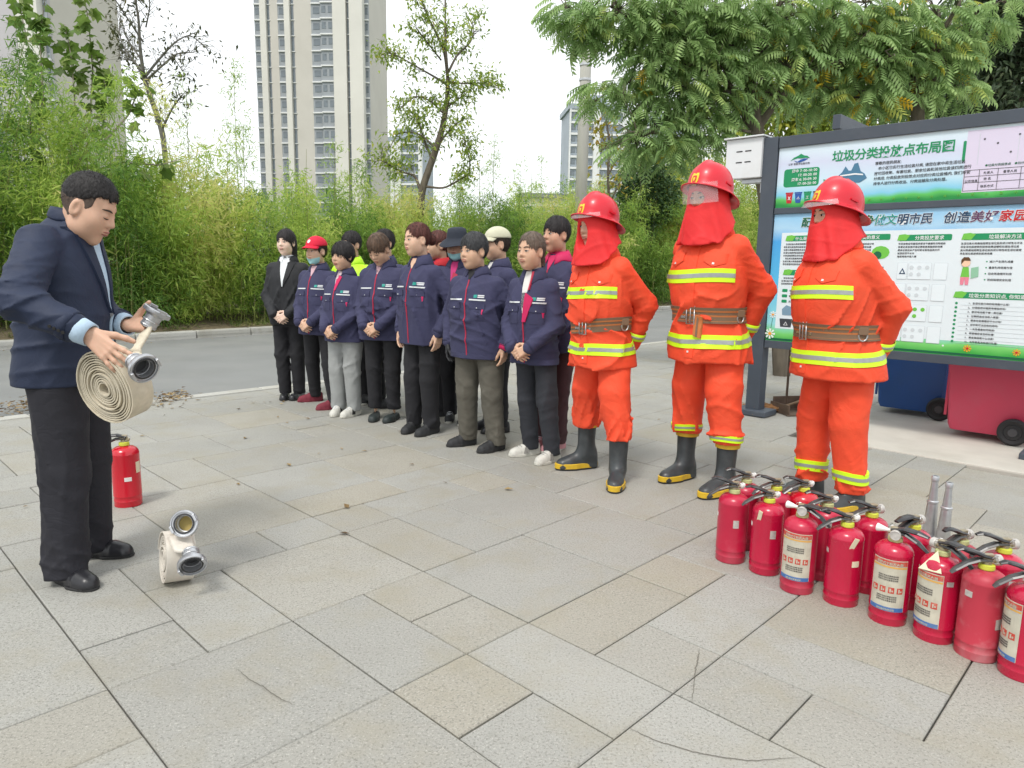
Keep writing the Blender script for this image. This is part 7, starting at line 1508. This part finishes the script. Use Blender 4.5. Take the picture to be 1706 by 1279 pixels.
xy = G(735, 690)[:2]; xy = np.array([AT(731, 500, xy[1])[0], xy[1]]); H = AT(730, 383, xy[1])[2]-.01
W = person('auburn-haired worker with a red collar half hidden behind the arms-down woman', xy, R_(62), H, NAVY, BLACKT, SK[0], 1., 1., hair='pony', hair_m=H_RED, hs=0.975, head=(-4, 2, 0), seed=23, res=1.3, arms='side', detail=False); worker_details(W, 1.25, MAGENTA, collar_m=M('red_collar', (.5, .02, .03), .8))
xy = G(762, 700)[:2]; xy = np.array([AT(762, 500, xy[1])[0], xy[1]]); H = AT(765, 376, xy[1])[2]-.035
W = person('worker in a dark bucket hat with a blue mask under the chin', xy, R_(18), H, NAVY, BLACKT, SK[3], 1., 1., hair='under_cap', hair_m=H_BLACK, hs=0.980, feet=((-.06, 0, .3), (.10, -.05, .1)), head=(2, 6, 0), shoes=SN(SHOEB, SOLEW, lace=WSTRIP), seed=24, res=1.25, arms='side', detail=False); worker_details(W, 1.17, M('magenta_shirt', (.50, .03, .16), .8), lining=REDPIPE); bucket_hat(W, BLUEH); chin_mask(W)
xy = G(838, 716)[:2]; xy = np.array([AT(828, 500, xy[1])[0], xy[1]]); H = AT(820, 374, xy[1])[2]-.030
W = person('worker in a beige cap turned sideways behind the grey-haired woman', xy, R_(62), H, NAVY, BLACKT, SK[0], 1.05, 1.02, hair='under_cap', hair_m=H_DARK, hs=0.990, feet=((-.10, 0, .2), (.10, 0, -.1)), head=(-2, 2, 0), shoes=SN(LEATH, SOLEK), seed=25, res=1.2, arms='side', detail=False); worker_details(W, 1.25, WHITES); cap(W, BEIGEC, peak=True)
xy = G(945, 746)[:2]; xy = np.array([AT(926, 500, xy[1])[0], xy[1]]); H = AT(922, 358, xy[1])[2]-.012
W = person('tall dark-haired worker with a magenta collar beside the first firefighter', xy, R_(40), H, NAVY, MAROONT, SK[3], 1., 1., hair='short', hair_m=H_BLACK, hs=0.970, feet=((-.08, 0, .2), (.06, -.02, -.1)), head=(-12, 0, 0), shoes=SN(SHOEP, SOLEW, lace=WSTRIP), seed=26, res=1.15, arms='side', detail=False); worker_details(W, 1.25, MAGENTA, collar_m=MAGENTA)

# -- firefighters
def ff(label, anks, top, phi, head, opening, visor, **k):
    mid = ((anks[0][0]+anks[1][0])/2, (anks[0][1]+anks[1][1])/2); g_ = (G(*anks[0][:2])+G(*anks[1][:2]))/2; H = AT(top[0], top[1], g_[1])[2]-.075
    return firefighter(label, g_[:2], R_(phi), H, feet_px(g_[:2], R_(phi), H/1.6, anks), head, opening, visor, **k)
ff('firefighter in orange with open red hood, nearest the row of workers', [(974, 779, 74), (1028, 806, 14)], (972, 316), 46, (-10, 10, 0), ((0, -.135, -.038), (.046, .09, .078)), (.072, .052, .010), seed=71, bw=.86, bd=.93, belt_dz=lambda t: .020*math.sin(t))
ff('tall firefighter in orange with a clear visor over the eyes', [(1139, 797, 58), (1205, 822, 56)], (1175, 265), 46, (-8, 8, 0), ((0, -.135, .002), (.072, .075, .042)), (.074, -.022, .004), seed=72, leg_bands=(.300, .034), hood_low=-.185, bw=.88, bd=.98)
ff('firefighter in orange with covered mouth behind the extinguishers', [(1347, 826, 80), (1415, 850, 70)], (1410, 290), 74, (-4, 8, 0), ((0, -.135, .004), (.074, .075, .040)), (.072, .048, .022), seed=73, boot_h=.20, leg_end=.10, leg_bands=(.185, .055), boots=True, hood_low=-.175, bw=.98, bd=1.15, lean=.10)

# -- man in the navy suit with a rolled hose
MX = np.array([-1.785, 2.80]); MRZ = R_(99); MK = 1.71/1.60
def w2l(p): p = np.asarray(p, float)-np.array([MX[0], MX[1], 0]); c, s = math.cos(-MRZ), math.sin(-MRZ); return np.array([p[0]*c-p[1]*s, p[0]*s+p[1]*c, p[2]])
def d2l(d): c, s = math.cos(-MRZ), math.sin(-MRZ); return np.array([d[0]*c-d[1]*s, d[0]*s+d[1]*c, d[2]])
SROWS = [(.735, .200, .168, .010), (.80, .200, .166, .006), (.90, .190, .156, -.005), (1.0, .182, .152, -.010), (1.08, .186, .152, -.012), (1.15, .190, .144, -.010), (1.21, .184, .128, -.012), (1.255, .156, .110, -.020), (1.295, .112, .092, -.034), (1.325, .080, .078, -.048), (1.345, .064, .068, -.060)]
wr_r = AT(146, 556, 2.43); wr_l = AT(212, 541, 2.88); hc_m = AT(148, 347, 2.77)
ft = []
for (hx, hy), (tx, ty) in (((92, 963), (162, 985)), ((128, 924), (207, 926))):
    h_, t_ = G(hx, hy), G(tx, ty); d = (t_-h_)/np.linalg.norm(t_-h_); an = h_+d*.075; l_ = w2l(an); dl = d2l(d); ft.append((l_[0]/MK, l_[1]/MK, math.atan2(dl[0], -dl[1])))
rh = dict(w_=w2l(wr_r)+d2l((.012, 0, -.006)), d=d2l((.74, -.16, -.62)), n=d2l((-.1, .95, -.25)), s=d2l((.62, .25, .74)), curl=(.14, .20, .24, .28), spread=.22, thumb=.45, L=1.02)
lh = dict(w_=w2l(wr_l)+d2l((.012, 0, 0)), d=d2l((.93, -.25, .02)), n=d2l((.15, -.60, .55)), s=d2l((-.2, -.55, .75)), curl=(.55, .62, .66, .70), spread=.12, thumb=.55, tcurl=.4, L=1.0)
W = person('man in a navy suit and light blue shirt bending over a rolled hose', MX, 0, 1.71, SUITN, SUITT, skin_mat('skin_man', (.60, .37, .26)), .98, .96, rows=SROWS, head_c=w2l(hc_m), head=(-3, 27, 0), hair='male', hair_m=hair_mat('hair_man', (.018, .016, .016)), hs=0.980, feet=tuple(ft), wrists={-1: w2l(wr_r), 1: w2l(wr_l)}, poles={-1: (-.9, .9, -.5), 1: (.8, .6, -.8)}, hands={-1: rh, 1: lh}, shoes=('flat', LEATH, SOLEK, dict(topz=.07)), seed=31, res=.85, rz=MRZ, sh_y=-.008, eyes='closed', leg_r=(.106, .080, .070), leg_end=.028, sleeve_r=(.072, .060, .050), jaw=1.04, fw=1.08, hip_y=.0, group=None, knee_f=.01, sleeve_cut=.058)
k = W['k']; jk = W['jacket']; f = W['torso']
fp(W, 'shirt_front', (-.062, 1.335), (.062, 1.335), (.006, 1.0), (-.006, 1.0), SHIRTB, .004, 7, 14)
for s in (-1, 1):
    fp(W, 'lapel', (s*.050, 1.345), (s*.105, 1.275), (s*.062, 1.13), (s*.006, .985), SUITN, .010, 6, 14); fp(W, 'lapel_notch', (s*.058, 1.345), (s*.112, 1.30), (s*.104, 1.268), (s*.060, 1.31), SUITN, .013, 5, 5)
fp(W, 'shirt_below', (-.004, .985), (.010, .985), (.040, .80), (.012, .80), SHIRTB, .004, 4, 10)
for z in (.985, .90): fp(W, 'button', (-.012, z+.006), (-.003, z+.006), (-.003, z-.006), (-.012, z-.006), M('button_grey', (.35, .36, .38), .3, metal=.4), .009, 3, 3)
collar(W, SUITN, .75, 1.362, .105, .12, 'suit_collar'); neck_ring(W, SHIRTB, 1.305, 1.372, .060, 'shirt_collar')
for s in (-1, 1): fp(W, 'shirt_collar', (s*.006, 1.352), (s*.055, 1.372), (s*.064, 1.315), (s*.030, 1.285), SHIRTB, .012, 5, 5, W['root'])
for s in (-1, 1):
    a, b = W['wr'][s], W['el'][s]; d = (b-a)/np.linalg.norm(b-a); MB().lathe([(.034, -.006), (.0415, -.008), (.0455, .030), (.047, .062)], 26, c=tuple(a-d*.004), R=axis_matrix(d).to_3x3(), cap=False).build('shirt_cuff', SHIRTB, W['root'], smooth='all').modifiers.new('t', 'SOLIDIFY').thickness = .002
    MB().lathe([(.046*k, .052), (.0530*k, .050), (.0545*k, .075), (.052*k, .085)], 26, c=tuple(a), R=axis_matrix(d).to_3x3(), cap=False).build('sleeve_end', SUITN, jk, smooth='all')
# sleeve shortened visually by the pale cuff: small buttons on the near sleeve
a, b = W['wr'][-1], W['el'][-1]; d = (b-a)/np.linalg.norm(b-a); sd_ = np.cross(d, d2l((0, -1, 0))); sd_ /= np.linalg.norm(sd_); ob = -np.cross(sd_, d)
for q in range(4):
    p = a+d*(.055+.016*q)+d2l((0, -1, -.25))*.053*k; MB().lathe([(0, 0), (.006, 0), (.006, .003), (0, .003)], 10, c=tuple(p), R=axis_matrix(d2l((0, -1, -.25))).to_3x3()).build('cuff_button', SOLEK, jk)
# ear detail is part of the body; the held hose is a thing of its own
hcen = AT(192, 640, 2.50); hn = np.array([-.34, -.90, -.20])
h2 = hose_roll('rolled_fire_hose', 'large rolled cream fire hose held by the man in the suit', hcen, hn, .022, .136, 13.5, .095, CANV, 1.0, seed=8)
ca = AT(238, 612, 2.40); coupling(h2, ca, (.80, -.52, -.30), .98)
strap(h2, [hcen+np.array([-.03, .0, .118]), hcen+np.array([.035, -.01, .105]), ca+np.array([-.035, .045, .012])], [.046, .044, .032], [-hn, -hn, (0, .3, 1)], CANV, .012)
cb = AT(260, 522, 2.81); coupling(h2, cb, (.50, .20, .84), 1.0)
strap(h2, [hcen+np.array([.05, .05, .10]), AT(228, 580, 2.55), AT(240, 558, 2.72), cb-np.array([.04, -.02, .055])], [.030, .014, .022, .030], [(1, 0, 0), (.8, .3, 0), (.8, .3, .3), (.3, .3, .8)], CANV, .012)

# hairline cracks in three slabs
CRK = M('crack', (.13, .12, .10), .95)
for pts in ([(394, 1113), (414, 1130), (437, 1143), (465, 1162), (489, 1174)], [(1047, 1212), (1090, 1232), (1165, 1255), (1248, 1267), (1331, 1261)], [(1165, 1081), (1162, 1100), (1159, 1116), (1153, 1170)]):
    P = np.array([G(x, y, .0025) for x, y in pts]); t_ = np.linspace(0, len(P)-1, 40); Pi = np.stack([np.interp(t_, range(len(P)), P[:, i]) for i in range(3)], 1)+np.random.default_rng(len(pts)).normal(0, .0012, (40, 3))*np.array([1, 1, 0]); Wd = .0011*(1-np.abs(np.linspace(-1, 1, 40))**3)+.0003
    d_ = np.gradient(Pi, axis=0); n_ = np.stack([-d_[:, 1], d_[:, 0], 0*d_[:, 0]], 1); n_ /= np.linalg.norm(n_, axis=1, keepdims=True)
    V = np.concatenate([Pi-n_*Wd[:, None], Pi+n_*Wd[:, None]]); link('crack', mesh(V, [(i, i+1, 41+i, 40+i) for i in range(39)]), CRK, pave)
